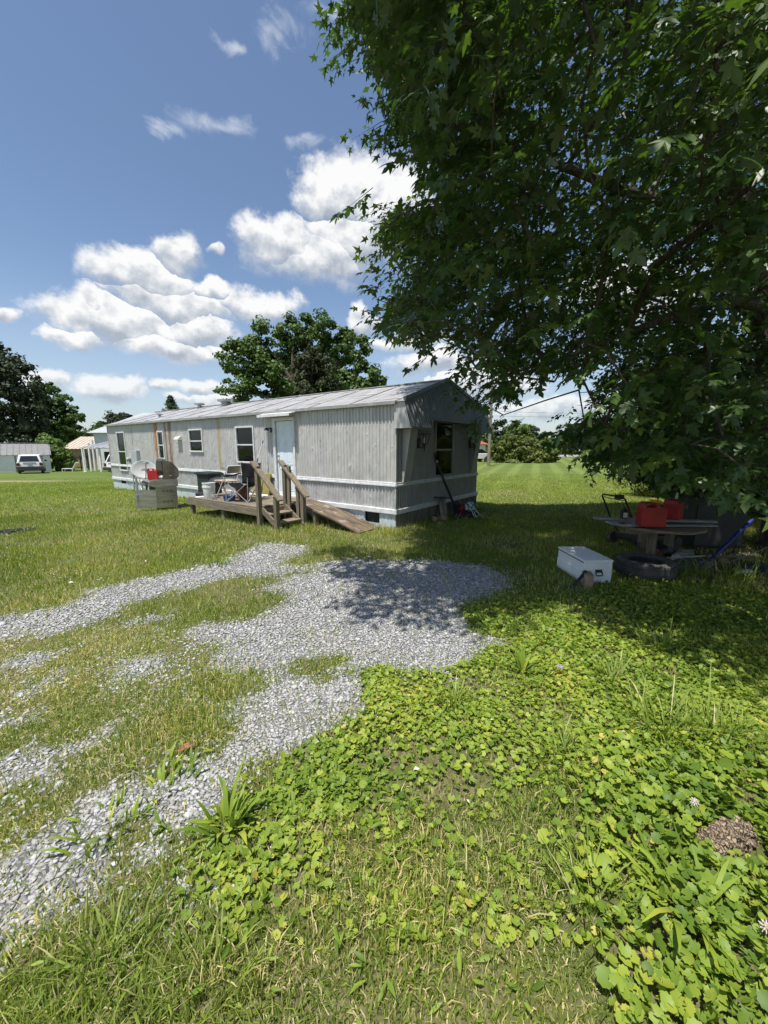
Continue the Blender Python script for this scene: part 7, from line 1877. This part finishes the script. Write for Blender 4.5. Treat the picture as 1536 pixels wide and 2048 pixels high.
M['leaf_maple'] = leaf_mat('leaf_maple', [(0.0, (0.030, 0.064, 0.014)), (0.4, (0.050, 0.098, 0.020)), (0.75, (0.082, 0.135, 0.030)), (1.0, (0.16, 0.22, 0.04))], 0.36, 0.40, (1.5, 1.7, 0.5), spec=0.45, under=(0.135, 0.165, 0.10))
pick = np.argsort(np.where(infr, dist, 1e9))[:300]
rest = np.ones(len(ti), bool); rest[pick] = False
def bake(sel, MLV=MLV, MLF=MLF):
    L_ = np.einsum('nij,kj->nki', rot[sel], MLV) * sz[sel][:, None, None] + org[sel][:, None, :]
    T_ = (MLF[None] + (np.arange(len(sel)) * len(MLV))[:, None, None]).reshape(-1, 3)
    return L_.reshape(-1, 3), T_
# leaves high overhead, well away from the drive's view, get a plainer blade
KV = np.array([(0, 0, 0), (0.30, 0.45, -0.04), (0, 1.0, -0.1), (-0.30, 0.45, -0.04)]); KF = np.array([(0, 1, 2), (0, 2, 3)])
plain = ~((px > -300) & (px < 1850) & (py > -300) & (d_ > 0.3)) | (dist > 9.2)
close = ~plain & (dist < 5.8) & infr
i0 = np.where(rest & close)[0]; i1 = np.where(rest & ~plain & ~close)[0]; i2 = np.where(rest & plain)[0]
LV_, LT_, RL_, off = [], [], [], 0
for ii_, (va, fa) in ((i0, (NLV, NLF)), (i1, (MLV, MLF)), (i2, (KV, KF))):
    a, b = bake(ii_, va, fa); LV_.append(a); LT_.append(b + off); off += len(a); RL_.append(np.repeat(rnd_l[ii_], len(va)))
LV_, LT_, RL_ = np.concatenate(LV_), np.concatenate(LT_), np.concatenate(RL_)
tag(np_mesh('foliage', LV_ - MP, LT_, M['leaf_maple'], maple, {'rnd': RL_}), kind='stuff')
# the 300 nearest leaves one by one; a few shared blades of slightly different green
bl_me = []
for q in range(6):
    me = bpy.data.meshes.new('leaf'); me.from_pydata([tuple(p) for p in NLV], [], [tuple(f) for f in NLF.tolist()])
    at = me.attributes.new('rnd', 'FLOAT', 'POINT'); at.data.foreach_set('value', np.full(len(NLV), 0.2 + 0.12 * q, np.float32))
    me.materials.append(M['leaf_maple']); bl_me.append(me)
for i in pick:
    lo = bpy.data.objects.new('leaf', bl_me[int(min(5, max(0, (rnd_l[i] - 0.2) / 0.12)))])
    Mx = Matrix([[*(rot[i][r_] * sz[i]), org[i][r_] - MP[r_]] for r_ in range(3)] + [[0, 0, 0, 1]])
    lo.parent = maple; lo.matrix_local = Mx
    COL.objects.link(lo)
print('maple leaves', len(ti), 'tris', len(LT_))

# ================================================================== tufts and rosettes
def tuft(label, px, py, n, h, w, spread, name='grass_tuft', cat='weed', straw=0.05, seed=0, group=None):
    p = gnd(px, py)
    t = thing(name, label, cat, (p[0], p[1], 0.0), 0.0, group)
    k = RNG.normal(0, spread, (n, 2))
    hh = h * RNG.lognormal(0, 0.25, n)
    # arching blades, three segments
    a = np.arctan2(k[:, 1], k[:, 0]) + RNG.normal(0, 0.6, n); ln = RNG.uniform(0.25, 1.15, n)
    wv = np.stack([-np.sin(a), np.cos(a), np.zeros(n)], 1) * w / 2 * RNG.uniform(0.6, 1.3, (n, 1))
    b_ = np.stack([k[:, 0], k[:, 1], np.full(n, -0.005)], 1)
    rings = []
    for s_, ww in ((0, 0.7), (0.35, 1.0), (0.7, 0.8), (1.0, 0.05)):
        ang = ln * (0.35 + 0.65 * s_)
        pt = b_ + np.stack([np.cos(a) * np.sin(ang) * hh * s_, np.sin(a) * np.sin(ang) * hh * s_, np.cos(ang) * hh * s_ + 0.002], 1)
        rings += [pt - wv * ww, pt + wv * ww]
    Vv = np.stack(rings, 1).reshape(-1, 3); o = (np.arange(n) * 8)[:, None]
    T = np.concatenate([o + np.array([[q, q + 1, q + 3]]) for q in (0, 2, 4)] + [o + np.array([[q, q + 3, q + 2]]) for q in (0, 2, 4)], 0)
    rr = np.where(RNG.random(n) < straw, 0.9, RNG.uniform(0.1, 0.7, n))
    tag(np_mesh('blades', Vv, T, M['grass'] if cat != 'broad weed' else M['ivy'], t, {'rnd': np.repeat(rr, 8)}), kind='stuff')
    return t
tuft('clump of broad strap leaves beside the purple flower', 1045, 1348, 26, 0.17, 0.024, 0.02, 'weed_rosette', 'broad weed')
tuft('spiky grass clump growing where ivy meets the gravel drive', 905, 1410, 60, 0.16, 0.008, 0.035)
tuft('upright grass clump right of the purple flower', 1225, 1365, 50, 0.17, 0.010, 0.04)
tuft('grass clump at the sunlit edge of the maple shade', 1320, 1300, 55, 0.17, 0.012, 0.05)
tuft('small bright weed clump at the edge of the upper gravel track', 443, 1127, 40, 0.10, 0.016, 0.08, 'weed_rosette', 'broad weed')
tuft('large weed rosette of long leaves in the lower gravel', 455, 1655, 40, 0.15, 0.022, 0.035, 'weed_rosette', 'broad weed')
tuft('leafy weed clump between two strips of lower gravel', 330, 1580, 34, 0.09, 0.016, 0.07, 'weed_rosette', 'broad weed')
tuft('leafy weed spray over the gravel left of the large rosette', 215, 1660, 34, 0.09, 0.014, 0.07, 'weed_rosette', 'broad weed')
tuft('tall grass clump rising at the bottom of the dry lawn strip', 200, 1930, 80, 0.13, 0.007, 0.08)
tuft('fine tall grass clump beside the pale lowest ivy', 420, 1960, 60, 0.12, 0.006, 0.08)
tuft('long arching grass clump in the thick ivy', 1330, 1465, 110, 0.22, 0.008, 0.10)
tuft('second arching grass clump right of the long one in the thick ivy', 1430, 1470, 90, 0.20, 0.008, 0.09)
tuft('thin arching grass clump left of the big ivy leaves', 1120, 1530, 60, 0.18, 0.006, 0.07)
tuft('strap-leaved weed lying across the big ivy leaves', 1385, 1830, 30, 0.20, 0.018, 0.05, 'weed_rosette', 'broad weed')
tuft('wispy grass clump beside the rough-barked log', 1180, 1810, 50, 0.17, 0.006, 0.07)
for k, (px, py) in enumerate(((1400, 1150), (1450, 1160), (1490, 1165), (1350, 1150), (1520, 1140))):
    tuft(['tall shade grass clump beside the bent black hose', 'tall shade grass clump just before the white shard', 'tall shade grass clump before the low dark blue box', 'tall shade grass clump closest to the tyre', 'tall shade grass clump farthest from the tyre'][k], px, py, 40, 0.24, 0.012, 0.07, group='shade grass clumps before the junk')
# flowers
pf = gnd(1118, 1355)
fw = thing('purple_flower', 'small purple wildflower in the ivy by the gravel', 'flower', (pf[0], pf[1], 0))
MB().tube([(0, 0, 0), (0.005, 0, 0.08)], 0.002, 5).build('stem', M['ivy'], fw)
pb = MB()
for i in range(5):
    a = i * 1.2566; c_, s_ = math.cos(a), math.sin(a)
    pb.add([(0.005, 0, 0.08), (0.02 * c_ - 0.008 * s_, 0.02 * s_ + 0.008 * c_, 0.092), (0.034 * c_, 0.034 * s_, 0.09), (0.02 * c_ + 0.008 * s_, 0.02 * s_ - 0.008 * c_, 0.092)], [(0, 1, 2, 3)])
pb.build('petals', pm('petal_purple', (0.30, 0.16, 0.52), (0.24, 0.12, 0.44), 9, 0.6), fw)
def clover(px, py, s, label, group):
    p = gnd(px, py); t = thing('clover_flower', label, 'flower', (p[0], p[1], 0), 0, group)
    MB().tube([(0, 0, 0), (0, 0, 0.10 * s)], 0.0015, 4).build('stem', M['ivy'], t)
    h_ = MB()
    for i in range(26):
        z_ = 1 - 2 * (i + 0.5) / 26 * 0.8; r_ = math.sqrt(max(0, 1 - z_ * z_)); a = i * 2.4
        d = Vector((r_ * math.cos(a), r_ * math.sin(a), z_)); c0 = Vector((0, 0, 0.10 * s))
        h_.tube([c0 + d * 0.004, c0 + d * 0.016 * s], [0.003, 0.0015], 4)
    h_.build('flower_head', M['petal'], t)
clover(1382, 1648, 1.2, 'white clover head in front of the rough-barked log', None)
clover(1520, 1915, 1.3, 'white clover head deep among the largest ivy leaves', None)

#print('TOTAL TRIS', sum(len(o.data.polygons) if o.data.users < 2 or True else 0 for o in bpy.data.objects if o.type == 'MESH'))
